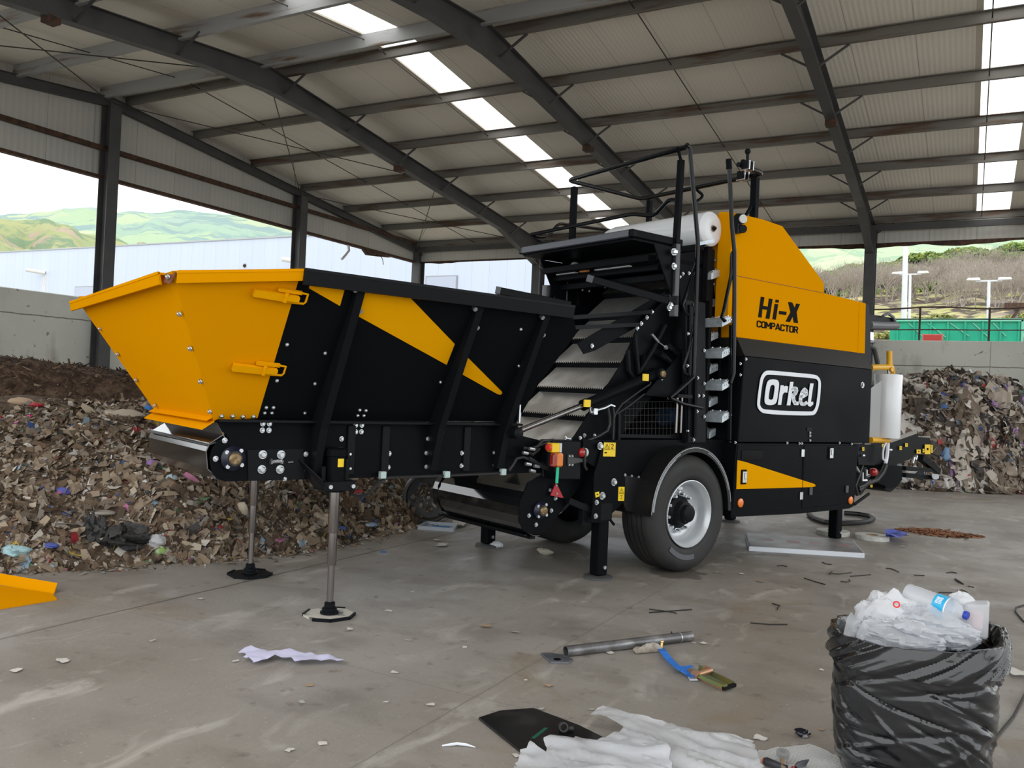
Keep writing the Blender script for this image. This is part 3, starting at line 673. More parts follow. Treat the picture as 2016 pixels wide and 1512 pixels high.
# brown compost mound behind it
cm = gnd(128, 800, 0); dd_ = Vector((cm.x, cm.y, 0)).normalized(); MC = dd_*15.2; px_ = Vector((dd_.y, -dd_.x, 0))
def mound(x, y):
    q = Vector((x, y, 0))-MC; a = q.dot(px_); c = q.dot(dd_)
    h = 1.72*math.exp(-((a-.05)/1.45)**4*.9-abs(a)*.08)*math.exp(-(c/1.9)**4)+ .9*math.exp(-((a+2.1)/1.3)**2)*math.exp(-(c/1.9)**4) + .7*math.exp(-((a-2.0)/.9)**2)*math.exp(-(c/1.9)**4)
    return h-.1+(.5*fbm(x*1.1, y*1.1, 15, 4)+.1*fbm(x*5, y*5, 3, 2))*min(1, h)
mb = MB(); mb.grid(80, 80, lambda a, c: (lambda q: Vector((q.x, q.y, mound(q.x, q.y))))(MC+px_*(a-.5)*8.5+dd_*(c-.5)*5))
mb.cur = 1; r = random.Random(31)
pts = [tuple((MC+px_*r.uniform(-3.8, 3.2)+dd_*r.uniform(-2.4, 1.2))[:2]) for k in range(16000)]
scraps(mb, mound, pts, r, .007, .026, 5.0, .5, .8)
tag(mb.build('compost_mound', [M_PEAT, M_FIBRE], smooth=False, fix=False), 'dark brown mound of fibrous compost against the left concrete wall', 'compost mound', kind='stuff')
# right heap against the back wall
RB = [(-6.5, 18.6), (-1.3, 18.2), (-.6, 18.45), (0, 18.7), (1.0, 19.4), (2.5, 20.0), (5, 20.5)]
def rbase(x): return float(np.interp(x, [p[0] for p in RB], [p[1] for p in RB]))
def rheap(x, y):
    d = y-rbase(x)-.3*fbm(x*1.5, 2, 6, 3)
    if d < 0: return -.02+.1*d
    h = 2.1*(1-math.exp(-d/.75))*(1+.12*math.sin(x*1.3+2.1)) + .25*fbm(x*.8, y*.8, 12, 3)*2*min(1, d)
    return max(-.02, h+.35*fbm(x*2.2, y*2.2, 14, 3)*min(1, d*2))
mb = MB(); mb.grid(110, 60, lambda a, c: (lambda x, y: Vector((x, y, rheap(x, y))))(-6.5+11*a, 17.9+6.55*c))
mb.cur = 1; r = random.Random(44); pts = []
while len(pts) < 26000:
    x = -4.6+8.2*r.random(); y = rbase(x)+(r.random()**1.6)*3.2-.1; pts.append((x, y))
scraps(mb, rheap, pts, r, .016, .10, 2.2, .7, 1.4)
drapes(mb, rheap, r.sample(pts, 1100), r, .10, .50)
RW = [(0, (.15, .115, .085)), (.12, (.07, .055, .045)), (.24, (.27, .215, .165)), (.38, (.04, .036, .034)), (.46, (.40, .34, .28)), (.60, (.20, .155, .12)), (.70, (.52, .47, .41)), (.83, (.60, .57, .53)), (.90, (.22, .28, .33)), (.925, (.70, .69, .68)), (.955, (.07, .14, .34)), (.97, (.35, .06, .06)), (.98, (.10, .25, .22)), (.988, (.35, .20, .45))]
tag(mb.build('waste_heap', [M_SOIL, ramp_mat('bagged_waste', RW, .65, spec=.3)], smooth=False, fix=False), 'heap of torn bags and mixed waste against the back wall at the right', 'waste heap', kind='stuff')
# ================================================================ the bale compactor
M_BLK = mat('black_gloss_paint', (.005, .006, .0075), .36, 0, rough2=.46, scale=1.2, spec=.04)
M_BLKS = mat('black_satin_paint', (.007, .008, .010), .42, 0, spec=.10)
M_TUBE = mat('black_tube_paint', (.005, .006, .008), .20, 0, spec=.22)
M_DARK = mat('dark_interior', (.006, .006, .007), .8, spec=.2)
M_YEL = mat('machine_yellow', (.74, .300, .001), .6, 0, spec=.0)
M_YEL2 = mat('decal_yellow', (.80, .36, .002), .6, 0, spec=.0)
M_ZINC = mat('zinc_bolt', (.62, .65, .68), .28, .9)
M_CHROME = mat('brushed_steel_ram', (.27, .25, .24), .24, 1.0)
M_STAIN = mat('stainless_sheet', (.60, .59, .57), .34, .85, (.46, .44, .41), 4, rough2=.46)
M_TREAD = mat('galvanised_tread', (.60, .66, .70), .36, .35, (.46, .52, .56), 14)
M_LABEL = mat('warning_yellow', (.90, .62, .01), .45)
M_INK = mat('black_ink', (.006, .006, .006), .6, spec=.04)
M_WHITE = mat('white_vinyl', (.80, .84, .90), .4)
M_HOSE = mat('rubber_hose', (.012, .012, .013), .5)
M_RUB = mat('tyre_rubber', (.016, .016, .017), .62, 0, (.026, .025, .024), 5, rough2=.78)
M_FILM = mat('white_film', (.86, .88, .91), .22, 0, spec=.5, coat=.3)
M_BRONZE = mat('greasy_shaft_end', (.16, .10, .045), .45, .6, (.30, .22, .12), 40)
M_BEAR = mat('dark_blue_bearing', (.006, .008, .022), .4)
VC = .80
root = empty('bale_compactor', MO, MA)
tag(root, 'large black and yellow trailer mounted bale compactor with a long loading hopper', 'baling machine')
HNV = (0, .915, .57); HP0 = (0, .18, 1.295)
def HS(x, y): return PN(x, y, HNV, HP0)
HN = -Vector(HNV).normalized()
def mir(p): return Vector((p[0], 2*VC-p[1], p[2]))
def part(name, mb, m, parent=root, bevel=0.0, smooth=True, label=None): return mb.build(name, m, parent, smooth, bevel, label=label)
def plate(pts, n, th): return MB().prism([Vector(p) for p in pts], Vector(n)*th)
def pv(px, v): return [P(x, y, v) for x, y in px]
def bolts(px, fn, n, parent, r=.016, name='bolt', dome=True):
    n = Vector(n).normalized()
    for x, y in px:
        p = fn(x, y); mb = MB().cyl(p, p+n*.005, r*1.35, n=12).lathe(p+n*.005, n, [(0, r), (r*.7, r), (r*.95, r*.7)], 6)
        mb.build(name, M_ZINC, parent)
VN = Vector((0, -1, 0))

# ---- hopper
hop_y = [(338, 534), (594, 531), (507, 823), (421, 828)]
hop_k = [(594, 531), (1122, 602), (1136, 655), (1060, 757), (1017, 831), (507, 823)]
ys_ = [HS(*p) for p in hop_y]; ks_ = [HS(*p) for p in hop_k]
hy = part('hopper_extension_side', plate(ys_, -HN, .006), M_YEL, smooth=False, label='yellow folded side sheet of the hopper front')
hk = part('hopper_side', plate(ks_, -HN, .012), M_BLK, smooth=False, label='black ribbed side wall of the hopper')
part('hopper_side', plate([mir(p) for p in ys_+[]], (0, .57, .4), .006), M_YEL, smooth=False, label='far yellow side of the hopper front')
part('hopper_side', plate([mir(p) for p in ks_], (0, .57, .4), .012), M_BLK, smooth=False, label='far black side wall of the hopper')
T1, B1 = ys_[0], ys_[3]; T2, B2 = mir(T1), mir(B1); T2.z -= .04; B2.z -= .0
fn_ = (T2-T1).cross(B1-T1).normalized(); fn_ = fn_ if fn_.x < 0 else -fn_
hf = part('hopper_front', plate([T1, T2, B2, B1], -fn_, .008), M_YEL, smooth=False, label='sloping yellow front sheet of the hopper')
def lip(a, b, outd, w1, drop, th=.012):   # folded rim along an edge: out and down
    a, b = Vector(a), Vector(b); o = Vector(outd).normalized(); d = Vector((0, 0, -1))
    mb = MB(); mb.prism2([a, a+o*w1+d*.004, a+o*w1+d*(.004+th), a+d*th], [b, b+o*w1+d*.004, b+o*w1+d*(.004+th), b+d*th])
    q = o*w1; mb.prism2([a+q, a+q-o*th, a+q-o*th*2.2+d*drop, a+q-o*th*1.2+d*drop], [b+q, b+q-o*th, b+q-o*th*2.2+d*drop, b+q-o*th*1.2+d*drop]); return mb
e0, e1 = HS(347, 534), HS(594, 531)
part('rim', lip(e0, e1, (0, -1, .1), .035, .068), M_YEL, hy, smooth=False)
dv = (T2-T1).normalized()
part('rim', lip(T1+dv*.10, T2+dv*.09, (-1, 0, .1), .045, .068), M_YEL, hf, smooth=False)
part('rim_corner', MB().prism([T1+Vector((.02, -.01, 0)), T1+dv*.1, T1+dv*.1+Vector((-.012, 0, -.05)), T1+Vector((-.01, 0, -.07))], (.008, 0, 0)), mat('dark_brown_notch', (.16, .05, .02), .7), hf, smooth=False)  # small dark brown notch at the corner of the rim
k0, k1 = HS(594, 530), HS(1124, 603)
part('rim', lip(k0, k1, (0, -1, .1), .05, .095, .014).bar(k0+Vector((0, -.012, -.012)), k1+Vector((0, -.012, -.012)), .05, .03), M_BLKS, hk, smooth=False)
# lower fold of the front sheet
part('lower_fold', MB().prism([B1+dv*-.01, B2+dv*.02, B2+dv*.02+Vector((-.07, 0, -.045)), B1+Vector((-.07, 0, -.05))], (0, 0, -.008)).prism([B1+Vector((-.002, 0, .03)), B2+Vector((-.002, 0, .03)), B2+Vector((-.05, 0, .0)), B1+Vector((-.05, 0, .0))], (.004, 0, -.004)), M_YEL, hf, smooth=False)
bolts([(334, 545), (356, 618), (377, 686), (397, 751), (415, 810)], lambda x, y: HS(x+7, y)+Vector((-.02, 0.01, 0)), fn_, hf, .013)
def FR_(x, y): return PN(x, y, fn_, T1)
bolts([(198, 647), (233, 697), (269, 748), (306, 798)], FR_, fn_, hf, .013)
bolts([(436, 819), (458, 819), (478, 820), (499, 820)], HS, HN, hy, .011)
def latch(cx, cy, s):
    c = HS(cx, cy); U = Vector((1, 0, 0)); V = Vector((0, -.57, .915)).normalized(); o = HN
    mb = MB()
    mb.bar(c-U*.16*s+V*.0+o*.02, c+U*.10*s-V*.01+o*.03, .045, .03, o); mb.bar(c-U*.02+V*.035+o*.015, c+U*.13*s+V*.03+o*.02, .02, .02, o)
    mb.tube([c+U*.02-V*.035+o*.03, c+U*.155*s-V*.035+o*.03, c+U*.165*s-V*.02+o*.03, c+U*.165*s+V*.03+o*.03, c+U*.12*s+V*.035+o*.03], .007, 6)
    mb.bar(c+U*.02+o*.04, c+U*.11+o*.045, .03, .03, o); mb.cyl(c+U*.03-V*.03+o*.045, c+U*.03+V*.03+o*.045, .012, n=8)
    return mb.build('latch', M_YEL2, hy)
latch(549, 578, 1.0); latch(507, 722, 1.0)
# yellow flash on the black side
for pl in ([(613, 549), (682, 556), (669, 602), (608, 567)], [(704, 561), (793, 571), (895, 677), (879, 718), (690, 614)], [(916, 699), (988, 771), (988, 775), (984, 777), (978, 775), (905, 734)]):
    part('yellow_flash', plate([HS(*p)+HN*.001 for p in pl], HN, .002), M_YEL2, hk, smooth=False, label='yellow flash on the black hopper side')
# ribs
for xt, yt, xb, yb in ((692, 563, 612, 922), (938, 600, 843, 915), (1073, 617, 973, 915)):
    b_ = P(xb, yb, .16); u = b_.x; top = PU(xt, yt, u); wi = 1.295
    inner = [Vector((u, HP0[1]-(.57/1.078)*0, .96)), Vector((u, .18, wi))]; sl = lambda w: .18-(w-1.295)*.57/.915
    outl = [Vector((u, sl(top.z)-.03, top.z)), Vector((u, .05, 1.25)), Vector((u, .13, .95))]
    g = [Vector((u, .18, .95)), Vector((u, .18, wi)), Vector((u, sl(top.z), top.z))]+outl
    mb = MB().prism([p for p in g], (.008, 0, 0))
    for a, c in ((outl[0], outl[1]), (outl[1], outl[2])): mb.prism([a+Vector((-.002, 0, 0)), c+Vector((-.002, 0, 0)), c+Vector((-.002, -.008, 0)), a+Vector((-.002, -.008, 0))], (.055, 0, 0))
    rb = part('rib', mb, M_BLKS, hk, smooth=False)
    q = outl[0]
    for dz, dx in ((-.02, -.02), (-.14, .06)):
        z = q.z+dz; p = Vector((u+dx, sl(z)+HN.y*.02, z)); MB().cyl(p, p+HN*.03, .017, n=8).build('bolt', M_ZINC, rb)
bolts([(524, 802), (538, 802), (521, 813), (535, 813), (708, 807), (720, 808), (704, 818), (716, 818), (565, 678), (640, 695), (545, 749), (620, 755), (867, 752), (1025, 648), (863, 820), (866, 812), (1021, 720), (600, 813)], HS, HN, hk, .009)
# ---- hopper trough
tr_ = [(424, 826), (1017, 831), (1027, 858), (1060, 866), (1082, 890), (1064, 929), (1000, 933), (443, 948), (427, 943), (416, 925), (413, 903), (418, 882), (428, 868), (452, 866)]
tp = pv(tr_, .18)
trough = part('hopper_trough_side', plate(tp, (0, 1, 0), .012), M_BLK, smooth=False, label='black lower side frame of the hopper')
part('hopper_trough_side', plate([mir(p) for p in tp], (0, -1, 0), .012), M_BLK, smooth=False)
q = P(560, 830, .17); part('trough_flange', MB().bx(B1.x+.02, tp[1].x, .10, .18, 1.285, 1.30), M_BLKS, smooth=False)
part('trough_floor', MB().bx(-4.1, -1.75, .19, 1.41, .98, 1.0).bx(-4.1, -1.75, .19, 1.41, .93, .95), M_BLKS, smooth=False)
for x in (692, 920, 990, 760): 
    a = P(x, 840, .175); part('stiffener', MB().bx(a.x-.03, a.x+.03, .16, .185, .93, 1.27), M_BLKS, trough, smooth=False, bevel=.004)
part('adjuster_plate', plate(pv([(487, 886), (597, 884), (600, 944), (489, 946)], .17), (0, 1, 0), .01), M_BLKS, trough, smooth=False)
vp = lambda v: (lambda x, y: P(x, y, v))
bolts([(517, 895), (553, 895), (515, 924), (551, 924)], vp(.168), VN, trough, .021)
bolts([(517, 834), (530, 834), (516, 847), (529, 847), (700, 837), (712, 837), (700, 850), (711, 850), (672, 864), (688, 894), (688, 922), (766, 893), (764, 920), (842, 864), (839, 892), (839, 919), (909, 892), (908, 917), (973, 891), (973, 916), (870, 852), (602, 894), (602, 923), (560, 942), (424, 903), (442, 867)], vp(.177), VN, trough, .013)
a, c = P(532, 909, .155), P(556, 908, .155); part('adjuster_screw', MB().cyl(a, c, .012, n=8).cyl(a, a+(c-a)*.15, .02, n=6).cyl(a+(c-a)*.85, c, .02, n=6).cyl(P(567, 910, .16), P(577, 909, .16), .006, n=6), M_ZINC, trough)
# front roller housing
AX = P(457, 902, .18)
def bearing(c, v, R, parent):
    b = MB().lathe((c.x, v, c.z), (0, -1, 0), [(0, R), (.02, R), (.035, R*.8), (.05, R*.62)], 24).build('bearing_housing', M_BEAR, parent)
    MB().lathe((c.x, v-.04, c.z), (0, -1, 0), [(0, R*.52), (.02, R*.52), (.03, R*.42), (.032, R*.15), (.03, R*.1)], 20).build('shaft_end', M_BRONZE, b)
    for k in range(4):
        an = PI/4+k*PI/2+.1; p = Vector((c.x+math.cos(an)*R*.82, v-.02, c.z+math.sin(an)*R*.82)); MB().cyl(p, p+Vector((0, -.022, 0)), .014, n=6).build('bolt', M_ZINC, b)
    return b
bearing(AX, .178, .078, trough)
mb = MB(); prof = [(math.radians(d), r) for d, r in ((84, .150), (104, .165), (146, .170), (165, .168), (205, .162), (240, .155), (275, .15))]
def shell(mb, c, prof, v0, v1, th):
    for (a0, r0), (a1, r1) in zip(prof[:-1], prof[1:]):
        f = lambda a, r, v: Vector((c.x+r*math.cos(a), v, c.z+r*math.sin(a)))
        mb.prism2([f(a0, r0, v0), f(a1, r1, v0), f(a1, r1-th, v0), f(a0, r0-th, v0)], [f(a0, r0, v1), f(a1, r1, v1), f(a1, r1-th, v1), f(a0, r0-th, v1)])
    return mb
part('front_roller_guard', shell(mb, AX, prof, .197, 1.43, .006), mat('dark_polished_sheet', (.17, .17, .175), .14, .95), smooth=False, label='bent stainless guard around the front roller')
part('front_roller', MB().cyl((AX.x, .2, AX.z), (AX.x, 1.4, AX.z), .11, n=24), M_BLKS)
d0, d1 = P(444, 866, .2), P(426, 832, .2)
mb = MB().prism([d0, d1, Vector((d1.x, 1.4, d1.z)), Vector((d0.x, 1.4, d0.z))], (.006, 0, .0))
part('deflector_sheet', mb, mat('grey_deflector_sheet', (.16, .16, .165), .3, .5), smooth=False)
part('deflector_lip', MB().prism([d0, Vector((d0.x, 1.4, d0.z)), Vector((d0.x-.13, 1.42, d0.z-.03)), Vector((d0.x-.12, .18, d0.z-.035))], (0, 0, .006)), M_STEEL, smooth=False)
# cable under the trough with clips
part('trough_cable', MB().tube([P(*p, .14) for p in ((735, 962), (722, 975), (705, 978), (690, 972))][::-1]+[P(*p, .14) for p in ((745, 950), (765, 940), (880, 936), (990, 931))], .012, 6), M_HOSE)
for x, y in ((753, 935), (879, 934), (990, 929)): part('cable_clip', MB().box(P(x, y, .13), (.045, .04, .05)), mat('clear_clip', (.45, .58, .56), .3), smooth=False, bevel=.004)
# ---- telescopic legs of the hopper
def ram_leg(u, v, near):
    top = 1.125; mb = MB().lathe((u, v, .83), (0, 0, 1), [(0, .062), (.20, .062), (.235, .062), (.24, .072), (.285, .072), (.29, .06), (.297, .05)], 24)
    lg = part('ram_leg', mb, M_BLK, label='near telescopic steel leg under the hopper' if near else 'far telescopic steel leg under the hopper')
    z3, z2, z1, z0 = .84, .555, .34, .075
    MB().lathe((u, v, z2), (0, 0, 1), [(0, .034), (.006, .036), (z3-z2, .036)], 24).build('ram_stage', M_CHROME, lg)
    MB().lathe((u, v, z1), (0, 0, 1), [(0, .029), (.006, .031), (z2-z1, .031)], 24).build('ram_stage', M_CHROME, lg)
    MB().lathe((u, v, z0), (0, 0, 1), [(0, .022), (z1-z0, .022)], 24).build('ram_stage', M_CHROME, lg)
    MB().lathe((u, v, .018), (0, 0, 1), [(0, .062), (.012, .062), (.02, .05), (.035, .05), (.045, .036), (.07, .036), (.078, .026)], 18).build('ball_joint', M_BLKS, lg)
    R = .155; oc = [(u+R*x, v+R*y) for x, y in ((-1, -.45), (-.45, -1), (.45, -1), (1, -.45), (1, .45), (.45, 1), (-.45, 1), (-1, .45))]
    MB().prism2([(x, y, .0) for x, y in oc], [(x, y, .014) for x, y in oc]).build('foot_plate', M_BLKS if not near else mat('worn_steel_foot', (.60, .57, .50), .5, 0, (.16, .155, .15), 9, .54, .60), lg, smooth=False)
    e = [(oc[i], oc[(i+1) % 8]) for i in (0, 1, 2, 4, 6)]
    mb = MB()
    for p, q in e: mb.bar((p[0], p[1], .009), (q[0], q[1], .009), .012, .024)
    mb.build('foot_edge', M_BLKS, lg, smooth=False)
    s = -1 if near else 1; y0 = .18 if near else 2*VC-.18
    mb = MB().bx(u-.11, u+.115, min(y0, v+s*.07), max(y0, v+s*.07), .84, .905).bx(u-.10, u-.07, min(y0, v), max(y0, v), .84, 1.0).bx(u+.07, u+.10, min(y0, v), max(y0, v), .84, 1.05)
    mb.prism([(u-.10, v+s*.06, .84), (u-.10, y0, .84), (u-.24, y0, 1.02), (u-.24, y0, 1.06), (u-.13, v+s*.06, .92)], (.012, 0, 0))
    br = mb.build('leg_bracket', M_BLKS, lg, smooth=False, bevel=.004)
    if near:
        for du, z in ((-.075, .872), (.09, .872)): MB().cyl((u+du, v-.07, z), (u+du, v-.09, z), .015, n=6).build('bolt', M_ZINC, br)
        MB().grid(5, 2, lambda a, b: Vector((u+.063*math.sin(-.3+.75*a), v-.063*math.cos(-.3+.75*a), 1.0+.055*b))).build('label', M_LABEL, lg, label='small yellow label on the ram tube')
f1 = gnd(648, 1212); f2 = gnd(492, 1132); ram_leg(*tom(f1)[:2], True); ram_leg(*tom(f2)[:2], False)

# ---- inclined conveyor
NEARP = .16
cp = [(1040, 950), (1023, 989), (1022, 1025), (1031, 1045), (1046, 1052), (1068, 1051), (1108, 1004), (1152, 940), (1212, 872), (1300, 760), (1352, 690), (1352, 600), (1310, 588), (1283, 616), (1256, 643), (1224, 716), (1190, 768), (1125, 868), (1100, 905), (1075, 930)]
cpt = pv(cp, NEARP)
cside = part('conveyor_side', plate(cpt, (0, 1, 0), .012), M_BLK, smooth=False, label='black side plate of the inclined conveyor')
part('conveyor_side', plate([mir(p)+Vector((0, -.1, 0)) for p in cpt], (0, -1, 0), .012), M_BLK, smooth=False)
AX2 = P(1062, 1004, NEARP); bearing(AX2, NEARP, .072, cside)
bolts([(1041, 1015), (1055, 1033), (1083, 965), (1093, 981), (1118, 987), (1085, 1005), (1150, 857), (1170, 858)], vp(NEARP-.002), VN, cside, .013)
prof2 = [(math.radians(d), .215) for d in (118, 135, 152, 170, 190, 210, 232, 255, 275)]
part('lower_roller_guard', shell(MB(), AX2, prof2, .165, 1.42, .006).prism([Vector((AX2.x-.10, .165, AX2.z+.19)), Vector((AX2.x-.10, 1.42, AX2.z+.19)), Vector((AX2.x+.02, 1.42, AX2.z+.30)), Vector((AX2.x+.02, .165, AX2.z+.30))], (.006, 0, .0)), mat('black_gloss_sheet', (.010, .011, .013), .07, .0, spec=1.0, coat=.5), label='glossy black guard around the lower conveyor drum')
part('guard_edge_strip', MB().bar((AX2.x-.05, .17, AX2.z-.225), (AX2.x-.05, 1.42, AX2.z-.225), .05, .02).bar((AX2.x-.13, .17, AX2.z-.20), (AX2.x-.13, 1.42, AX2.z-.20), .03, .012), M_BLKS, smooth=False)
part('lower_drum', MB().cyl((AX2.x, .18, AX2.z), (AX2.x, 1.40, AX2.z), .17, n=28), M_BLKS)
# belt of serrated steel pans
SU, SW = 1/math.hypot(1, 1.19), 1.19/math.hypot(1, 1.19)
sd = Vector((SU, 0, SW)); nn_ = Vector((-SW, 0, SU)); b0 = Vector((-.793, 0, 1.605)); V0, V1 = .235, 1.14
def bpnt(t, v, o=0.0): p = b0+sd*t+nn_*o; return Vector((p.x, v, p.z))
part('belt_bed', MB().prism([bpnt(-1.05, V0, -.06), bpnt(1.6, V0, -.06), bpnt(1.6, V1, -.06), bpnt(-1.05, V1, -.06)], nn_*-.02), M_BLKS, smooth=False)
for k in range(-3, 5):
    t = .318*k; mb = MB(); N_ = 34
    a = [bpnt(t, V0+(V1-V0)*i/N_, .03) for i in range(N_+1)]; c = [bpnt(t+.29, V0+(V1-V0)*i/N_, -.03) for i in range(N_+1)]
    mb.add(a+c, [(i, i+1, N_+2+i, N_+1+i) for i in range(N_)])
    for i in range(N_): mb.add([a[i], a[i+1], (a[i]+a[i+1])/2+(a[i]-a[i+1])*.35-sd*.028], [(0, 1, 2)])
    pan = part('belt_pan', mb, M_STAIN, smooth=False)
    MB().prism([bpnt(t+.005, V0, .026), bpnt(t+.005, V1, .026), bpnt(t-.035, V1, -.05), bpnt(t-.035, V0, -.05)], sd*.01).build('dark_riser', M_BLKS, pan, smooth=False)
part('belt_guard', plate(pv([(1137, 676), (1286, 588), (1311, 573), (1300, 602), (1272, 624), (1252, 645), (1172, 690), (1150, 697)], .21), (0, 1, 0), .01), M_BLK, smooth=False)
bolts([(1165, 681)], vp(.205), VN, cside, .014)
bolts([(1283, 614), (1273, 625), (1262, 637), (1254, 646)], vp(NEARP-.01), VN, cside, .014)
for (xa, ya, xb, yb) in ((1112, 626, 1282, 614), (1108, 646, 1256, 639)): part('cross_bar', MB().bar(P(xa, ya, .12), P(xb, yb, .15), .03, .035), M_BLKS, smooth=False)
part('safety_pin', MB().tube([P(*p, .08) for p in ((1096, 622), (1107, 627), (1107, 648), (1106, 658))], .008, 6).cyl(P(1106, 645, .075), P(1106, 660, .075), .014, n=8), M_ZINC)
part('safety_pin', MB().tube([P(*p, .08) for p in ((1016, 801), (1024, 797), (1023, 820), (1022, 830))], .008, 6).cyl(P(1023, 812, .075), P(1022, 832, .075), .014, n=8), M_ZINC)
# lifting ram
ra, rb, rc = P(1012, 852, .04), P(1150, 797, .04), P(1292, 736, .04)
ram = part('lift_ram', MB().cyl(rb, rc, .042, n=18).cyl(rb-(rc-rb)*.02, rb+(rc-rb)*.03, .048, n=18).lathe(rc+Vector((0, .07, 0)), (0, -1, 0), [(0, .05), (.14, .05)], 18), M_BLK, label='long black lifting ram with a bare steel rod')
MB().cyl(ra, rb, .024, n=16).build('ram_rod', mat('dark_chrome_rod', (.22, .21, .21), .2, 1.0), ram)
MB().lathe(ra+Vector((0, .07, 0)), (0, -1, 0), [(0, .045), (.13, .045), (.14, .03)], 16).build('ram_eye', M_BLKS, ram)
MB().lathe(rc+Vector((0, -.07, 0)), (0, -1, 0), [(0, .03), (.02, .03), (.025, .015)], 14).build('pivot_pin', M_BRONZE, ram)
for x, y in ((1156, 794), (1271, 743)): MB().box(P(x, y, -.005), (.07, .012, .06)).build('label', M_LABEL, ram, smooth=False, label='small yellow label on the lifting ram')
part('hose_fitting', MB().tube([P(*p, .03) for p in ((1160, 800), (1163, 812), (1172, 808), (1190, 803), (1202, 797), (1210, 800))], .011, 6).box(P(1171, 810, .02), (.04, .03, .05)), M_ZINC)
for pl, r in (([(1196, 800), (1200, 820), (1201, 835), (1196, 848), (1180, 858), (1160, 866), (1150, 875)], .012), ([(1206, 799), (1209, 815), (1208, 835), (1207, 872)], .010), ([(1281, 752), (1279, 757), (1262, 768), (1225, 795), (1213, 812), (1209, 822)], .009), ([(1268, 776), (1240, 798), (1215, 815)], .008)):
    part('hydraulic_hose', MB().tube([P(*p, .06) for p in pl], r, 8), M_HOSE)
part('grease_tube', MB().cyl(P(1283, 658, .1), P(1296, 673, .1), .012, n=8).cyl(P(1296, 673, .1), P(1311, 684, .1), .006, n=6).ball(P(1311, 684, .1), .025, 8), M_ZINC)
for x, y, x2, y2 in ((1318, 682, 1332, 696), (1306, 700, 1320, 713)): part('hydraulic_fitting', MB().cyl(P(x, y, .1), P(x2, y2, .1), .025, n=10).cyl(P(x-6, y-4, .1), P(x+2, y+4, .1), .032, n=6), M_BLKS)
for pl in ([(1250, 660), (1257, 735), (1268, 700)], [(1257, 735), (1285, 690), (1310, 640)], [(1236, 690), (1238, 730), (1248, 745)]):
    part('frame_rib', MB().tube([P(*p, .13) for p in pl], .022, 6), M_BLKS)

# ---- chassis
part('chassis_beam', MB().bx(-1.3, 3.0, .04, .14, .98, 1.175).bx(-1.3, 3.0, 1.46, 1.56, .98, 1.175), M_BLK, smooth=False, bevel=.006)
part('chassis_deck', MB().bx(-.75, 3.0, .1, 1.5, 1.14, 1.16), M_BLKS, smooth=False)
part('axle', MB().cyl((-.055, .1, .527), (-.055, 1.5, .527), .07, n=12), M_BLKS)
sp_ = part('chassis_side_plate', plate(pv([(1148, 866), (1445, 866), (1447, 900), (1440, 1000), (1400, 930), (1340, 885), (1275, 915), (1235, 960), (1148, 905)], .02), (0, 1, 0), .01), M_BLK, smooth=False)
bolts([(1113, 862), (1142, 862), (1362, 867), (1436, 870), (1438, 876), (1436, 905), (1425, 940), (1433, 936)], vp(.01), VN, sp_, .011)
# dark machine room behind the ladder
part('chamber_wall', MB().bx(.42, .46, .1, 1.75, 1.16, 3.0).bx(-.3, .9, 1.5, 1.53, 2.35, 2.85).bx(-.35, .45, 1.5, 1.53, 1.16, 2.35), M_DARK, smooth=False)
gp_ = part('gusset_plate', plate(pv([(1268, 778), (1346, 690), (1352, 640), (1352, 784), (1312, 782)], .06), (0, 1, 0), .01), M_BLK, smooth=False)
bolts([(1303, 745), (1316, 783)], vp(.055), VN, gp_, .012)
mg = MB(); 
for i in range(15): mg.cyl(P(1232+i*7.4, 792, .09), P(1231+i*7.4, 858, .09), .0025, n=4)
for j in range(6): mg.cyl(P(1228, 792+j*13, .09), P(1340, 790+j*13.2, .09), .0025, n=4)
part('mesh_guard', mg, mat('mesh_wire', (.018, .016, .014), .6), smooth=False)
part('guard_frame', MB().bar(P(1218, 815, .08), P(1217, 866, .08), .03, .03).bar(P(1217, 858, .08), P(1345, 860, .08), .03, .03), M_BLKS, smooth=False)
part('motor', MB().cyl(P(1305, 820, .5), P(1335, 820, .5), .09, n=14), mat('blue_motor', (.01, .035, .08), .5))
# ---- lamp box on the chassis end
lb = part('lamp_box', MB().bx(*[0]*0) if False else MB().prism(pv([(1100, 868), (1144, 869), (1143, 944), (1098, 944), (1092, 930), (1092, 872)], .02), (0, .22, 0)), M_BLKS, smooth=False, bevel=.006)
bolts([(1120, 898), (1126, 898), (1120, 915), (1126, 915)], vp(.015), VN, lb, .008)
part('lamp_arm', plate(pv([(1118, 895), (1128, 895), (1129, 901), (1148, 903), (1148, 909), (1129, 913), (1118, 917)], .01), (0, 1, 0), .008), mat('grey_rubber', (.05, .05, .05), .6), lb, smooth=False)
c = P(1097, 882.5, -.02)
es = part('emergency_stop', MB().bx(c.x-.05, c.x+.03, c.y, c.y+.07, c.z-.035, c.z+.04), mat('stop_box_yellow', (.90, .60, .01), .4), smooth=False, bevel=.006, label='yellow emergency stop box with a red button')
MB().bx(c.x+.03, c.x+.055, c.y, c.y+.07, c.z-.035, c.z+.04).build('box_base', mat('light_grey_plastic', (.6, .63, .66), .4), es, smooth=False, bevel=.004)
MB().lathe((c.x-.045, c.y+.03, c.z+.005), (-1, -.15, 0), [(0, .018), (.015, .018), (.018, .030), (.032, .030), (.036, .024)], 16).build('stop_button', mat('red_button', (.75, .05, .03), .35), es)
c = P(1095.5, 905.5, -.02)
lm = part('tail_lamp', MB().bx(c.x-.055, c.x+.06, c.y+.03, c.y+.06, c.z-.06, c.z+.06), M_BLKS, smooth=False, bevel=.004, label='red and amber tail lamp')
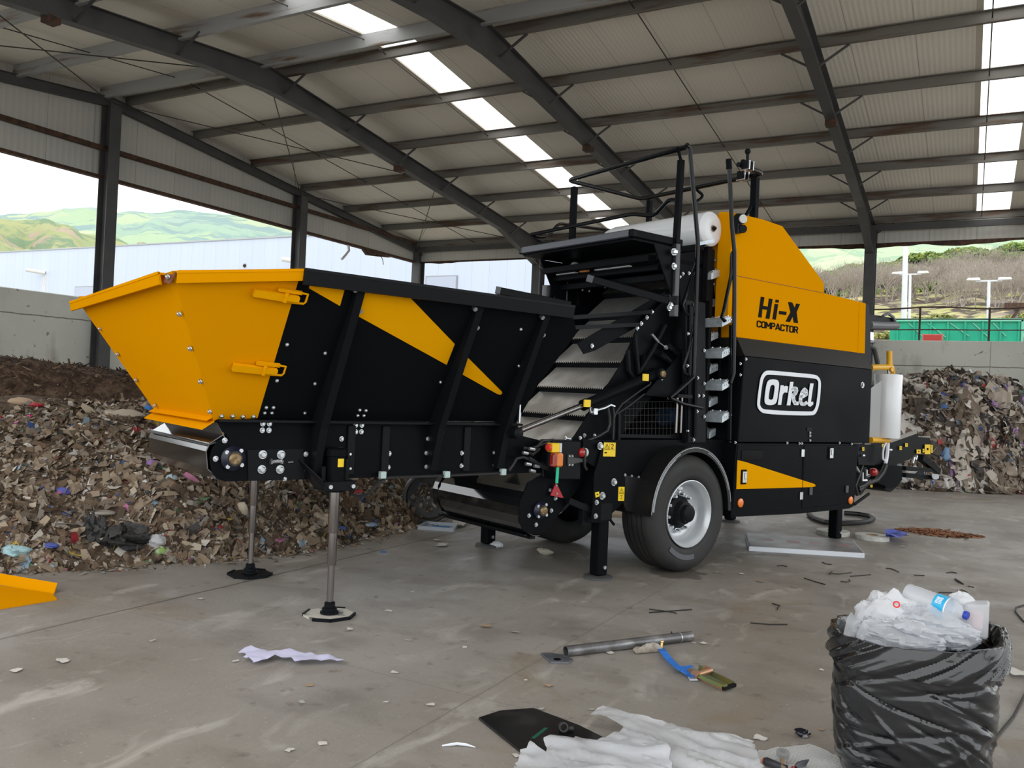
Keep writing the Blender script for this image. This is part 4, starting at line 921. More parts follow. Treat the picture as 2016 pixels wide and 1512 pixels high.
def lens(name, x0, x1, col):
    m = mat(name, col, .12, spec=.6, coat=.6); MB().bx(x0, x1, c.y-.03, c.y+.03, c.z-.055, c.z+.055).build('lens', m, lm, smooth=False, bevel=.012)
lens('red_lens', c.x-.055, c.x-.01, (.30, .02, .01)); lens('amber_lens', c.x-.01, c.x+.055, (.75, .20, .01))
part('green_strap', plate(pv([(1096, 919), (1101, 919), (1099, 952), (1094, 951)], -.01), (0, 1, 0), .006), mat('green_webbing', (.02, .55, .30), .6), smooth=False)
tri = part('reflector_triangle', plate(pv([(1095, 950), (1110, 981), (1084, 975)], .12), (0, 1, 0), .008), mat('red_reflector', (.42, .01, .02), .25, coat=.5), smooth=False, label='red triangular reflector')
bolts([(1095, 956), (1096, 972)], vp(.118), VN, tri, .006)
c = P(1145, 891, .02); ml = part('marker_lamp', MB().ball(c, .04, 14, (.9, .8, 1)), mat('red_marker_lens', (.40, .01, .01), .15, coat=.5), label='round red marker lamp')
MB().lathe(c+Vector((.03, .01, 0)), (1, .2, 0), [(0, .04), (.02, .04), (.022, .03)], 14).build('lamp_base', mat('white_lamp_base', (.7, .7, .7), .4), ml)
MB().tube([c+Vector((.01, 0, .04)), P(1152, 886, 0), P(1151, 918, 0), P(1155, 925, 0)], .012, 6).build('lamp_cable', M_HOSE, ml)
for pl, r in (([(1002, 926), (1010, 915), (1017, 903), (1030, 900), (1045, 906), (1062, 918), (1088, 926)], .013), ([(1040, 902), (1060, 914), (1090, 920)], .02), ([(1030, 882), (1045, 884), (1060, 878), (1082, 870)], .014), ([(1050, 888), (1068, 868), (1090, 866)], .012), ([(1040, 890), (1048, 895), (1062, 884)], .016)):
    part('hydraulic_hose', MB().tube([P(*p, .1) for p in pl], r, 8), M_HOSE)
for x, y in ((1047, 884), (1040, 914), (1048, 927), (1034, 892), (1118, 864), (1144, 871), (1056, 918)): part('hose_coupling', MB().cyl(P(x-5, y-1, .07), P(x+5, y+1, .07), .014, n=8), M_ZINC)
part('swivel_block', MB().bx(-1.55, -1.1, .15, .9, .86, 1.0), M_BLKS, smooth=False, bevel=.01)
# ---- near and far stabilisers
ST = [(1188, 868), (1219, 868), (1219, 927), (1231, 939), (1231, 985), (1204, 1012), (1197, 1029), (1163, 1029), (1167, 997), (1170, 933), (1179, 904)]
n0 = tom(gnd(1177, 1138)); f0 = tom(gnd(960, 1075)); r0_ = tom(gnd(1643, 1064)); q0 = tom(gnd(1437, 1027))
def leg(u, v, ztop, name='stabiliser_leg', s=.115, R=.125, label=None):
    lg = part(name, MB().bx(u-s/2, u+s/2, v-s/2, v+s/2, .03, ztop), M_BLK, smooth=False, bevel=.012, label=label)
    MB().lathe((u, v, 0), (0, 0, 1), [(0, R), (.018, R), (.024, R*.92), (.026, .05)], 24).build('foot_disc', M_STEEL, lg)
    MB().cyl((u+.01, v-s/2, .10), (u+.01, v-s/2-.015, .10), .016, n=8).build('bolt', M_ZINC, lg)
    MB().bx(u-s*.62, u+s*.62, v-s*.62, v+s*.62, ztop-.1, ztop+.05).build('leg_sleeve', M_BLKS, lg, smooth=False, bevel=.006)
    return lg
leg(n0.x, n0.y, .60, label='near front stabiliser leg'); leg(f0.x, f0.y, .9, label='far front stabiliser leg'); leg(r0_.x, r0_.y, .8, label='near rear stabiliser leg'); leg(q0.x, q0.y, .8, label='far rear stabiliser leg')
sb = part('stabiliser_bracket', plate(pv(ST, n0.y-.07), (0, 1, 0), .014), M_BLK, smooth=False)
bolts([(1181, 878), (1208, 949), (1185, 976)], vp(n0.y-.072), VN, sb, .024); bolts([(1174, 989), (1172, 1016)], vp(n0.y-.072), VN, sb, .016)
part('stabiliser_box', MB().bx(n0.x-.09, n0.x+.1, n0.y-.05, n0.y+.25, .62, 1.15), M_BLKS, smooth=False)
part('draw_link', MB().bar(P(1118, 985, .1), P(1172, 1008, .05), .05, .05).bar(P(1150, 990, .08), P(1148, 1032, .08), .05, .07).tube([P(*p, .02) for p in ((1196, 1010), (1200, 1022), (1209, 1033))], .012, 6), M_BLKS, smooth=False)
def sticker(px, v, parent, sym=0):
    pts = pv(px, v); o = plate(pts, VN, .002).build('warning_sticker', M_LABEL, parent, smooth=False, label='yellow warning sticker')
    a, b, c, d = [p+VN*.0025 for p in pts]   # tl tr br bl
    f = lambda s, t: (a*(1-s)+b*s)*(1-t)+(d*(1-s)+c*s)*t
    mb = MB()
    def line(p, q, w=.004): mb.bar(f(*p), f(*q), .001, w, (0, 0, 1)) if abs(p[0]-q[0]) > .02 else mb.bar(f(*p), f(*q), .001, w, (1, 0, 0))
    if sym == 1:
        line((.05, .52), (.95, .52), .002); line((.5, .06), (.5, .5), .002)
        for p, q in (((.26, .1), (.08, .46)), ((.26, .1), (.44, .46)), ((.08, .46), (.44, .46)), ((.26, .22), (.22, .34)), ((.22, .34), (.31, .4))): line(p, q)
        for p, q in (((.64, .2), (.66, .12)), ((.66, .12), (.78, .12)), ((.78, .12), (.8, .24)), ((.8, .24), (.68, .34)), ((.68, .34), (.66, .42)), ((.66, .42), (.8, .42))): line(p, q, .006)
        mb.prism([f(.1, .68), f(.28, .68), f(.28, .78), f(.1, .78)], VN*.0005)
    elif sym == 2:
        for p, q in (((.5, .1), (.15, .42)), ((.5, .1), (.85, .42)), ((.15, .42), (.85, .42)), ((.5, .2), (.5, .32)), ((.12, .48), (.88, .48)), ((.3, .62), (.7, .62)), ((.5, .62), (.5, .8)), ((.3, .85), (.7, .85))): line(p, q, .003)
    else:
        mb.prism([f(.35, .35), f(.65, .35), f(.65, .6), f(.35, .6)], VN*.0005)
    mb.build('sticker_print', M_INK, o, smooth=False)
sticker([(1189, 871), (1212, 871.5), (1211, 899), (1187, 898.5)], n0.y-.072, sb, 1)
sticker([(1217.5, 958.5), (1229.5, 958.5), (1228.5, 986), (1216.5, 986)], n0.y-.072, sb, 2)
sticker([(1171, 969.5), (1179, 967.5), (1180.5, 977), (1172.5, 979.5)], n0.y-.072, sb, 0)

# ---- wheels
def wheel(u, v, s, full=True):   # s = -1: outer face towards -v
    c = Vector((u, v, .527)); R = .525; w = .38; ax = Vector((0, s, 0))
    tyre_prof = [(-w/2+.03, .30), (-w/2+.005, .34), (-w/2-.01, .42), (-w/2+.01, .485), (-w/2+.035, R-.012), (-w/2+.06, R)]
    for g in (-.085, -.03, .03, .085): tyre_prof += [(g-.010, R), (g-.008, R-.014), (g+.008, R-.014), (g+.010, R)]
    tyre_prof += [(w/2-.06, R), (w/2-.035, R-.012), (w/2-.01, .485), (w/2+.01, .43), (w/2+.002, .40), (w/2+.006, .36), (w/2-.008, .32), (w/2-.03, .30)]
    wr = part('wheel', MB().lathe(c, ax, tyre_prof, 72, cap=False), M_RUB, label='black tyre with a silver dished rim' if full else None)
    M_RIM = mat('silver_rim', (.60, .63, .66), .35, .35)
    MB().lathe(c, ax, [(w/2-.02, .300), (w/2-.002, .303), (w/2, .296), (w/2-.012, .285), (w/2-.03, .272), (w/2-.06, .262), (w/2-.10, .255), (w/2-.13, .238), (w/2-.15, .20), (w/2-.15, .13), (w/2-.145, .05)], 48, cap=False).build('rim', M_RIM, wr)
    MB().lathe(c, ax, [(w/2-.15, .15), (w/2-.12, .145), (w/2-.10, .11), (w/2-.05, .10), (w/2-.045, .078), (w/2-.005, .075), (w/2+.0, .068), (w/2+.004, .05)], 28).build('hub', M_BLKS, wr)
    if full:
        for k in range(10):
            a = 2*PI*k/10+.2; p = c+ax*(w/2-.15)+Vector((math.cos(a)*.168, 0, math.sin(a)*.168)); MB().lathe(p, ax, [(0, .024), (.018, .024), (.02, .017), (.06, .014)], 6).build('wheel_nut', M_ZINC, wr)
        a = 1.9; p = c+ax*(w/2-.07)+Vector((math.cos(a)*.235, 0, math.sin(a)*.235)); MB().bx(p.x-.03, p.x+.03, p.y-.02, p.y+.02, p.z-.015, p.z+.02).build('valve_bracket', M_RIM, wr, smooth=False, bevel=.006)
        # a grey worn patch on the sidewall
        mb = MB(); f = lambda t, r: c+ax*(w/2+.012)+Vector((math.cos(t)*r, 0, math.sin(t)*r))
        for i in range(10):
            t0, t1 = math.radians(228+i*5.2), math.radians(228+(i+1)*5.2); mb.add([f(t0, .365), f(t1, .365), f(t1, .41), f(t0, .41)], [(0, 1, 2, 3)])
        mb.build('sidewall_patch', mat('grey_sidewall_patch', (.10, .105, .12), .6), wr, smooth=False)
    return wr
wheel(-.055, -.155+.19, -1); wheel(-.055, 1.60-.035, 1, False)
def fender(v0, v1, side):
    c = Vector((-.06, 0, .535)); R = .60; mb = MB(); n = 28
    A = lambda t, r, v: Vector((c.x+r*.925*math.cos(t), v, c.z+r*math.sin(t)))
    t0, t1 = math.radians(0), math.radians(180)
    for i in range(n):
        a, b = t0+(t1-t0)*i/n, t0+(t1-t0)*(i+1)/n
        mb.prism2([A(a, R, v0), A(b, R, v0), A(b, R-.008, v0), A(a, R-.008, v0)], [A(a, R, v1), A(b, R, v1), A(b, R-.008, v1), A(a, R-.008, v1)])
        mb.prism2([A(a, R, v0), A(b, R, v0), A(b, R-.05, v0), A(a, R-.05, v0)], [A(a, R, v0+side*.008), A(b, R, v0+side*.008), A(b, R-.05, v0+side*.008), A(a, R-.05, v0+side*.008)])
    return mb
fd = part('mudguard', fender(-.19, .25, 1), mat('black_plastic_guard', (.010, .010, .011), .40, spec=.35), label='black plastic mudguard over the near wheel')
part('mudguard', fender(1.79, 1.4, -1), MATS['black_plastic_guard'])
mb = MB(); A = lambda t, r: Vector((-.06+r*.925*math.cos(t), -.192, .535+r*math.sin(t)))
for r_, d0_, d1_ in ((.588, 8, 178), (.572, 20, 70), (.572, 112, 176), (.560, 120, 176)):
    pts = [A(math.radians(d0_+(d1_-d0_)*i/24), r_) for i in range(25)]; mb.tube(pts, .0035, 5)
mb.build('edge_bead', mat('pale_edge_bead', (.45, .47, .50), .4), fd)
a0 = P(1225, 930, -.0); sk = part('mudguard_skirt', MB().prism(pv([(1219, 934), (1278, 943), (1277, 966), (1272, 1010), (1233, 1006), (1226, 985), (1219, 965)], .0), (0, .01, 0)), MATS['black_plastic_guard'], smooth=False)
bolts([(1230, 935), (1243, 937), (1257, 939), (1272, 941)], vp(-.002), VN, sk, .009)
# ---- machine body: doors, hood
VB, VY, FARV = -.14, -.06, 1.85
def shape(px, v, far=FARV, th=None):
    a = pv(px, v); return MB().prism2(a, [Vector((p.x, far, p.z)) for p in a])
body_px = [(1466, 700), (1717, 727), (1712, 872), (1453, 871)]
body = part('upper_side_door', shape(body_px, VB), M_BLK, smooth=False, bevel=.008, label='large plain black upper side door')
# sloping shoulder between hood and door
a = pv([(1450, 664), (1703, 696)], VY); c = pv([(1466, 700), (1717, 727)], VB)
part('shoulder', MB().prism2([a[0], a[1], c[1], c[0]], [Vector((a[0].x, .3, a[0].z)), Vector((a[1].x, .3, a[1].z)), Vector((c[1].x, .3, c[1].z-.02)), Vector((c[0].x, .3, c[0].z-.02))]), mat('satin_black_shoulder', (.014, .013, .012), .38, spec=.3), smooth=False)
low = [(1450, 873), (1690, 874), (1681, 996), (1672, 1001), (1578, 1011), (1439, 1018)]
lo = part('lower_door_frame', shape(low, VB), M_BLK, smooth=False)
for px, nm in (([(1453, 876), (1582, 877), (1578, 1002), (1443, 1000)], 'lower_door'), ([(1584, 877), (1686, 877), (1678, 990), (1580, 1001)], 'lower_door')):
    part(nm, plate(pv(px, VB-.006), (0, 1, 0), .008), M_BLK, smooth=False, bevel=.003)
part('door_window', plate(pv([(1461, 886), (1503, 886), (1502, 906), (1460, 906)], VB-.012), (0, 1, 0), .006), mat('smoked_pane', (.003, .003, .004), .1, spec=.08), smooth=False, bevel=.004)
part('yellow_flash', plate(pv([(1452, 906), (1466, 909), (1604, 953), (1606, 957), (1600, 959), (1450, 963)], VB-.009), (0, 1, 0), .003), M_YEL2, smooth=False, label='yellow arrow flash on the lower doors')
part('door_seam', MB().bar(P(1582, 877, VB-.010), P(1579, 1000, VB-.010), .006, .004, (0, 1, 0)).bar(P(1454, 880, VB-.007), P(1686, 881, VB-.007), .004, .004, (0, 1, 0)).bar(P(1446, 964, VB-.007), P(1682, 962, VB-.007), .004, .004, (0, 1, 0)).bar(P(1443, 1000, VB-.007), P(1578, 1001, VB-.007), .004, .004, (0, 1, 0)), M_DARK, smooth=False)
def doorlatch(x, y):
    c = P(x, y, VB-.011); o = MB().bx(c.x-.045, c.x+.045, c.y-.004, c.y+.004, c.z-.07, c.z+.07).build('latch', M_INK, lo, smooth=False, bevel=.004)
    MB().bx(c.x-.03, c.x+.03, c.y-.02, c.y-.003, c.z-.055, c.z+.055).bx(c.x-.012, c.x+.012, c.y-.03, c.y-.02, c.z-.02, c.z+.04).build('latch_plate', M_ZINC, o, smooth=False, bevel=.004)
doorlatch(1464, 939); doorlatch(1635, 892)
for x, y, w in ((1580, 892, 5), (1577, 976, 5), (1596, 967, 4), (1667, 963, 4)): 
    c = P(x, y, VB-.012); MB().bx(c.x-.025, c.x+.025, c.y-.01, c.y+.004, c.z-.04, c.z+.04).build('hinge', M_ZINC if w == 5 else M_STEEL, lo, smooth=False, bevel=.004)
bolts([(1447, 871), (1549, 872), (1573, 873), (1578, 873), (1652, 872), (1676, 874), (1594, 852), (1594, 858), (1594, 867), (1468, 707), (1457, 716), (1457, 738)], vp(VB-.004), VN, body, .010)
part('lock', MB().box(P(1594, 845, VB-.004), (.10, .006, .035)), M_BLKS, smooth=False)
for x, y in ((1457, 990), (1674, 985)):
    c = P(x, y, VB-.008); part('side_reflector', MB().lathe(c, VN, [(0, .042), (.01, .042), (.016, .03)], 20), mat('orange_reflector', (.85, .20, .01), .25, coat=.5), label='round orange side reflector')
part('keyhole_emblem', MB().lathe(P(1698, 758, VB-.001), VN, [(0, .035), (.004, .033)], 20), M_WHITE, label='small round white mark')
cc_ = P(1698, 758, VB-.007); mb = MB()
for a_, b_ in (((-.012, .02), (.012, .02)), ((-.012, .02), (-.014, -.02)), ((-.013, 0), (.012, 0)), ((.012, 0), (.012, -.022)), ((.012, -.022), (-.014, -.02)), ((.018, .03), (-.02, -.03))): mb.bar(cc_+Vector((a_[0], 0, a_[1])), cc_+Vector((b_[0], 0, b_[1])), .002, .005, (0, 1, 0))
part('emblem_mark', mb, M_INK, smooth=False)
# yellow hood
hood = [(1442, 418), (1500, 431), (1541, 445), (1622, 556), (1623, 577), (1705, 597), (1703, 697), (1450, 664), (1441, 560)]
hd_ = part('hood', shape(hood, VY, 1.75), M_YEL, smooth=False, bevel=.006, label='angular yellow hood')
hl = pv([(1441, 541), (1623, 577)], VY-.001); part('hood_seam', MB().bar(hl[0], hl[1], .004, .008, (0, 1, 0)), mat('seam_shadow_gap', (.25, .09, .002), .6), smooth=False)
part('hood_end_strip', plate(pv([(1692, 594), (1695, 595), (1692, 695), (1689, 695)], VY-.004), (0, 1, 0), .004), M_YEL, hd_, smooth=False)
u0, u1 = P(1430, 418, VY+.03).x, P(1442, 418, VY).x
zt_, zb_ = P(1442, 418, VY).z, P(1441, 625, VY).z
part('hood_front_post', MB().prism2([Vector((u1-.005, VY, zt_)), Vector((u1-.005, VY, zb_)), Vector((u1-.02, VY+.14, zb_+.0)), Vector((u1-.02, VY+.14, zt_+.02))], [Vector((u1+.05, VY, zt_)), Vector((u1+.05, VY, zb_)), Vector((u1+.05, VY+.14, zb_)), Vector((u1+.05, VY+.14, zt_+.02))]), M_YEL, hd_, smooth=False)
part('hood_rear_edge', plate(pv([(1703, 598), (1711, 600), (1716, 724), (1703, 697)], VY+.02), (0, 1.7, 0), 1.7), M_BLKS, smooth=False)
# lettering
def flat(mb, px, v, th=.003): return mb.prism(pv(px, v), VN*th)
mb = MB(); g = lambda L: [(1320+x/3.6, 380+y/3.6) for x, y in L]
for L in ([(640, 735), (665, 739), (655, 800), (690, 805), (697, 748), (723, 752), (700, 893), (673, 889), (685, 828), (650, 823), (645, 883), (620, 880)], [(745, 755), (768, 758), (765, 778), (741, 775)], [(738, 785), (762, 788), (746, 898), (722, 895)], [(770, 835), (822, 842), (819, 865), (767, 858)], [(833, 772), (862, 776), (880, 815), (890, 783), (917, 787), (893, 845), (903, 922), (873, 918), (866, 875), (845, 915), (815, 910), (850, 845)]): flat(mb, g(L), VY-.001)
part('lettering', mb, M_INK, hd_, smooth=False, label='large black hood lettering')
C_ = [(.58, .22), (.54, .06), (.40, 0), (.18, 0), (.04, .06), (0, .22), (0, .78), (.04, .94), (.18, 1), (.40, 1), (.54, .94), (.58, .78)]
O_ = C_+[(.58, .22)]
GLY = {'C': [C_], 'O': [O_], 'M': [[(0, 0), (0, 1), (.36, .35), (.72, 1), (.72, 0)]], 'P': [[(0, 0), (0, 1), (.38, 1), (.52, .92), (.56, .75), (.52, .56), (.38, .46), (0, .46)]], 'A': [[(0, 0), (.30, 1), (.36, 1), (.66, 0)], [(.11, .27), (.55, .27)]], 'T': [[(0, 1), (.60, 1)], [(.30, 1), (.30, 0)]], 'R': [[(0, 0), (0, 1), (.38, 1), (.52, .92), (.56, .75), (.52, .56), (.38, .48), (0, .48)], [(.30, .48), (.58, 0)]]}
WID = {'M': .72, 'A': .66, 'P': .56}
def stroke_text(word, bl, br, up, v, wt, name, m, parent):
    tot = sum(WID.get(ch, .58)+.22 for ch in word)-.22; mb = MB(); x0 = 0
    ex, ey = (br[0]-bl[0])/tot, (br[1]-bl[1])/tot
    f = lambda x, y: (bl[0]+ex*x+up[0]*y, bl[1]+ey*x+up[1]*y)
    for ch in word:
        for L in GLY[ch]:
            for (xa, ya), (xb, yb) in zip(L[:-1], L[1:]):
                dx, dy = xb-xa, yb-ya; l = math.hypot(dx, dy); ux, uy = dx/l*wt*.3, dy/l*wt*.3; nx_, ny_ = -dy/l*wt/2, dx/l*wt/2
                q = [(x0+xa-ux+nx_, ya-uy+ny_), (x0+xb+ux+nx_, yb+uy+ny_), (x0+xb+ux-nx_, yb+uy-ny_), (x0+xa-ux-nx_, ya-uy-ny_)]
                mb.prism(pv([f(*p) for p in q], v), VN*.002)
        x0 += WID.get(ch, .58)+.22
    return mb.build(name, m, parent, smooth=False)
stroke_text('COMPACTOR', (1490.5, 643), (1570, 655.5), (.6, -11.2), VY-.002, .21, 'lettering', M_INK, hd_)
# white logo on the door
h = lambda L: [(1440+x/6.72, 700+y/6.72) for x, y in L]
ro = [(335, 625), (345, 690), (380, 740), (430, 768), (700, 787), (1055, 795), (1110, 775), (1145, 700), (1165, 610), (1183, 390), (1175, 320), (1145, 275), (1100, 250), (780, 222), (480, 193), (430, 215), (395, 265), (375, 330)]
ri = [(372, 620), (380, 670), (405, 700), (440, 714), (700, 732), (1040, 742), (1080, 735), (1110, 690), (1130, 600), (1150, 380), (1145, 335), (1125, 312), (1090, 302), (780, 274), (490, 248), (450, 262), (425, 300), (408, 350)]
mb = MB()
def ring(mb, o_, i_, v):
    A, B = pv(h(o_), v), pv(h(i_), v); n = len(A)
    for k in range(n): mb.prism([A[k], A[(k+1) % n], B[(k+1) % n], B[k]], VN*.003)
def smooth_loop(L, it=2):
    for _ in range(it): L = [q for i in range(len(L)) for q in (tuple(.75*a+.25*b for a, b in zip(L[i], L[(i+1) % len(L)])), tuple(.25*a+.75*b for a, b in zip(L[i], L[(i+1) % len(L)])))]
    return L
ring(mb, smooth_loop(ro), smooth_loop(ri), VB-.009)
ring(mb, smooth_loop([(432, 590), (445, 640), (485, 655), (540, 655), (583, 637), (603, 590), (628, 400), (625, 345), (600, 320), (540, 313), (488, 325), (460, 375)]), smooth_loop([(487, 555), (491, 574), (508, 584), (530, 584), (548, 576), (554, 550), (571, 430), (569, 402), (556, 388), (535, 388), (517, 399), (507, 425)]), VB-.009)
def ribbon(mb, L, w, v):   # a stroke of even width
    for (x0, y0), (x1, y1) in zip(L[:-1], L[1:]):
        dx, dy = x1-x0, y1-y0; l = math.hypot(dx, dy); nx_, ny_ = -dy/l*w/2, dx/l*w/2
        mb.prism(pv(h([(x0+nx_, y0+ny_), (x1+nx_, y1+ny_), (x1-nx_, y1-ny_), (x0-nx_, y0-ny_)]), v), VN*.003)
    for x, y in L[1:-1]: mb.prism(pv(h([(x+w/2*math.cos(t*PI/6), y+w/2*math.sin(t*PI/6)) for t in range(12)]), v), VN*.003)
for L in ([(612, 651), (649, 392), (693, 397), (655, 652)], [(670, 450), (692, 412), (718, 400), (748, 410), (736, 492), (706, 487), (688, 496), (664, 540)], [(730, 658), (775, 348), (818, 348), (776, 659)], [(1005, 645), (1040, 368), (1084, 370), (1050, 598), (1056, 618), (1078, 609), (1080, 645), (1042, 676), (1014, 668)]): flat(mb, h(L), VB-.009)
ribbon(mb, [(797, 462), (826, 432), (852, 436), (858, 466), (842, 502), (814, 524), (820, 585), (838, 632), (886, 632)], 46, VB-.009)
ribbon(mb, [(918, 556), (985, 516), (986, 466), (966, 446), (938, 478), (915, 545), (910, 605), (928, 642), (962, 644), (1000, 618)], 43, VB-.009)
part('logo', mb, M_WHITE, body, smooth=False, label='white logo in a rounded white frame')

# ---- ladder
LV = -.10
sp2 = part('ladder_post', MB().prism(pv([(1350, 590), (1389, 596), (1390, 872), (1351, 872)], -.02), (0, .05, 0)), M_BLKS, smooth=False, bevel=.004)
bolts([(1354, 657), (1353, 720), (1373, 744), (1353, 780), (1384, 779), (1375, 779), (1372, 810), (1353, 848), (1365, 866), (1366, 600), (1386, 690), (1386, 755), (1386, 820)], vp(-.025), VN, sp2, .011)
part('post_rib', MB().bar(P(1368, 740, -.03), P(1366, 860, -.03), .035, .03).bar(P(1358, 600, -.03), P(1354, 870, -.03), .012, .02), M_BLK, smooth=False)
part('ladder_stringer', MB().bar(P(1439, 640, LV), P(1436, 866, LV), .03, .02).bar(P(1417, 640, .12), P(1415, 866, .12), .02, .02), M_BLKS, smooth=False)
part('ladder_backing', plate(pv([(1385, 470), (1446, 480), (1448, 640), (1444, 868), (1385, 868)], .3), (0, 1, 0), .02), M_BLK, smooth=False)
def tread(px, v0, v1, d):   # front top right corner pixel
    c = P(px[0], px[1], v0); u, z = c.x, c.z
    mb = MB().prism2([(u, v0, z-.085), (u+d, v0, z-.03), (u+d, v0, z+.03), (u+.03, v0, z+.005), (u, v0, z-.02)], [(u, v1, z-.085), (u+d, v1, z-.03), (u+d, v1, z+.03), (u+.03, v1, z+.005), (u, v1, z-.02)])
    t = part('tread', mb, M_TREAD, smooth=False, bevel=.005)
    hb = MB()
    for i in range(3):
        for j in range(3): hb.cyl((u+.05+i*(d-.07)/2, v0+.03+j*(v1-v0-.06)/2, z+.004+i*.010), (u+.05+i*(d-.07)/2, v0+.03+j*(v1-v0-.06)/2, z+.012+i*.011), .010, n=6)
    for k in range(4): hb.cyl((u+.035+k*.03, v0-.001, z-.03+k*.008), (u+.035+k*.03, v0-.006, z-.03+k*.008), .006, n=6)
    hb.build('grip_studs', M_ZINC, t)
for y in (626, 688, 752, 815): tread((1423, y), LV, LV+.24, .13)
for y in (588, 654, 718, 783, 845): tread((1398, y+2), .13, .34, .15)
tread((1402, 533), .05, .3, .15)
# grab rails
def rail(px, v, r=.02, name='grab_rail'): return part(name, MB().tube([P(x, y, v) for x, y in px], r, 10), M_TUBE)
rail([(1352, 288), (1358, 292), (1374, 478), (1366, 730), (1364, 742), (1354, 752), (1318, 783)], -.16)
rail([(1318, 783), (1345, 795), (1382, 803)], -.1, .017)
rail([(1372, 515), (1362, 545), (1347, 590), (1344, 600), (1348, 614), (1356, 620)], -.12, .016)
rail([(1366, 640), (1356, 690), (1346, 722), (1347, 734), (1356, 740)], -.12, .016)
rail([(1435, 316), (1441, 445), (1446, 497), (1446, 600), (1444, 735), (1437, 755)], -.18)
part('rail_cap', MB().cyl(P(1434.5, 313, -.18), P(1435.5, 333, -.18), .027, n=12), M_BLK)
rail([(1446, 493), (1441, 500), (1440, 540), (1425, 612), (1421, 625), (1427, 632)], -.16, .018)
part('grab_stay', MB().bar(P(1375, 480, -.12), P(1405, 474, -.1), .02, .03), M_TREAD, smooth=False)
for x in (1334, 1343): part('control_lever', MB().cyl(P(x, 783, -.06), P(x-3, 852, -.06), .010, n=8), M_CHROME)
part('lever_bracket', MB().bar(P(1332, 779, -.05), P(1360, 781, -.05), .04, .03), M_BLKS, smooth=False)
# ---- platform
PFU, PFV0, PFV1 = -.892, -.10, 1.42
pw = P(1245, 458, PFV0).z
pl_ = part('platform_deck', MB().bx(PFU+.04, -.25, PFV0+.03, PFV1-.03, pw-.05, pw-.01), M_BLK, smooth=False)
part('platform_edge', MB().bx(PFU, PFU+.07, PFV0, PFV1, pw-.03, pw+.035), mat('black_tube_blue_sheen', (.05, .056, .075), .3, spec=.6), smooth=False, bevel=.008)  # front edge: its bluish reflection is put into the base colour
for va, vb in ((PFV0, PFV0+.05), (PFV1-.05, PFV1)): part('platform_edge', MB().bx(PFU, -.24, va, vb, pw-.03, pw+.035), M_BLK, smooth=False, bevel=.006)
for v in (PFV0, PFV1-.02): part('platform_gusset', MB().prism([(-.62, v, pw-.05), (-.26, v, pw-.05), (-.26, v, pw-.62), (-.38, v, pw-.45)], (0, .012, 0)), M_BLK, smooth=False)
for u, z in ((-.55, -.16), (-.32, -.30), (-.42, -.22)): part('under_beam', MB().bx(u-.03, u+.03, PFV0+.1, PFV1, pw+z-.03, pw+z+.03), M_BLK, smooth=False, bevel=.005)
part('light_strip', MB().bx(-.50, -.46, .3, .75, pw-.20, pw-.19), M_WHITE, smooth=False); part('light_strip', MB().bx(-.50, -.46, 1.02, 1.3, pw-.20, pw-.19), M_WHITE, smooth=False)
part('amber_marker', MB().bx(-.50, -.46, .86, .96, pw-.20, pw-.17), mat('amber_marker', (.8, .35, .1), .4), smooth=False)
c = P(1141, 497, 1.1); part('work_lamp', MB().bx(c.x-.03, c.x+.03, c.y-.05, c.y+.05, c.z-.06, c.z+.05).ball((c.x-.02, c.y+.04, c.z-.14), .05, 10), mat('lamp_grey', (.45, .48, .50), .3), label='small grey work lamp under the platform edge')
# posts
pb, pt = P(1326, 624, -.10), P(1341, 315, -.10)
npst = part('rail_post', MB().bar(pb, P(1331, 480, -.10), .065, .055, (1, 0, 0)), mat('grey_black_post', (.028, .03, .036), .35), smooth=False, bevel=.006)
part('rail_post', MB().bar(P(1331, 480, -.10), pt, .055, .05, (1, 0, 0)), M_BLK, smooth=False, bevel=.006)
part('post_clamp', MB().bar(P(1328, 583, -.13), P(1327, 600, -.13), .08, .03, (1, 0, 0)), M_BLKS, smooth=False, bevel=.004)
bolts([(1325, 496), (1328, 496), (1326, 524)], vp(-.135), VN, npst, .022); bolts([(1317, 606), (1320, 600)], vp(-.12), VN, npst, .02)
fw = -.29
for top_, nm in ((3.74, 0),): 
    u = PU(1131, 370, 0).x; q = P(1131, 368, 1.5); qb = P(1119, 640, 1.5)
    part('rail_post', MB().bar(Vector((q.x, 1.5, qb.z)), q, .06, .06, (1, 0, 0)), M_BLK, smooth=False, bevel=.006)
q = P(1487, 350, .02); part('rail_post', MB().bar(Vector((q.x, .02, 3.1)), q, .07, .06, (1, 0, 0)).bar(P(1468, 425, .02), P(1480, 405, .02), .03, .03, (0, 1, 0)), M_BLK, smooth=False, bevel=.005)
q = P(1279, 395, 1.6); part('rail_post', MB().bar(Vector((q.x, 1.6, 3.0)), q, .05, .05, (1, 0, 0)), M_BLK, smooth=False)
wr_ = P(1353, 288, -.1).z
corner = lambda x, y: PW(x, y, wr_)
A_, B_, C_, D_ = corner(1353, 289), corner(1118, 355), corner(1262, 392), corner(1504, 341)
def rounded(pts, r=.07):
    out = [pts[0]]
    for a, b, c in zip(pts[:-2], pts[1:-1], pts[2:]):
        out += [b+(a-b).normalized()*r, b+(a-b).normalized()*r*.3+(c-b).normalized()*r*.3, b+(c-b).normalized()*r]
    return out+[pts[-1]]
E_ = D_+(corner(1440, 319)-D_)*.8
part('top_rail', MB().tube(rounded([A_, B_, C_, D_, E_]), .023, 10), M_TUBE)
part('rail_hook', MB().tube([P(*p, -.1) for p in ((1336, 300), (1334, 290), (1341, 318))], .015, 6).tube([P(1353+4*math.cos(t), 287+5*math.sin(t), -.14) for t in np.linspace(0, 6.0, 10)], .005, 5), M_BLK)
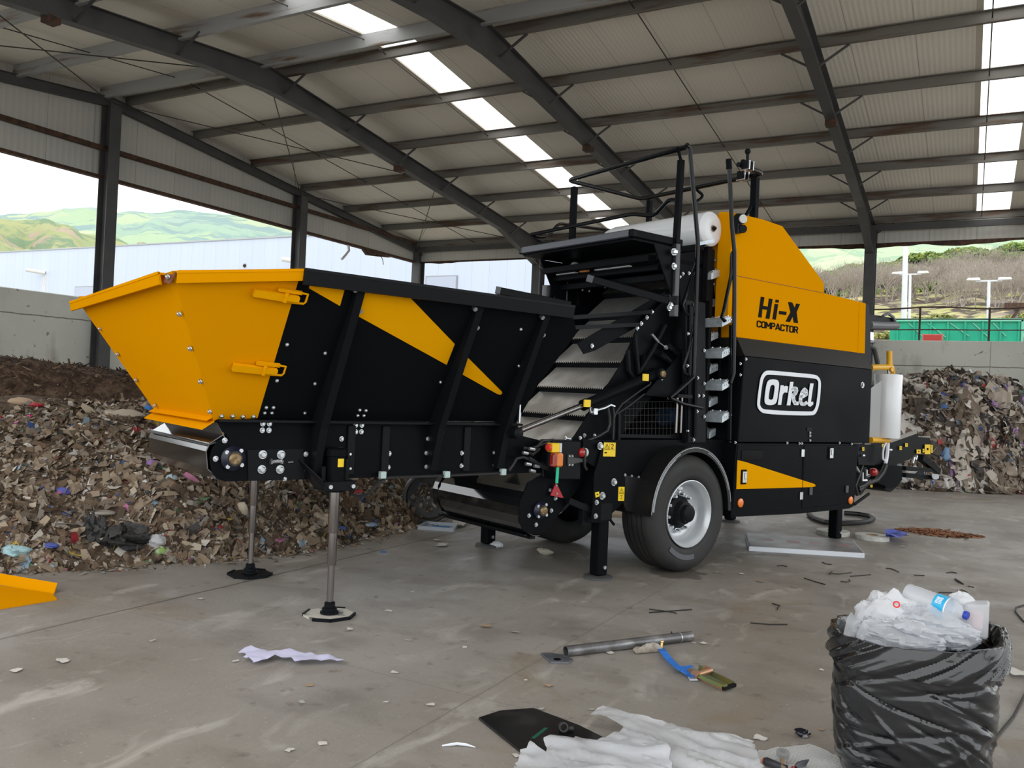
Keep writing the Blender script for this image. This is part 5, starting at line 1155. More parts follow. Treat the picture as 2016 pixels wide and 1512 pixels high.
# lower bent rails
part('knee_rail', MB().tube(rounded([P(1333, 395, -.1), P(1318, 392, .02), P(1288, 425, .25), P(1245, 421, .5), P(1046, 462, 1.7)], .05), .020, 8).tube(rounded([P(1046, 462, 1.7), P(1060, 468, 1.72), P(1078, 466, 1.75), P(1100, 440, 1.8), P(1203, 454, 1.8)], .05), .018, 8), M_TUBE)
part('knee_rail', MB().tube(rounded([P(1372, 374, -.1), P(1384, 384, -.1), P(1380, 391, -.1), P(1370, 397, -.1)], .02), .014, 6), M_BLK)
# cameras and clamps on the rail corner
for x, y in ((1471, 325), (1462, 345)):
    c = corner(x, y); o = part('clamp', MB().box(c, (.09, .07, .07)).cyl(c, c+Vector((0, 0, .11)), .014, n=8).ball(c+Vector((0, 0, .13)), .03, 10), M_BLKS, smooth=True)
    MB().tube([c+Vector((-.03, -.05, .03)), c+Vector((-.03, -.05, -.05)), c+Vector((-.03, .05, -.05))], .007, 5).tube([c+Vector((.03, -.05, .03)), c+Vector((.03, -.05, -.05)), c+Vector((.03, .05, -.05))], .007, 5).build('u_bolt', M_ZINC, o)
c = P(1458, 438, -.12); cl = part('work_lamp', MB().cyl(c+Vector((0, -.02, .03)), c+Vector((.03, .06, .05)), .05, n=14).cyl(c+Vector((.02, -.02, -.06)), c+Vector((.05, .05, -.05)), .04, n=12).bx(c.x-.04, c.x+.02, c.y, c.y+.06, c.z-.1, c.z+.06), M_BLKS, label='small black work lamps on the hood front corner')
MB().cyl(c+Vector((-.005, -.035, .03)), c+Vector((0, -.02, .03)), .042, n=14).build('lamp_glass', mat('lamp_glass', (.6, .6, .58), .1), cl)
# chamber: uprights, arms and dark lining seen under the platform
for x, y0, y1, v in ((1142, 520, 690, 1.45), (1111, 556, 612, 1.5)): 
    a, c = P(x, y0, v), P(x-3, y1, v); part('chamber_post', MB().bar(a, Vector((a.x, v, c.z)), .06, .05, (1, 0, 0)), M_BLKS if x > 1120 else mat('pale_post', (.38, .41, .45), .4), smooth=False)
c0, c1 = P(1170, 551, .75), P(1320, 593, 0.0)
part('chamber_arm', MB().bar(c0, c1, .06, .07), M_BLKS, smooth=False, bevel=.006); part('arm_end', MB().bar(c0-(c1-c0).normalized()*.07, c0+(c1-c0).normalized()*.005, .062, .072), mat('arm_end_grey', (.06, .065, .075), .3), smooth=False, bevel=.004)
c0, c1 = P(986, 573, 1.5), P(1125, 601, 1.0)
part('chamber_arm', MB().bar(c0, c1, .06, .07), M_BLKS, smooth=False, bevel=.006); part('arm_end', MB().bar(c0-(c1-c0).normalized()*.05, c0+(c1-c0).normalized()*.005, .062, .072), MATS['arm_end_grey'], smooth=False, bevel=.004)
for x, v in ((1075, 1.9), (1084, 1.9), (1095, 1.95)): 
    a, c = P(x, 562, v), P(x-1, 612, v); part('side_roller', MB().cyl(c, Vector((c.x, v, a.z)), .045, n=12), M_BLKS if x == 1084 else mat('dull_grey_roller', (.15, .16, .17), .45))
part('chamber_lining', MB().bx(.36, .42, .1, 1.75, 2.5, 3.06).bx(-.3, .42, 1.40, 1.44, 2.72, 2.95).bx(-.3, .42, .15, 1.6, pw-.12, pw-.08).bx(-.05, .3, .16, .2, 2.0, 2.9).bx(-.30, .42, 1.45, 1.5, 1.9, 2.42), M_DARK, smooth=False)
lining = part('lining_plate', MB().prism(pv([(1335, 500), (1395, 490), (1420, 640), (1352, 640), (1340, 600)], .15), (0, .03, 0)), M_BLK, smooth=False)
bolts([(1223, 536), (1300, 534), (1222, 552), (1191, 566), (1216, 571), (1211, 572), (1344, 539), (1338, 545), (1356, 538), (1409, 529), (1408, 512), (1405, 559), (1419, 557), (1415, 561), (1160, 573), (1147, 571)], lambda x, y: P(x, y, .13) if x > 1330 else P(x, y, 1.38), VN, lining, .012)
# upper roll cradle and plates by the hood
part('roll_cradle', MB().bar(P(1383, 487, .1), P(1383, 487, .1)+Vector((0, 1.2, 0)), .05, .05).prism(pv([(1384, 473), (1420, 462), (1420, 480), (1384, 485)], .1), (0, .3, 0)), M_BLK, smooth=False)

# ---- rear end
M_HOLD = mat('holder_yellow', (.80, .42, .01), .4)
RX = 0.12
part('roll_holder', MB().tube([P(*p, RX) for p in ((1714, 724), (1722, 723), (1755, 723), (1757, 735))], .035, 10).cyl(P(1751, 722, RX), P(1751, 691, RX), .034, n=12).lathe(P(1749, 727, RX)+Vector((0, -.04, 0)), (0, -1, 0), [(0, .03), (.012, .03)], 10), M_HOLD, label='upper yellow arm of the film roll holder')
part('roll_holder', MB().tube([P(*p, RX) for p in ((1714, 866), (1749, 867))], .034, 10), M_HOLD, label='lower yellow arm of the film roll holder')
part('spindle', MB().cyl(P(1750, 723, RX), P(1746, 866, RX), .02, n=10), M_CHROME)
part('bent_arm', MB().tube([P(*p, .3) for p in ((1704, 677), (1713, 681), (1721, 686), (1729, 720))], .03, 8), M_STEEL)
part('rear_arm', MB().prism(pv([(1704, 617), (1740, 623), (1760, 626), (1767, 636), (1755, 643), (1727, 639), (1712, 660), (1704, 664)], .5), (0, .1, 0)), M_BLKS, smooth=False, bevel=.005)
part('rear_arm_tube', MB().tube([P(*p, .45) for p in ((1712, 640), (1740, 641), (1765, 641))], .05, 10).tube([P(*p, .48) for p in ((1738, 622), (1748, 617), (1758, 624), (1762, 632))], .02, 6), MATS['dull_grey_roller'])
part('rear_fitting', MB().box(P(1713, 662, .4), (.08, .05, .1)).cyl(P(1710, 672, .4), P(1719, 672, .4), .02, n=8), M_ZINC)
# film wrapping table and drum
rt = part('wrap_table_frame', MB().prism(pv([(1697, 873), (1716, 872), (1760, 870), (1806, 848), (1808, 860), (1830, 862), (1836, 880), (1832, 893), (1805, 892), (1790, 905), (1760, 915), (1700, 915)], .9), (0, .06, 0)), M_BLKS, smooth=False, label='black wrapping table at the rear')
part('table_rim', MB().bar(P(1752, 868, .85), P(1803, 850, .85), .03, .05).bar(P(1800, 861, 1.2), P(1830, 860, 1.2), .03, .02), mat('worn_rim', (.30, .28, .25), .5), smooth=False)
part('wrap_drum', MB().cyl(P(1753, 936, .85), P(1753, 936, .85)+Vector((0, .9, 0)), .23, n=28), M_BLKS)
part('drum_guard', MB().prism(pv([(1730, 950), (1742, 956), (1744, 961), (1764, 960), (1776, 945), (1776, 918), (1745, 915), (1728, 930)], .8), (0, .04, 0)), M_BLK, smooth=False)
part('table_leg', MB().bar(P(1812, 900, .95), P(1846, 928, .95), .09, .09).bar(P(1780, 922, .95), P(1840, 926, .95), .06, .06).bar(P(1778, 935, 1.2), P(1846, 941, 1.2), .09, .07), M_BLKS, smooth=False)
part('white_roller_end', MB().cyl(P(1840, 938, 1.15), P(1842, 938, 1.05), .05, n=12), M_WHITE)
part('rear_frame', MB().prism(pv([(1688, 874), (1722, 875), (1722, 916), (1690, 915)], .2), (0, .5, 0)).prism(pv([(1683, 918), (1706, 920), (1714, 950), (1695, 975), (1682, 975)], .3), (0, .3, 0)).bar(P(1682, 993, .3), P(1711, 972, .3), .02, .03), M_BLKS, smooth=False)
for x, y, w_, h_, v in ((1699.5, 884, 2, 3.6, .18), (1773, 882, 2.2, 3.8, .88), (1784.5, 876, 2.5, 3.5, .88), (1808.5, 889, 4, 4, .88), (1818, 887, 1.5, 3.5, .88), (1826, 884.5, 5.5, 9.5, .88), (1834.5, 880, 1.7, 4, .88), (1834.5, 888, 1.7, 3.5, .88), (1738, 877, 1.8, 3, .5), (1715.5, 957, 2, 2.5, .28)):
    sticker([(x-w_, y-h_), (x+w_, y-h_), (x+w_, y+h_), (x-w_, y+h_)], v, rt)
for x, y, x2, y2, v in ((1684, 918, 1691, 929, .25), (1697, 897, 1701, 897, .18), (1700, 873, 1712, 873, .18), (1706, 925, 1706, 936, .25), (1698, 930, 1698, 945, .25), (1704, 938, 1712, 936, .25), (1805, 897, 1803, 905, .9), (1800, 900, 1797, 912, .9), (1696, 946, 1706, 946, .25), (1750, 886, 1755, 886, .85)):
    part('pipe_fitting', MB().cyl(P(x, y, v), P(x2, y2, v), .016, n=8), M_ZINC)
c = P(1719, 929.5, .2); part('marker_lamp', MB().ball(c, .048, 14).cyl(c+Vector((.03, 0, 0)), c+Vector((.07, .02, 0)), .045, n=12), MATS['red_marker_lens'], label='round red marker lamp at the rear')
part('hydraulic_hose', MB().tube([P(*p, .3) for p in ((1744, 915), (1738, 930), (1726, 945), (1705, 953), (1690, 966))], .03, 8).tube([P(*p, .26) for p in ((1698, 915), (1692, 935), (1684, 955), (1688, 975))], .02, 8).tube([P(*p, .24) for p in ((1712, 945), (1702, 955), (1690, 960))], .02, 8), M_HOSE)
part('white_cord', MB().tube([P(*p, .1) for p in ((1744, 872), (1740, 880), (1738, 892), (1738, 903), (1742, 908), (1745, 900), (1747, 885), (1748, 872))], .012, 6).tube([P(*p, .1) for p in ((1748, 872), (1747, 890), (1745, 905), (1743, 912))], .022, 6), M_WHITE)

# ---- film rolls carried by the machine (each lifts off)
a = P(1748, 737, RX); c = P(1746, 862, RX); e = empty('film_roll', W((a.x+(c.x-a.x)*.5, RX, c.z)), MA)
hgt = a.z-c.z; MB().lathe((0, 0, 0), (0, 0, 1), [(0, .04), (0, .152), (.01, .158), (hgt-.01, .158), (hgt, .152), (hgt, .04)], 40, cap=False).build('film', M_FILM, e)
MB().lathe((0, 0, -.01), (0, 0, 1), [(0, .035), (0, .045), (hgt+.02, .045), (hgt+.02, .035)], 20, cap=False).build('core', mat('cardboard_core', (.35, .25, .15), .8), e)
MB().add([(-.158, 0, 0), (-.158, 0, hgt*.9), (-.25, .10, hgt*.75), (-.27, .12, .0)], [(0, 1, 2, 3)]).build('loose_film_end', mat('thin_film', (.72, .73, .74), .3, trans=.3), e)
tag(e, 'upright white roll of plastic film on yellow holder at the machine rear', 'film roll')
a = P(1404, 450, .05); e = empty('film_roll', W((a.x, .05, a.z)), MA); L = 1.35
MB().lathe((0, 0, 0), (0, 1, 0), [(0, .034), (0, .12), (.012, .15), (.03, .165), (L-.1, .17), (L, .15), (L, .05)], 40, cap=False).build('film', M_FILM, e)
MB().lathe((0, -.004, 0), (0, 1, 0), [(0, .022), (0, .034), (L+.03, .034)], 20, cap=False).build('core', MATS['cardboard_core'], e)
MB().lathe((0, -.03, 0), (0, 1, 0), [(0, .015), (.01, .02), (.03, .02)], 20).build('end_cap', M_BLKS, e)
tag(e, 'long white film roll lying on top of machine behind the platform', 'film roll')
# ================================================================ things lying about
import bmesh
def sheet(name, px, m, amp, seed, cuts=24, z0=.004, pts3=None, fr=6.0, ridge=True, edge=.012, parent=None, smooth=True, thick=0, origin=None, fold=None):
    pts = pts3 or [gnd(x, y, z0) for x, y in px]
    # densify and roughen the outline
    out = []; r = random.Random(seed)
    for a, b in zip(pts, pts[1:]+pts[:1]):
        k = max(1, int((b-a).length/.03))
        for i in range(k): out.append(a+(b-a)*(i/k)+Vector((r.uniform(-edge, edge), r.uniform(-edge, edge), 0)))
    b = bmesh.new(); f = b.faces.new([b.verts.new(p) for p in out]); bmesh.ops.triangulate(b, faces=[f])
    L = .02 if cuts > 20 else .05
    for _ in range(5):
        es = [e for e in b.edges if e.calc_length() > L*2]
        if not es or len(b.verts) > 9000: break
        bmesh.ops.subdivide_edges(b, edges=es, cuts=1, use_grid_fill=False); bmesh.ops.triangulate(b, faces=b.faces[:])
    for v in b.verts:
        x, y = v.co.x, v.co.y
        if fold: ca, sa = math.cos(fold), math.sin(fold); x, y = (x*ca+y*sa)*.45, (-x*sa+y*ca)*1.7
        n_ = fbm(x*fr+seed, y*fr, seed, 4)
        if ridge: n_ = .5-abs(n_)*2.2
        v.co.z = max(z0, z0+amp*max(0, .35+n_*(1.2 if ridge else 2)))
    me = bpy.data.meshes.new(name); b.to_mesh(me); b.free(); me.materials.append(m)
    if smooth: me.polygons.foreach_set('use_smooth', [True]*len(me.polygons))
    o = bpy.data.objects.new(name, me); COL.objects.link(o); o.parent = parent
    if thick: s_ = o.modifiers.new('thickness', 'SOLIDIFY'); s_.thickness = thick
    return o
def film_mat(name, col, tr=.25, rough=.3):
    m = bpy.data.materials.new(name); n, b, o = nodes_of(m); b.inputs['Base Color'].default_value = c4(col); b.inputs['Roughness'].default_value = rough
    tl = n.nodes.new('ShaderNodeBsdfTranslucent'); tl.inputs[0].default_value = c4(col); tp = n.nodes.new('ShaderNodeBsdfTransparent')
    m1 = n.nodes.new('ShaderNodeMixShader'); m1.inputs[0].default_value = .35; n.links.new(b.outputs[0], m1.inputs[1]); n.links.new(tl.outputs[0], m1.inputs[2])
    m2 = n.nodes.new('ShaderNodeMixShader'); m2.inputs[0].default_value = tr; n.links.new(m1.outputs[0], m2.inputs[1]); n.links.new(tp.outputs[0], m2.inputs[2]); n.links.new(m2.outputs[0], o.inputs[0])
    MATS[name] = m; return m
M_WRAP = film_mat('white_wrapping_film', (.80, .82, .86), .12, .3)
M_CLEAR = film_mat('clear_crumpled_film', (.80, .82, .86), .42, .12)
# yellow folded sheet at the left edge
e = empty('folded_sheet', gnd(0, 1175)); L_ = lambda pts: [Vector(p)-e.location for p in pts]
a = [gnd(-60, 1143, .012), gnd(102, 1168, .012), gnd(112, 1178, .012), gnd(-60, 1206, .012)]
MB().prism(L_(a), (0, 0, -.012)).build('sheet', M_YEL, e, smooth=False)
t0 = [gnd(-60, 1141, .0), gnd(104, 1170, .0)]
MB().prism2(L_([t0[0], t0[1], t0[1]+Vector((0, .012, 0)), t0[0]+Vector((0, .012, 0))]), L_([p+Vector((-.03, .05, .065)) for p in (t0[0], t0[1], t0[1], t0[0])])).build('raised_flange', M_YEL, e, smooth=False)
tag(e, 'yellow folded metal sheet lying on the floor at the left edge', 'metal sheet')
# lilac tissue
tag(sheet('tissue', [(472, 1290), (490, 1281), (515, 1285), (545, 1290), (570, 1288), (600, 1290), (640, 1296), (678, 1303), (676, 1310), (640, 1309), (610, 1308), (580, 1312), (572, 1306), (545, 1300), (520, 1307), (500, 1312), (485, 1306), (480, 1298)], mat('lilac_tissue', (.66, .66, .88), .9, spec=.1), .035, 4, 30, fr=9), 'crumpled lilac tissue on the bare floor in front of the hopper legs', 'tissue')
# pipe
p0, p1 = gnd(1113, 1293, 0), gnd(1360, 1262, 0); r_ = .031; p0.z = p1.z = r_+.001; d = (p1-p0).normalized()
e = empty('steel_pipe', (p0+p1)/2); l0, l1 = p0-e.location, p1-e.location
n_ = 24
MB().lathe(l0, d, [(.002, r_*.86), (0, r_*.88), (0, r_), ((l1-l0).length, r_), ((l1-l0).length, r_*.86), (.002, r_*.86)], n_, cap=False).build('tube', mat('mill_steel_pipe', (.16, .16, .165), .42, .7, (.34, .34, .35), 3.0, .45, .62, stretch=(2, 2, 2)), e)
MB().lathe(l0+d*((l1-l0).length-.10), d, [(0, r_), (0, r_+.003), (.006, r_+.003), (.006, r_)], n_, cap=False).build('collar_ring', M_ZINC, e)
tag(e, 'bare grey steel pipe lying on the floor in front of machine', 'pipe')
M_SPL = mat('raw_steel_plate', (.12, .135, .16), .5, .6, (.2, .21, .23), 8)
e = empty('steel_plate', gnd(1097, 1299)); pl = [gnd(*p) for p in ((1064, 1289), (1080, 1288), (1112, 1293), (1128, 1301), (1120, 1308), (1084, 1307))]
MB().prism([p-e.location for p in pl], (0, 0, .012)).build('plate', M_SPL, e, smooth=False, bevel=.002); q = gnd(1097, 1298, .0125)-e.location
MB().cyl(q, q+Vector((0, 0, .001)), .022, n=16).build('bolt_hole', M_INK, e); tag(e, 'small cut steel plate with a hole beside the left end of the pipe', 'plate')
# work glove
e = empty('work_glove', gnd(1275, 1288)); mb = MB()
def gl(a, b): 
    t = a*2*PI; s = b; r0 = .034*(math.sin(PI*min(.97, max(.03, s)))**.5)*(1+.5*fbm(a*5, s*7, 3)); ax = gnd(1254, 1288)+(gnd(1304, 1284)-gnd(1254, 1288))*s-e.location
    return ax+Vector((math.cos(t)*r0*.5, math.cos(t)*r0, r0*.8+math.sin(t)*r0*.8+.004))
mb.grid(20, 26, gl, wrap=True); M_GLV = mat('dirty_cotton', (.42, .38, .32), .95, 0, (.30, .26, .21), 30)
mb.build('palm', M_GLV, e)
for k, (dx, dy) in enumerate(((-.05, .0), (-.055, .02), (-.03, .03), (-.02, -.025))): q = gnd(1258, 1286)-e.location; MB().tube([q+Vector((.02, dy*.5, .02)), q+Vector((dx*.4, dy, .02)), q+Vector((dx*.7, dy*1.2, .012))], [.013, .012, .009], 8).build('finger', M_GLV, e)
tag(e, 'dirty beige cotton glove lying against the steel pipe', 'glove')
# ratchet strap
e = empty('ratchet_strap', gnd(1325, 1305)); R_ = lambda x, y, z=0: gnd(x, y, z)-e.location
M_STRAP = mat('blue_webbing', (.02, .16, .62), .7, 0, (.03, .22, .72), 60)
cl = [(1300, 1276), (1306, 1284), (1316, 1297), (1328, 1309), (1342, 1320), (1356, 1328)]; mb = MB()
c3 = [R_(x, y, .012+.02*math.sin(i*1.3)**2) for i, (x, y) in enumerate(cl)]
for i in range(len(c3)-1):
    d = (c3[i+1]-c3[i]).normalized(); s = d.cross(Vector((0, 0, 1))).normalized()*.022; mb.prism([c3[i]-s, c3[i]+s, c3[i+1]+s, c3[i+1]-s], (0, 0, .004))
mb.build('strap', M_STRAP, e, smooth=False)
sheet('strap_tail', None, M_STRAP, .03, 6, 10, pts3=[gnd(x, y, .004) for x, y in ((1338, 1318), (1362, 1316), (1366, 1322), (1352, 1326), (1374, 1340), (1356, 1341))], fr=12, edge=.003).parent = e
e.children[-1].location = -e.location
MB().prism([R_(*p, .006) for p in ((1348, 1322), (1362, 1330), (1374, 1340), (1358, 1340))], (0, 0, .006)).build('care_tag', M_WHITE, e, smooth=False)
M_ZNY = mat('yellow_zinc', (.45, .38, .12), .35, .8, (.30, .42, .20), 12); M_BRS = mat('tarnished_brass', (.48, .27, .16), .4, .7)
def bar2(p, q, w, h, z): a, b = R_(*p, z), R_(*q, z); return MB().bar(a, b, w, h)
bar2((1354, 1322), (1422, 1354), .006, .03, .02).build('frame_side', M_BRS, e, smooth=False); bar2((1376, 1314), (1446, 1348), .006, .03, .02).build('frame_side', M_ZNY, e, smooth=False)
bar2((1378, 1330), (1428, 1352), .03, .02, .03).build('handle', M_ZNY, e, smooth=False); bar2((1424, 1356), (1447, 1348), .018, .018, .022).build('hand_grip', M_BLKS, e, smooth=False)
a, b = R_(1374, 1328, .035), R_(1398, 1320, .035); MB().cyl(a, b, .018, n=14).cyl(a-(b-a)*.15, b+(b-a)*.15, .009, n=10).build('spool', M_BRS, e)
for k in range(2): q = R_(1368+k*22, 1328-k*10, .03); MB().lathe(q-(b-a).normalized()*.004, b-a, [(0, .024), (.006, .024)], 9).build('ratchet_wheel', M_BRS, e, smooth=False)
q = R_(1302, 1276, .02); MB().cyl(q, q+Vector((.0, .01, .035)), .008, n=8).ball(q+Vector((0, .01, .037)), .010, 8).build('end_fitting', mat('brass', (.75, .50, .18), .3, .9), e)
tag(e, 'blue ratchet strap with brass coloured tensioner lying beyond the glove', 'ratchet strap')
# black rubber mat with a bushing
e = empty('rubber_mat', gnd(1080, 1450)); mp_ = [gnd(*p) for p in ((942, 1417), (985, 1403), (1050, 1398), (1140, 1432), (1232, 1478), (1260, 1560), (1110, 1560), (1060, 1512))]
MB().prism([p-e.location for p in mp_], (0, 0, .012)).build('mat', mat('black_rubber_sheet', (.010, .010, .011), .30, 0, (.030, .028, .028), 6, .5, .7, rough2=.5), e, smooth=False, bevel=.002)
q = gnd(1067, 1440, .0125)-e.location; MB().bar(q-Vector((.002, -.05, 0)), q+Vector((.0, -.09, .0)), .016, .001).build('paint_mark', mat('green_paint_mark', (.01, .10, .06), .6), e, smooth=False)
tag(e, 'black rubber sheet lying flat under the edge of white wrapping', 'rubber sheet')
q = gnd(1108, 1441, .0135); e = empty('rubber_bushing', q); ax = Vector((.4, -.6, .25)).normalized()
MB().lathe(Vector((0, 0, .022)), ax, [(-.02, .014), (-.02, .022), (.02, .022), (.02, .014), (-.02, .014)], 18, cap=False).build('sleeve', M_HOSE, e)
MB().lathe(Vector((.03, .02, .016)), Vector((0.9, .3, .1)), [(-.014, .009), (-.014, .015), (.014, .015), (.014, .009), (-.014, .009)], 16, cap=False).build('sleeve', M_HOSE, e); tag(e, 'short black rubber bushing sitting on the black rubber sheet', 'bushing')
# white wrapping film in the foreground
tag(sheet('wrapping_film', [(1163, 1438), (1172, 1424), (1215, 1430), (1250, 1444), (1290, 1454), (1340, 1464), (1400, 1480), (1480, 1494), (1500, 1560), (1200, 1560), (1180, 1490), (1230, 1470)], M_WRAP, .10, 14, 30, fr=3.4, fold=-.25), 'pile of white plastic wrapping film in the foreground, farther layer', 'plastic film')
tag(sheet('wrapping_film', [(1020, 1502), (1045, 1495), (1072, 1508), (1070, 1488), (1090, 1482), (1125, 1478), (1130, 1468), (1150, 1466), (1215, 1478), (1270, 1482), (1310, 1500), (1330, 1570), (1010, 1570)], M_WRAP, .11, 27, 30, z0=.02, fr=3.4, fold=.15), 'crumpled white plastic wrapping film over corner of the black rubber sheet', 'plastic film')
# bubble wrap with tools
bwm = bpy.data.materials.new('bubble_wrap'); n, b, o = nodes_of(bwm); b.inputs['Base Color'].default_value = (.62, .63, .63, 1); b.inputs['Roughness'].default_value = .25
tc = n.nodes.new('ShaderNodeTexCoord'); vo = n.nodes.new('ShaderNodeTexVoronoi'); vo.inputs['Scale'].default_value = 75; vo.inputs['Randomness'].default_value = .15; n.links.new(tc.outputs['Object'], vo.inputs[0])
bp = n.nodes.new('ShaderNodeBump'); bp.inputs['Strength'].default_value = .9; bp.inputs['Distance'].default_value = .006; bp.invert = True; n.links.new(vo.outputs['Distance'], bp.inputs['Height']); n.links.new(bp.outputs[0], b.inputs['Normal'])
tag(sheet('bubble_wrap', [(1477, 1488), (1492, 1478), (1540, 1471), (1592, 1466), (1610, 1474), (1650, 1492), (1690, 1530), (1690, 1570), (1470, 1570), (1480, 1500)], bwm, .012, 33, 24, fr=4, ridge=False), 'flat piece of bubble wrap beside the black bag', 'bubble wrap')
e = empty('ratchet_wrench', gnd(1540, 1500, .03)); R_ = lambda x, y, z: gnd(x, y, z)-e.location
q = R_(1541, 1488, .035); MB().lathe(q, (.1, -.25, 1), [(0, .012), (0, .028), (.02, .028), (.02, .012), (0, .012)], 20, cap=False).build('socket_head', M_ZINC, e); MB().bar(R_(1541, 1494, .042), R_(1543, 1560, .04), .022, .012).build('shaft', M_ZINC, e, smooth=False, bevel=.003)
tag(e, 'chrome ratchet ring wrench lying on the bubble wrap', 'wrench')
e = empty('screwdriver', gnd(1518, 1500, .02)); R_ = lambda x, y, z: gnd(x, y, z)-e.location
a, b = R_(1504, 1498, .035), R_(1538, 1510, .035); MB().lathe(a, b-a, [(0, .014), (.01, .019), (.05, .017), (.08, .013), (.10, .016)], 14).build('handle', mat('charcoal_grip', (.03, .033, .04), .4), e); MB().lathe(a-(b-a)*.02, b-a, [(-.004, .011), (.0, .0145), (.004, .0145)], 14).build('end_ring', mat('orange_ring', (.75, .12, .02), .4), e); MB().cyl(b, b+(b-a)*.9, .004, n=8).build('blade', M_ZINC, e)
tag(e, 'charcoal screwdriver with an orange end ring on the bubble wrap', 'screwdriver')
e = empty('pliers', gnd(1575, 1508, .02)); R_ = lambda x, y, z: gnd(x, y, z)-e.location
MB().tube([R_(1560, 1518, .02), R_(1572, 1506, .03), R_(1582, 1503, .03), R_(1592, 1496, .035)], [.006, .012, .014, .003], 8).build('jaw', M_SPL, e); MB().tube([R_(1562, 1512, .025), R_(1555, 1530, .02), R_(1552, 1550, .02)], .009, 8).build('handle', mat('red_grip', (.45, .04, .04), .4), e); MB().tube([R_(1566, 1512, .025), R_(1572, 1530, .02), R_(1575, 1550, .02)], .009, 8).build('handle', M_BLKS, e)
tag(e, 'dark pliers with pointed jaws at the right on the bubble wrap', 'pliers')
# crumpled black foil bit
q = gnd(1580, 1450); e = MB(); 
def blob(c, r, seed, sq=(1, 1, .7), amp=.5, n1=22, n2=14, fr=2.2):
    return MB().grid(n1, n2, lambda a, b: (lambda d: Vector((c[0]+d.x*r*sq[0]*(1+amp*2*fbm(d.x*fr+seed, d.y*fr+d.z*fr, seed)), c[1]+d.y*r*sq[1]*(1+amp*2*fbm(d.y*fr+seed, d.z*fr+d.x, seed+3)), c[2]+d.z*r*sq[2]*(1+amp*2*fbm(d.z*fr+d.x*fr, d.y*fr+seed, seed+7)))))(Vector((math.sin(PI*b)*math.cos(2*PI*a), math.sin(PI*b)*math.sin(2*PI*a), math.cos(PI*b)))), wrap=True)
tag(blob((0, 0, .018), .036, 5, (1, .7, .55), .6).build('crumpled_foil', mat('black_foil', (.01, .012, .02), .2, .2, (.6, .62, .68), 30, .58, .62), origin=None), 'small crumpled black and silver foil left of black bag', 'foil').location = q
# foam board
e = empty('foam_board', gnd(1580, 1078)); tl, tr_2, br, bl = gnd(1466, 1056), gnd(1680, 1072), gnd(1702, 1099), gnd(1474, 1085)
M_FOAM = mat('white_foam_edge', (.68, .72, .78), .6); zt = Vector((0, 0, .05)); q4 = [p-e.location for p in (bl, br, tr_2, tl)]
MB().prism(q4, zt).build('board', M_FOAM, e, smooth=False, bevel=.004)
m = mat('dusty_foil_facing', (.34, .335, .33), .45, .3, (.24, .23, .225), 5); MB().prism([p+zt+(sum(q4, Vector())/4-p)*.02+Vector((0, 0, .001)) for p in q4], (0, 0, .002)).build('facing', m, e, smooth=False)
mr = mat('pink_print', (.36, .20, .19), .5, 0, (.33, .30, .29), 9, .45, .6)
for s, t in ((.18, .45), (.42, .5), (.62, .55), (.86, .5)):
    f = lambda s, t: (q4[3]*(1-s)+q4[2]*s)*(1-t)+(q4[0]*(1-s)+q4[1]*s)*t+zt+Vector((0, 0, .0035))
    MB().add([f(s-.06, t-.08), f(s+.06, t-.08), f(s+.06, t+.10), f(s-.06, t+.10)], [(0, 1, 2, 3)]).build('print_mark', mr, e, smooth=False)
tag(e, 'white edged insulation foam board lying in front of rear leg', 'foam board')
# reels of white tape
M_TAPE = mat('white_tape_side', (.66, .66, .62), .6, 0, (.5, .49, .46), 12)
for (x, y, r, lab) in ((1635, 1053, .19, 'flat white tape reel lying behind the rear leg'), (1712, 1062, .19, 'flat white tape reel beside the blue cloth')):
    q = gnd(x, y); e = empty('tape_reel', q+Vector((.02, .06, 0)))
    MB().lathe((0, 0, 0), (0, 0, 1), [(0, .07), (0, r), (.05, r), (.05, .07), (0, .07)], 36, cap=False).build('tape', M_TAPE, e); MB().lathe((0, 0, .0), (0, 0, 1), [(0, .06), (0, .072), (.052, .072), (.052, .06), (0, .06)], 24, cap=False).build('core', MATS['cardboard_core'], e)
    tag(e, lab, 'tape reel')
tag(sheet('cloth', [(1742, 1056), (1752, 1050), (1766, 1056), (1780, 1062), (1790, 1067), (1770, 1069), (1748, 1068)], mat('blue_cloth', (.10, .14, .55), .85, 0, (.16, .20, .62), 20), .10, 8, 12, fr=5), 'crumpled blue cloth beside the white tape reel', 'cloth')
# sawdust patch
mb = MB(); r = random.Random(9); c = gnd(1848, 1050); d1 = (gnd(1930, 1056)-gnd(1770, 1042)).normalized(); d2 = Vector((-d1.y, d1.x, 0)); hl = (gnd(1930, 1056)-gnd(1770, 1042)).length/2
for k in range(2600):
    a = r.gauss(0, .48); 
    if abs(a) > 1.1: continue
    w_ = .30*max(.05, 1-a*a*.75); p = c+d1*a*hl+d2*r.gauss(0, w_*.5)+Vector((0, 0, r.uniform(.001, .012))); s = r.uniform(.008, .03); t = r.uniform(0, 6.28); u = Vector((math.cos(t), math.sin(t), r.uniform(-.3, .3)))*s; v = Vector((-math.sin(t), math.cos(t), r.uniform(-.3, .3)))*s*.6
    mb.add([p-u-v, p+u-v, p+u+v, p-u+v], [(0, 1, 2, 3)])
tag(mb.build('sawdust', ramp_mat('orange_sawdust', [(0, (.30, .13, .065)), (.5, (.24, .10, .05)), (.8, (.36, .18, .10))], .95), smooth=False, fix=False), 'patch of orange brown sawdust on the floor behind the tape reel', 'sawdust', kind='stuff')
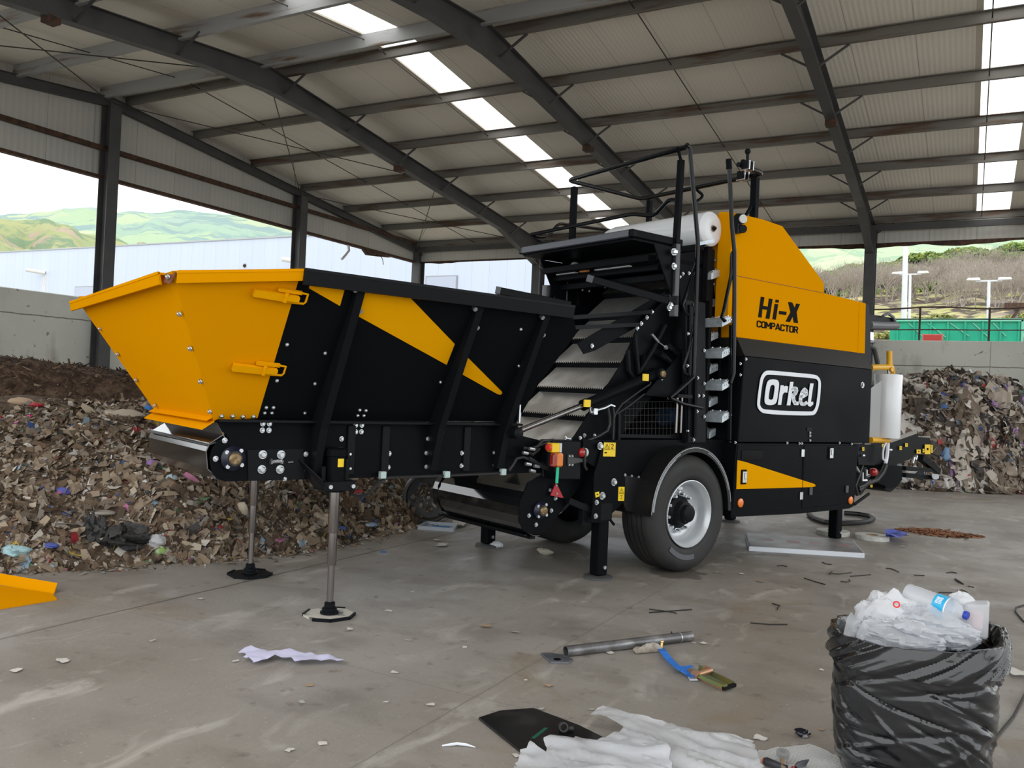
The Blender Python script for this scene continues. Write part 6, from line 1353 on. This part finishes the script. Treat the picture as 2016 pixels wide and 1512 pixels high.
# hose loop
mb = MB(); pts = [(1592, 1012), (1602, 1020), (1625, 1028), (1655, 1030), (1690, 1029), (1712, 1026), (1719, 1021), (1712, 1016), (1690, 1012), (1662, 1010)]
tag(mb.tube([gnd(x, y, .035) for x, y in pts], .033, 8).build('black_hose', M_HOSE), 'looped black hose on the floor behind the rear leg', 'hose')
# tray, papers by the far stabiliser
e = empty('plastic_tray', gnd(862, 1042)); tq = [gnd(*p)-e.location for p in ((824, 1042), (893, 1047), (899, 1037), (840, 1033))]; M_TRAY = mat('grey_tray', (.45, .50, .56), .4)
MB().prism(tq, (0, 0, .008)).build('tray_base', M_TRAY, e, smooth=False); mb = MB()
for i in range(4): mb.bar(tq[i]+Vector((0, 0, .02)), tq[(i+1) % 4]+Vector((0, 0, .02)), .02, .04)
mb.build('tray_rim', M_TRAY, e, smooth=False); MB().prism([e_*.55+tq[1]*.1+Vector((0, 0, .009)) for e_ in tq], (0, 0, .01)).build('blue_insert', mat('blue_insert', (.02, .22, .60), .5), e, smooth=False)
tag(e, 'shallow grey plastic tray with blue inside near the waste heap', 'tray')
tag(sheet('paper', [(890, 1034), (897, 1026), (921, 1028), (914, 1038), (905, 1041)], mat('off_white_paper', (.66, .64, .60), .9), .05, 12, 12, fr=5), 'crumpled off white paper next to the grey plastic tray', 'paper')
tag(MB().lathe((0, 0, 0), (0, 0, 1), [(0, .05), (.02, .055), (.03, .05)], 16).build('blue_disc', mat('blue_lid', (.01, .14, .5), .4)), 'small blue lid on the floor left of the far front stabiliser', 'lid').location = gnd(945, 1033)
# drum lying on its side by the heap
q = gnd(842, 1028); e = empty('plastic_drum', q+Vector((0, 0, .30))); ax = Vector((.55, -.83, 0)).normalized()
MB().lathe(-ax*.13, ax, [(0, .0), (0, .27), (.03, .30), (.20, .30), (.235, .285), (.235, .262), (.12, .25), (.10, .0)], 36, cap=False).build('shell', mat('scuffed_black_plastic', (.03, .03, .032), .5, 0, (.06, .058, .055), 6), e)
r = random.Random(5); mb = MB()
for k in range(90):
    t = r.uniform(0, 6.28); rr_ = .2*math.sqrt(r.random()); s = ax.cross(Vector((0, 0, 1))); p = ax*(-.02+r.uniform(0, .05))+s*(math.cos(t)*rr_)+Vector((0, 0, math.sin(t)*rr_*.9)); k_ = r.uniform(.01, .03)
    a, b = Vector((r.uniform(-1, 1), r.uniform(-1, 1), r.uniform(-1, 1))).normalized()*k_, Vector((r.uniform(-1, 1), r.uniform(-1, 1), r.uniform(-1, 1))).normalized()*k_
    mb.add([p-a-b, p+a-b, p+a+b, p-a+b], [(0, 1, 2, 3)])
mb.build('waste_fill', M_WASTE, e, smooth=False, fix=False); tag(e, 'black round drum lying on its side at the edge of waste', 'drum')
# timber behind the stabiliser
for pl, lab, mm in (([(1198, 1012), (1228, 1010), (1262, 1016), (1262, 1020), (1230, 1018), (1204, 1016)], 'short pale timber offcut on floor behind the near stabiliser', mat('pale_timber', (.55, .44, .30), .8)), ([(1212, 1032), (1240, 1030), (1262, 1034), (1262, 1040), (1230, 1040)], 'flat grey sheet on floor between the stabiliser and wheel', mat('grey_sheet', (.36, .38, .40), .6))):
    pts = [gnd(*p) for p in pl]; tag(MB().prism(pts, (0, 0, .03 if 'timber' in lab else .004)).build('timber_offcut' if 'timber' in lab else 'flat_sheet', mm, smooth=False), lab, 'timber' if 'timber' in lab else 'sheet')
# cut cable ties
M_TIE = mat('black_tie', (.008, .008, .008), .5); first_tie = None
k6 = lambda L: [(1320+x/3.36, 760+y/3.36) for x, y in L]
ties = [k6(L) for L in ([(705, 1190), (740, 1186), (770, 1195)], [(1003, 1165), (1035, 1178), (1065, 1180)], [(1050, 1240), (1120, 1243), (1198, 1233)], [(1190, 1258), (1260, 1254), (1325, 1247)], [(885, 1270), (950, 1292), (1025, 1313)], [(1125, 1292), (1165, 1296), (1190, 1290), (1180, 1280)], [(1425, 1205), (1460, 1208), (1490, 1220), (1510, 1230)], [(1825, 1235), (1860, 1230), (1895, 1238)], [(1610, 1250), (1680, 1254)], [(1880, 1275), (1905, 1297), (1940, 1310)], [(1050, 1245), (1060, 1230), (1072, 1228)])]
ties += [[(1278, 1199), (1318, 1204), (1332, 1207)], [(1278, 1206), (1320, 1203), (1362, 1200)], [(1477, 1226), (1515, 1229), (1550, 1229)], [(1848, 1166), (1880, 1167), (1905, 1166), (1893, 1161), (1885, 1163)], [(1880, 1139), (1890, 1145), (1897, 1150)], [(1905, 1154), (1918, 1156)], [(1268, 1100), (1279, 1102)], [(1322, 1244), (1323, 1248)], [(1520, 1188), (1535, 1192), (1530, 1200)]]
for L in ties:
    pts = [gnd(x, y, .006) for x, y in L]; tag(MB().tube(pts, .0045, 5).build('cable_tie', M_TIE), 'cut black cable tie lying loose on the concrete floor', 'cable tie', 'cut cable ties on the floor')
# cables at the right edge
tag(MB().tube([gnd(x, y, .007) for x, y in ((2040, 1310), (2022, 1360), (1995, 1410), (1956, 1457), (1901, 1512), (1880, 1560))], .006, 6).build('power_cable', M_HOSE), 'thin black cable curving over the floor right of the black bag', 'cable')
tag(MB().tube([gnd(x, y, .007) for x, y in ((2050, 1188), (2016, 1191), (2000, 1196), (1999, 1204), (2016, 1224), (2040, 1236))], .006, 6).build('power_cable', M_HOSE), 'thin black cable loop at right edge beyond the black bag', 'cable')
# scattered paper scraps
sc_ = [(123, 1303, 9), (33, 1321, 7), (765, 1204, 5), (957, 1235, 10), (1015, 1246, 6), (689, 1240, 6), (464, 1303, 5), (635, 1465, 8), (848, 1389, 6), (594, 1384, 5), (1080, 1351, 6), (1497, 1455, 9), (570, 1478, 7), (777, 1325, 6), (1066, 1397, 5), (803, 1262, 4), (915, 1275, 4), (610, 1350, 6), (1200, 1286, 7), (1164, 1398, 5), (1016, 1489, 6), (1385, 1268, 5), (1366, 1266, 4), (1618, 1320, 4), (1617, 1438, 4), (2005, 1330, 14), (760, 1383, 4), (870, 1075, 10), (862, 1065, 6), (1410, 1128, 5), (1460, 1131, 4), (1497, 1146, 5), (1564, 1155, 4), (1778, 1077, 4), (300, 1262, 4), (812, 1166, 3), (1035, 1340, 3), (395, 1180, 4), (740, 1175, 4)]
pm = [mat('scrap_paper', (.62, .60, .56), .9), mat('scrap_brown', (.38, .27, .17), .9), mat('scrap_grey', (.42, .42, .40), .8)]
for i, (x, y, s) in enumerate(sc_):
    q = gnd(x, y, 0); D = q.length; w_ = s*1.6*D/FPX; o = crumple(w_*1.5, w_*1.2, w_*.35, i+2, 7, 6, .9, .002).build('paper_scrap', pm[i % 7 == 3 and 1 or (i % 5 == 4 and 2 or 0)]); o.location = q; o.rotation_euler = (0, 0, i*1.7); tag(o, 'tiny torn scrap of litter on the bare concrete floor', 'litter', 'litter scraps on the floor')
tag(MB().tube([gnd(x, y, .004+.006*i*(4-i)/4) for i, (x, y) in enumerate(((870, 1468), (885, 1466), (900, 1464), (918, 1466), (936, 1471)))], [.003, .006, .007, .006, .002], 6).build('plastic_strip', M_WHITE), 'curled white plastic strip left of the black rubber sheet', 'plastic strip')
tag(blob((0, 0, .03), .07, 15, (1.2, .6, .45), .5).build('wrapper', mat('beige_wrapper', (.48, .44, .37), .7)), 'crumpled beige wrapper between the two front stabilisers', 'wrapper').location = gnd(1073, 1092)
tag(blob((0, 0, .03), .06, 19, (1.1, .7, .5), .5).build('paper_cup', M_WHITE), 'crushed white cup beside the foot of the far front stabiliser', 'cup').location = gnd(978, 1078)
tag(MB().lathe((0, 0, 0), (0, 0, 1), [(0, .03), (.005, .03), (.006, .02)], 14).build('blue_disc', MATS['blue_lid']), 'blue bottle cap lying on the bare floor before the heap', 'cap').location = gnd(755, 1087)
# ---- larger pieces on the heap that can be told apart
def on_heap(x, y):
    d = ray(x, y); t = 3.0
    while t < 25:
        p = CC+d*t
        if p.z < lheap(p.x, p.y) or p.z < 0: return p
        t += .02
    return CC+d*8
def heap_thing(name, x, y, wpx, hpx, m, lab, cat, seed, amp=.35, fr=1.7):
    p = on_heap(x, y); D = (p-CC).length; w_, h_ = wpx*D/FPX, hpx*D/FPX
    o = blob((0, 0, 0), 1, seed, (w_/2, .35*w_, h_/2), amp, 40 if amp > 1 else 26, 24 if amp > 1 else 16, fr).build(name, m); o.location = p+Vector((0, 0, .015)); o.rotation_euler = (0, 0, YAW); return tag(o, lab, cat)
M_BAGB = mat('black_bag_plastic', (.012, .012, .014), .35); M_BAGG = mat('dusty_black_bag', (.045, .043, .042), .6, 0, (.02, .02, .02), 30, bump=.6, bscale=40)
heap_thing('black_bag', 238, 1066, 84, 44, M_BAGG, 'torn black bag half buried low on the waste heap', 'bag', 2, 1.3, 3.2); heap_thing('black_bag', 184, 1060, 40, 58, M_BAGG, 'limp black bag strip left of the larger torn black bag', 'bag', 3, 1.3, 3.2)
heap_thing('milk_carton', 318, 1088, 32, 18, mat('white_green_carton', (.62, .66, .52), .6, 0, (.20, .34, .08), 14), 'white and green carton at the foot of the waste heap', 'carton', 5, .15)
heap_thing('plastic_bag', 308, 1068, 42, 26, M_WRAP, 'pale lilac plastic bag just above the white and green carton', 'plastic bag', 6, .6)
heap_thing('blue_container', 291, 809, 16, 14, mat('bright_blue_plastic', (.03, .20, .62), .4), 'bright blue container under the hopper front on the heap', 'container', 7, .2)
heap_thing('round_lid', 338, 946, 23, 17, mat('pale_blue_lid', (.40, .52, .58), .4), 'pale blue round lid below the front roller', 'lid', 8, .05)
heap_thing('purple_rag', 301, 915, 22, 12, mat('purple_plastic', (.28, .14, .42), .6), 'purple scrap of plastic left of the front roller', 'plastic scrap', 9, .5)
heap_thing('blue_rag', 125, 974, 28, 18, mat('dark_blue_plastic', (.10, .11, .42), .6), 'blue violet scrap of plastic midway up the waste heap', 'plastic scrap', 10, .5)
heap_thing('paper_sheet', 240, 820, 70, 22, mat('beige_paper', (.46, .39, .31), .85), 'large beige paper sheet on crest of the waste heap', 'paper', 11, .5)
heap_thing('pink_ball', 57, 825, 10, 10, mat('pink_plastic_ball', (.75, .03, .28), .4), 'small bright pink ball near the crest of the heap', 'ball', 12, .1)
heap_thing('cyan_bag', 30, 1088, 44, 20, mat('cyan_plastic', (.36, .56, .60), .5), 'pale cyan plastic bag low at the left of the heap', 'plastic bag', 13, .6)
heap_thing('blue_glove', 100, 1078, 28, 10, mat('blue_glove', (.09, .13, .45), .6), 'blue glove low on heap beside the pale cyan bag', 'glove', 14, .5)
heap_thing('wood_slat', 203, 1013, 44, 10, mat('grey_slat', (.34, .31, .27), .8), 'short grey slat lying mid slope on the heap', 'slat', 15, .08)
heap_thing('paper_sheet', 477, 1008, 22, 30, mat('yellowed_paper', (.58, .51, .38), .8), 'torn yellowish paper behind the far telescopic leg', 'paper', 16, .6)
heap_thing('toothpaste_tube', 728, 1036, 30, 9, mat('white_blue_tube', (.62, .66, .72), .4, 0, (.2, .35, .6), 20), 'white and blue tube at the right foot of the heap', 'tube', 17, .08)
heap_thing('beige_card', 42, 793, 42, 15, mat('beige_card', (.46, .33, .22), .8), 'flat beige card on the heap crest at the far left', 'card', 18, .3)
heap_thing('red_bag', 72, 800, 24, 9, mat('red_plastic_bag', (.40, .02, .03), .5), 'red plastic bag beside the flat beige card', 'plastic bag', 19, .5)
# small pieces on the right heap
def rheap_thing(name, x, y, wpx, hpx, m, lab, cat, seed):
    d = ray(x, y); t = 12
    while t < 30:
        p = CC+d*t
        if p.z < rheap(p.x, p.y): break
        t += .03
    D = (p-CC).length; w_, h_ = wpx*D/FPX, hpx*D/FPX
    o = blob((0, 0, 0), 1, seed, (w_/2, .3*w_, h_/2), .55, 26, 16, 1.7).build(name, m); o.location = p; o.rotation_euler = (0, 0, YAW); tag(o, lab, cat)
rheap_thing('blue_sheet', 1962, 778, 30, 30, mat('blue_tarp', (.08, .16, .50), .5), 'blue plastic sheet near top of the right waste heap', 'plastic sheet', 2)
rheap_thing('white_sack', 1811, 764, 32, 14, mat('dirty_white_sack', (.58, .54, .48), .8), 'dirty white sack on the crest of the right heap', 'sack', 3)
rheap_thing('black_sack', 1880, 792, 16, 24, M_BAGB, 'black sack on the face of the right heap', 'sack', 4)
rheap_thing('blue_bag', 1858, 778, 12, 10, mat('royal_blue_bag', (.06, .10, .45), .5), 'small royal blue bag just right of the dirty white sack', 'bag', 5)
rheap_thing('torn_cloth', 1985, 790, 16, 40, mat('cream_cloth', (.50, .45, .36), .9), 'long cream cloth strip hanging right of the blue sheet', 'cloth', 6)
rheap_thing('blue_bag', 1862, 900, 14, 28, mat('light_blue_bag', (.14, .26, .42), .5), 'light blue bag low on the right heap behind wrapping table', 'bag', 7)
rheap_thing('orange_scrap', 1783, 957, 14, 6, mat('orange_scrap', (.62, .16, .05), .7), 'small orange scrap at the foot of the right heap', 'scrap', 8)

# ================================================================ the black refuse bag
g0 = gnd(1790, 1538); DD = Vector((g0.x, g0.y, 0)).normalized(); RT = Vector((DD.y, -DD.x, 0))
e = empty('refuse_bag', g0, math.atan2(RT.y, RT.x))
HB = .635
hts = [z*.885 for z in (0, .03, .10, .2, .32, .44, .55, .62, .66, .70, .72)]
radx = [.235, .264, .288, .303, .310, .312, .312, .314, .318, .314, .30]
M_BIN = bpy.data.materials.new('shiny_black_bag'); n, b, o = nodes_of(M_BIN); b.inputs['Base Color'].default_value = (.010, .011, .013, 1); b.inputs['Roughness'].default_value = .16; b.inputs['Specular IOR Level'].default_value = .6; b.inputs['Coat Weight'].default_value = .22; b.inputs['Coat Roughness'].default_value = .12
tc = n.nodes.new('ShaderNodeTexCoord'); mp = n.nodes.new('ShaderNodeMapping'); mp.inputs['Scale'].default_value = (1, 1, 3); mp.inputs['Rotation'].default_value = (.3, .35, .2); n.links.new(tc.outputs['Object'], mp.inputs[0])
t = n.nodes.new('ShaderNodeTexNoise'); t.inputs['Scale'].default_value = 9; t.inputs['Detail'].default_value = 2; n.links.new(mp.outputs[0], t.inputs[0])
bp = n.nodes.new('ShaderNodeBump'); bp.inputs['Strength'].default_value = .14; bp.inputs['Distance'].default_value = .02; n.links.new(t.outputs[0], bp.inputs['Height']); n.links.new(bp.outputs[0], b.inputs['Normal'])
rc = random.Random(77); creases = []
for k in range(190):   # long slanting creases: (angle, height, slope, half length, half width, depth)
    creases.append((rc.uniform(0, 2*PI), rc.uniform(.04, HB), rc.gauss(-.28, .35), rc.uniform(.05, .17), rc.uniform(.006, .016), rc.uniform(.004, .014)*rc.choice((1, 1, -1))))
CT, CZ, CS, CLn, CWd, CDp = [np.array(v) for v in zip(*creases)]
def crease(t, z):
    dt = (t-CT+PI) % (2*PI)-PI; x = dt*.31; y = z-CZ; c = 1/np.sqrt(1+CS*CS); al = (x+y*CS)*c; ac = (y-x*CS)*c
    m = (np.abs(al) < CLn*2.2) & (np.abs(ac) < CWd*3.5)
    if not m.any(): return 0.0
    g = 1-np.abs(ac[m])/(CWd[m]*1.6); g = np.clip(g, 0, 1)
    return float(-(CDp[m]*g*np.exp(-(al[m]/CLn[m])**2)).sum())
def bag_r(t, z, cr=True):
    rx = float(np.interp(z, hts, radx)); c, s = math.cos(t), math.sin(t)
    k = (abs(c)**2.6+abs(s)**2.6)**(-1/2.6)
    w_ = .05*fbm(c*2+4, s*2+z*4, 3, 3)
    return rx*k*(1+w_)+(crease(t, z)*min(1, z/.05) if cr else 0), .80
def bag_fn(a, b_):
    t = a*2*PI; z = .001+b_*(HB-.03); r, q = bag_r(t, z); return Vector((r*math.cos(t), r*math.sin(t)*q, z))
mb = MB().grid(360, 130, bag_fn, wrap=True)
mb.build('bag_body', M_BIN, e, fix=True)
def cuff(a, b_):   # folded over collar with slanting pleats
    t = a*2*PI; s = b_; zlow = HB-.115+.03*math.sin(t+.6)+.012*fbm(math.cos(t)*3, math.sin(t)*3, 5)*2
    ztop = HB+.012*math.sin(t*2+1)+.02*fbm(math.cos(t)*2, math.sin(t)*2, 15)*2+.03*math.cos(t-.5)
    z = float(np.interp(s, [0, .12, .6, .8, .9, 1], [zlow+.014, zlow, zlow*.3+ztop*.7, ztop, ztop-.002, ztop-.06]))
    off = float(np.interp(s, [0, .12, .6, .8, .9, 1], [.004, .022, .020, .008, -.012, -.035]))
    r, q = bag_r(t, HB-.06, False); ph = t*.31-(z-zlow)*1.7
    pl = .016*(abs((ph*9+.8*fbm(ph*5, 2, 4)*2) % 1-.5)*2-.5)+.010*fbm(ph*20, z*6, 8)*2
    r += off+pl*min(1, s*5)*(.3 if s > .85 else 1)
    return Vector((r*math.cos(t), r*math.sin(t)*q, z))
MB().grid(420, 30, cuff, wrap=True).build('bag_collar', M_BIN, e)
MB().grid(40, 6, lambda a, b_: Vector((.27*b_*math.cos(a*2*PI), .22*b_*math.sin(a*2*PI), HB-.13+.02*fbm(a*6, b_*3, 2))), wrap=True).build('dark_inside', M_BAGB, e)
tag(e, 'full black refuse bag standing open at the lower right', 'refuse bag')
BW = lambda x, y, z: g0+RT*x+DD*y+Vector((0, 0, z))
def at_bag(px_, py_, dep=0.0): # point on the upright plane through the bag's middle, dep behind it
    return on_plane(px_, py_, DD, g0+DD*dep)
def stuffed(name, px_, py_, wpx, hpx, dep, m, lab, cat, seed, amp=.45, fr=2.0, sy=.6):
    p = at_bag(px_, py_, dep); s = (p-CC).length/FPX; o = blob((0, 0, 0), 1, seed, (wpx*s/2, wpx*s/2*sy, hpx*s/2), amp, 60, 40, fr).build(name, m); o.location = p; o.rotation_euler = (0, 0, math.atan2(RT.y, RT.x)); return tag(o, lab, cat)
M_BAGW = film_mat('white_carrier_bag', (.84, .85, .88), .06, .35)
o = stuffed('carrier_bag', 1752, 1218, 96, 84, -.05, M_BAGW, 'white plastic carrier bag with a red mark in the refuse bag', 'carrier bag', 4, .5, 2.6)
q = at_bag(1765, 1190, -.24); MB().lathe(q-o.location, (0, 0, 0)-DD if False else -DD, [(0, .008), (0, .014), (.001, .014), (.001, .008), (0, .008)], 14, cap=False).build('red_mark', mat('red_print', (.75, .04, .04), .5)).parent = o
o.children[0].rotation_euler = (0, 0, -o.rotation_euler.z)
stuffed('plastic_film', 1826, 1232, 120, 70, -.06, M_CLEAR, 'crumpled clear film under the bottle in refuse bag', 'plastic film', 9, .5, 4.2)
stuffed('plastic_film', 1772, 1250, 150, 52, -.13, M_CLEAR, 'crumpled clear film at front of the refuse bag opening', 'plastic film', 13, .8, 4.2)
stuffed('plastic_film', 1872, 1248, 96, 48, -.07, M_CLEAR, 'small crumpled clear film between bottle and clear tray', 'plastic film', 17, .45, 4.2)
stuffed('white_paper', 1893, 1188, 44, 36, .02, M_BAGW, 'white crumpled paper behind the bottle neck in refuse bag', 'paper', 21, .5)
stuffed('black_film', 1762, 1178, 36, 14, .05, M_BAGB, 'black plastic fold behind the white carrier bag', 'black plastic', 22, .4)
# jagged upright scraps of film at the left of the opening
for i, (pl, lab) in enumerate((([(1660, 1250), (1668, 1215), (1676, 1205), (1682, 1212), (1688, 1190), (1700, 1186), (1704, 1200), (1694, 1240), (1680, 1258)], 'jagged upright film scrap at left edge of the refuse bag'), ([(1682, 1262), (1690, 1238), (1702, 1226), (1712, 1232), (1712, 1252), (1700, 1260)], 'low jagged film scrap in front at left of the refuse bag'), ([(1704, 1196), (1704, 1182), (1718, 1165), (1728, 1168), (1746, 1164), (1745, 1178), (1728, 1190), (1712, 1198)], 'torn upright film scrap behind the white carrier bag'))):
    dep = (-.18, -.2, .02)[i]; pts = [at_bag(x, y, dep+.02*math.sin(k*2.1)) for k, (x, y) in enumerate(pl)]; mb = MB(); c = sum(pts, Vector())/len(pts)+DD*-.02
    mb.add([c]+pts, [(0, k+1, (k+1) % len(pts)+1) for k in range(len(pts))]); tag(mb.build('film_scrap', M_CLEAR), lab, 'film scrap')
# water bottle
a = at_bag(1783, 1168, .02); b_ = at_bag(1906, 1213, -.10); e = empty('water_bottle', a); d = b_-a; L = d.length
M_PET = bpy.data.materials.new('clear_bottle'); n, bs, o = nodes_of(M_PET); bs.inputs['Base Color'].default_value = (.80, .84, .90, 1); bs.inputs['Roughness'].default_value = .12; bs.inputs['Alpha'].default_value = .42; bs.inputs['Specular IOR Level'].default_value = .8
R0 = .046; prof = [(0, .012), (.002, .03), (.008, R0*.95)]+[(.012+i*.0095, R0*(1 if i % 2 else .955)) for i in range(14)]+[(L*.50, R0*.97), (L*.50+.002, R0), (L*.73, R0), (L*.74, R0*.97), (L*.80, R0*.9), (L*.88, R0*.58), (L*.92, .017), (L*.945, .015)]
MB().lathe((0, 0, 0), d, prof, 32).build('bottle', M_PET, e)
MB().lathe((0, 0, 0), d, [(L*.51, R0*1.012), (L*.69, R0*1.012)], 32, cap=False).build('label_band', mat('sky_blue_label', (.02, .42, .75), .35), e)
MB().lathe((0, 0, 0), d, [(L*.695, R0*1.013), (L*.715, R0*1.013)], 32, cap=False).build('label_edge', M_WHITE, e)
dn = d.normalized(); up = (-DD*.8+Vector((0, 0, .6))); up = (up-dn*up.dot(dn)).normalized(); sd_ = dn.cross(up)
mb = MB()
for i in range(5):
    for j in range(2):
        an = -.28+.14*i; c = dn*(L*(.57+.05*j))+(up*math.cos(an)+sd_*math.sin(an))*R0*1.02; mb.bar(c-dn*.006, c+dn*.006, .004, .001, up)
mb.build('label_print', M_WHITE, e, smooth=False)
MB().lathe((0, 0, 0), d, [(L*.94, .017), (L*.99, .017), (L, .015)], 18).build('cap', mat('dark_blue_cap', (.02, .05, .40), .4), e)
tag(e, 'clear plastic water bottle with sky blue label atop the refuse bag', 'water bottle')
# clear tray at the right of the opening
p = at_bag(1921, 1218, .0); e = empty('clear_tray', p, math.atan2(RT.y, RT.x)); s = (p-CC).length/FPX; w_, h_ = 40*s, 66*s
MB().prism2([(-w_/2, .02, -h_/2), (w_/2, .02, -h_/2), (w_/2, .02, h_/2), (-w_/2, .02, h_/2*.8)], [(-w_*.42, -.05, -h_*.42), (w_*.42, -.05, -h_*.42), (w_*.45, -.05, h_*.44), (-w_*.42, -.05, h_*.38)]).build('tray', M_CLEAR, e, smooth=False, bevel=.008); MB().box((-.01, -.053, -h_*.33), (w_*.5, .001, .022)).build('tray_label', M_WHITE, e, smooth=False)
MB().box((0, -.03, .0), (w_*.5, .02, h_*.5)).build('pink_liner', mat('pink_liner', (.70, .52, .52), .6), e, smooth=False, bevel=.01)
tag(e, 'clear plastic food tray at the right of the refuse bag opening', 'tray')
# black cap at the foot of the bag
p = at_bag(1692, 1500, -.34); e = empty('cable_reel_end', Vector((p.x, p.y, 0))); 
MB().lathe((0, 0, .045), Vector((-.2, -.7, .7)), [(-.02, .03), (-.02, .045), (.02, .045), (.02, .03), (-.02, .03)], 22, cap=False).build('ring', M_BLKS, e); MB().bx(.03, .10, -.02, .03, 0, .07).build('clip', M_BLKS, e, smooth=False, bevel=.01)
tag(e, 'black plastic ring and clip at foot of the refuse bag', 'plastic part')
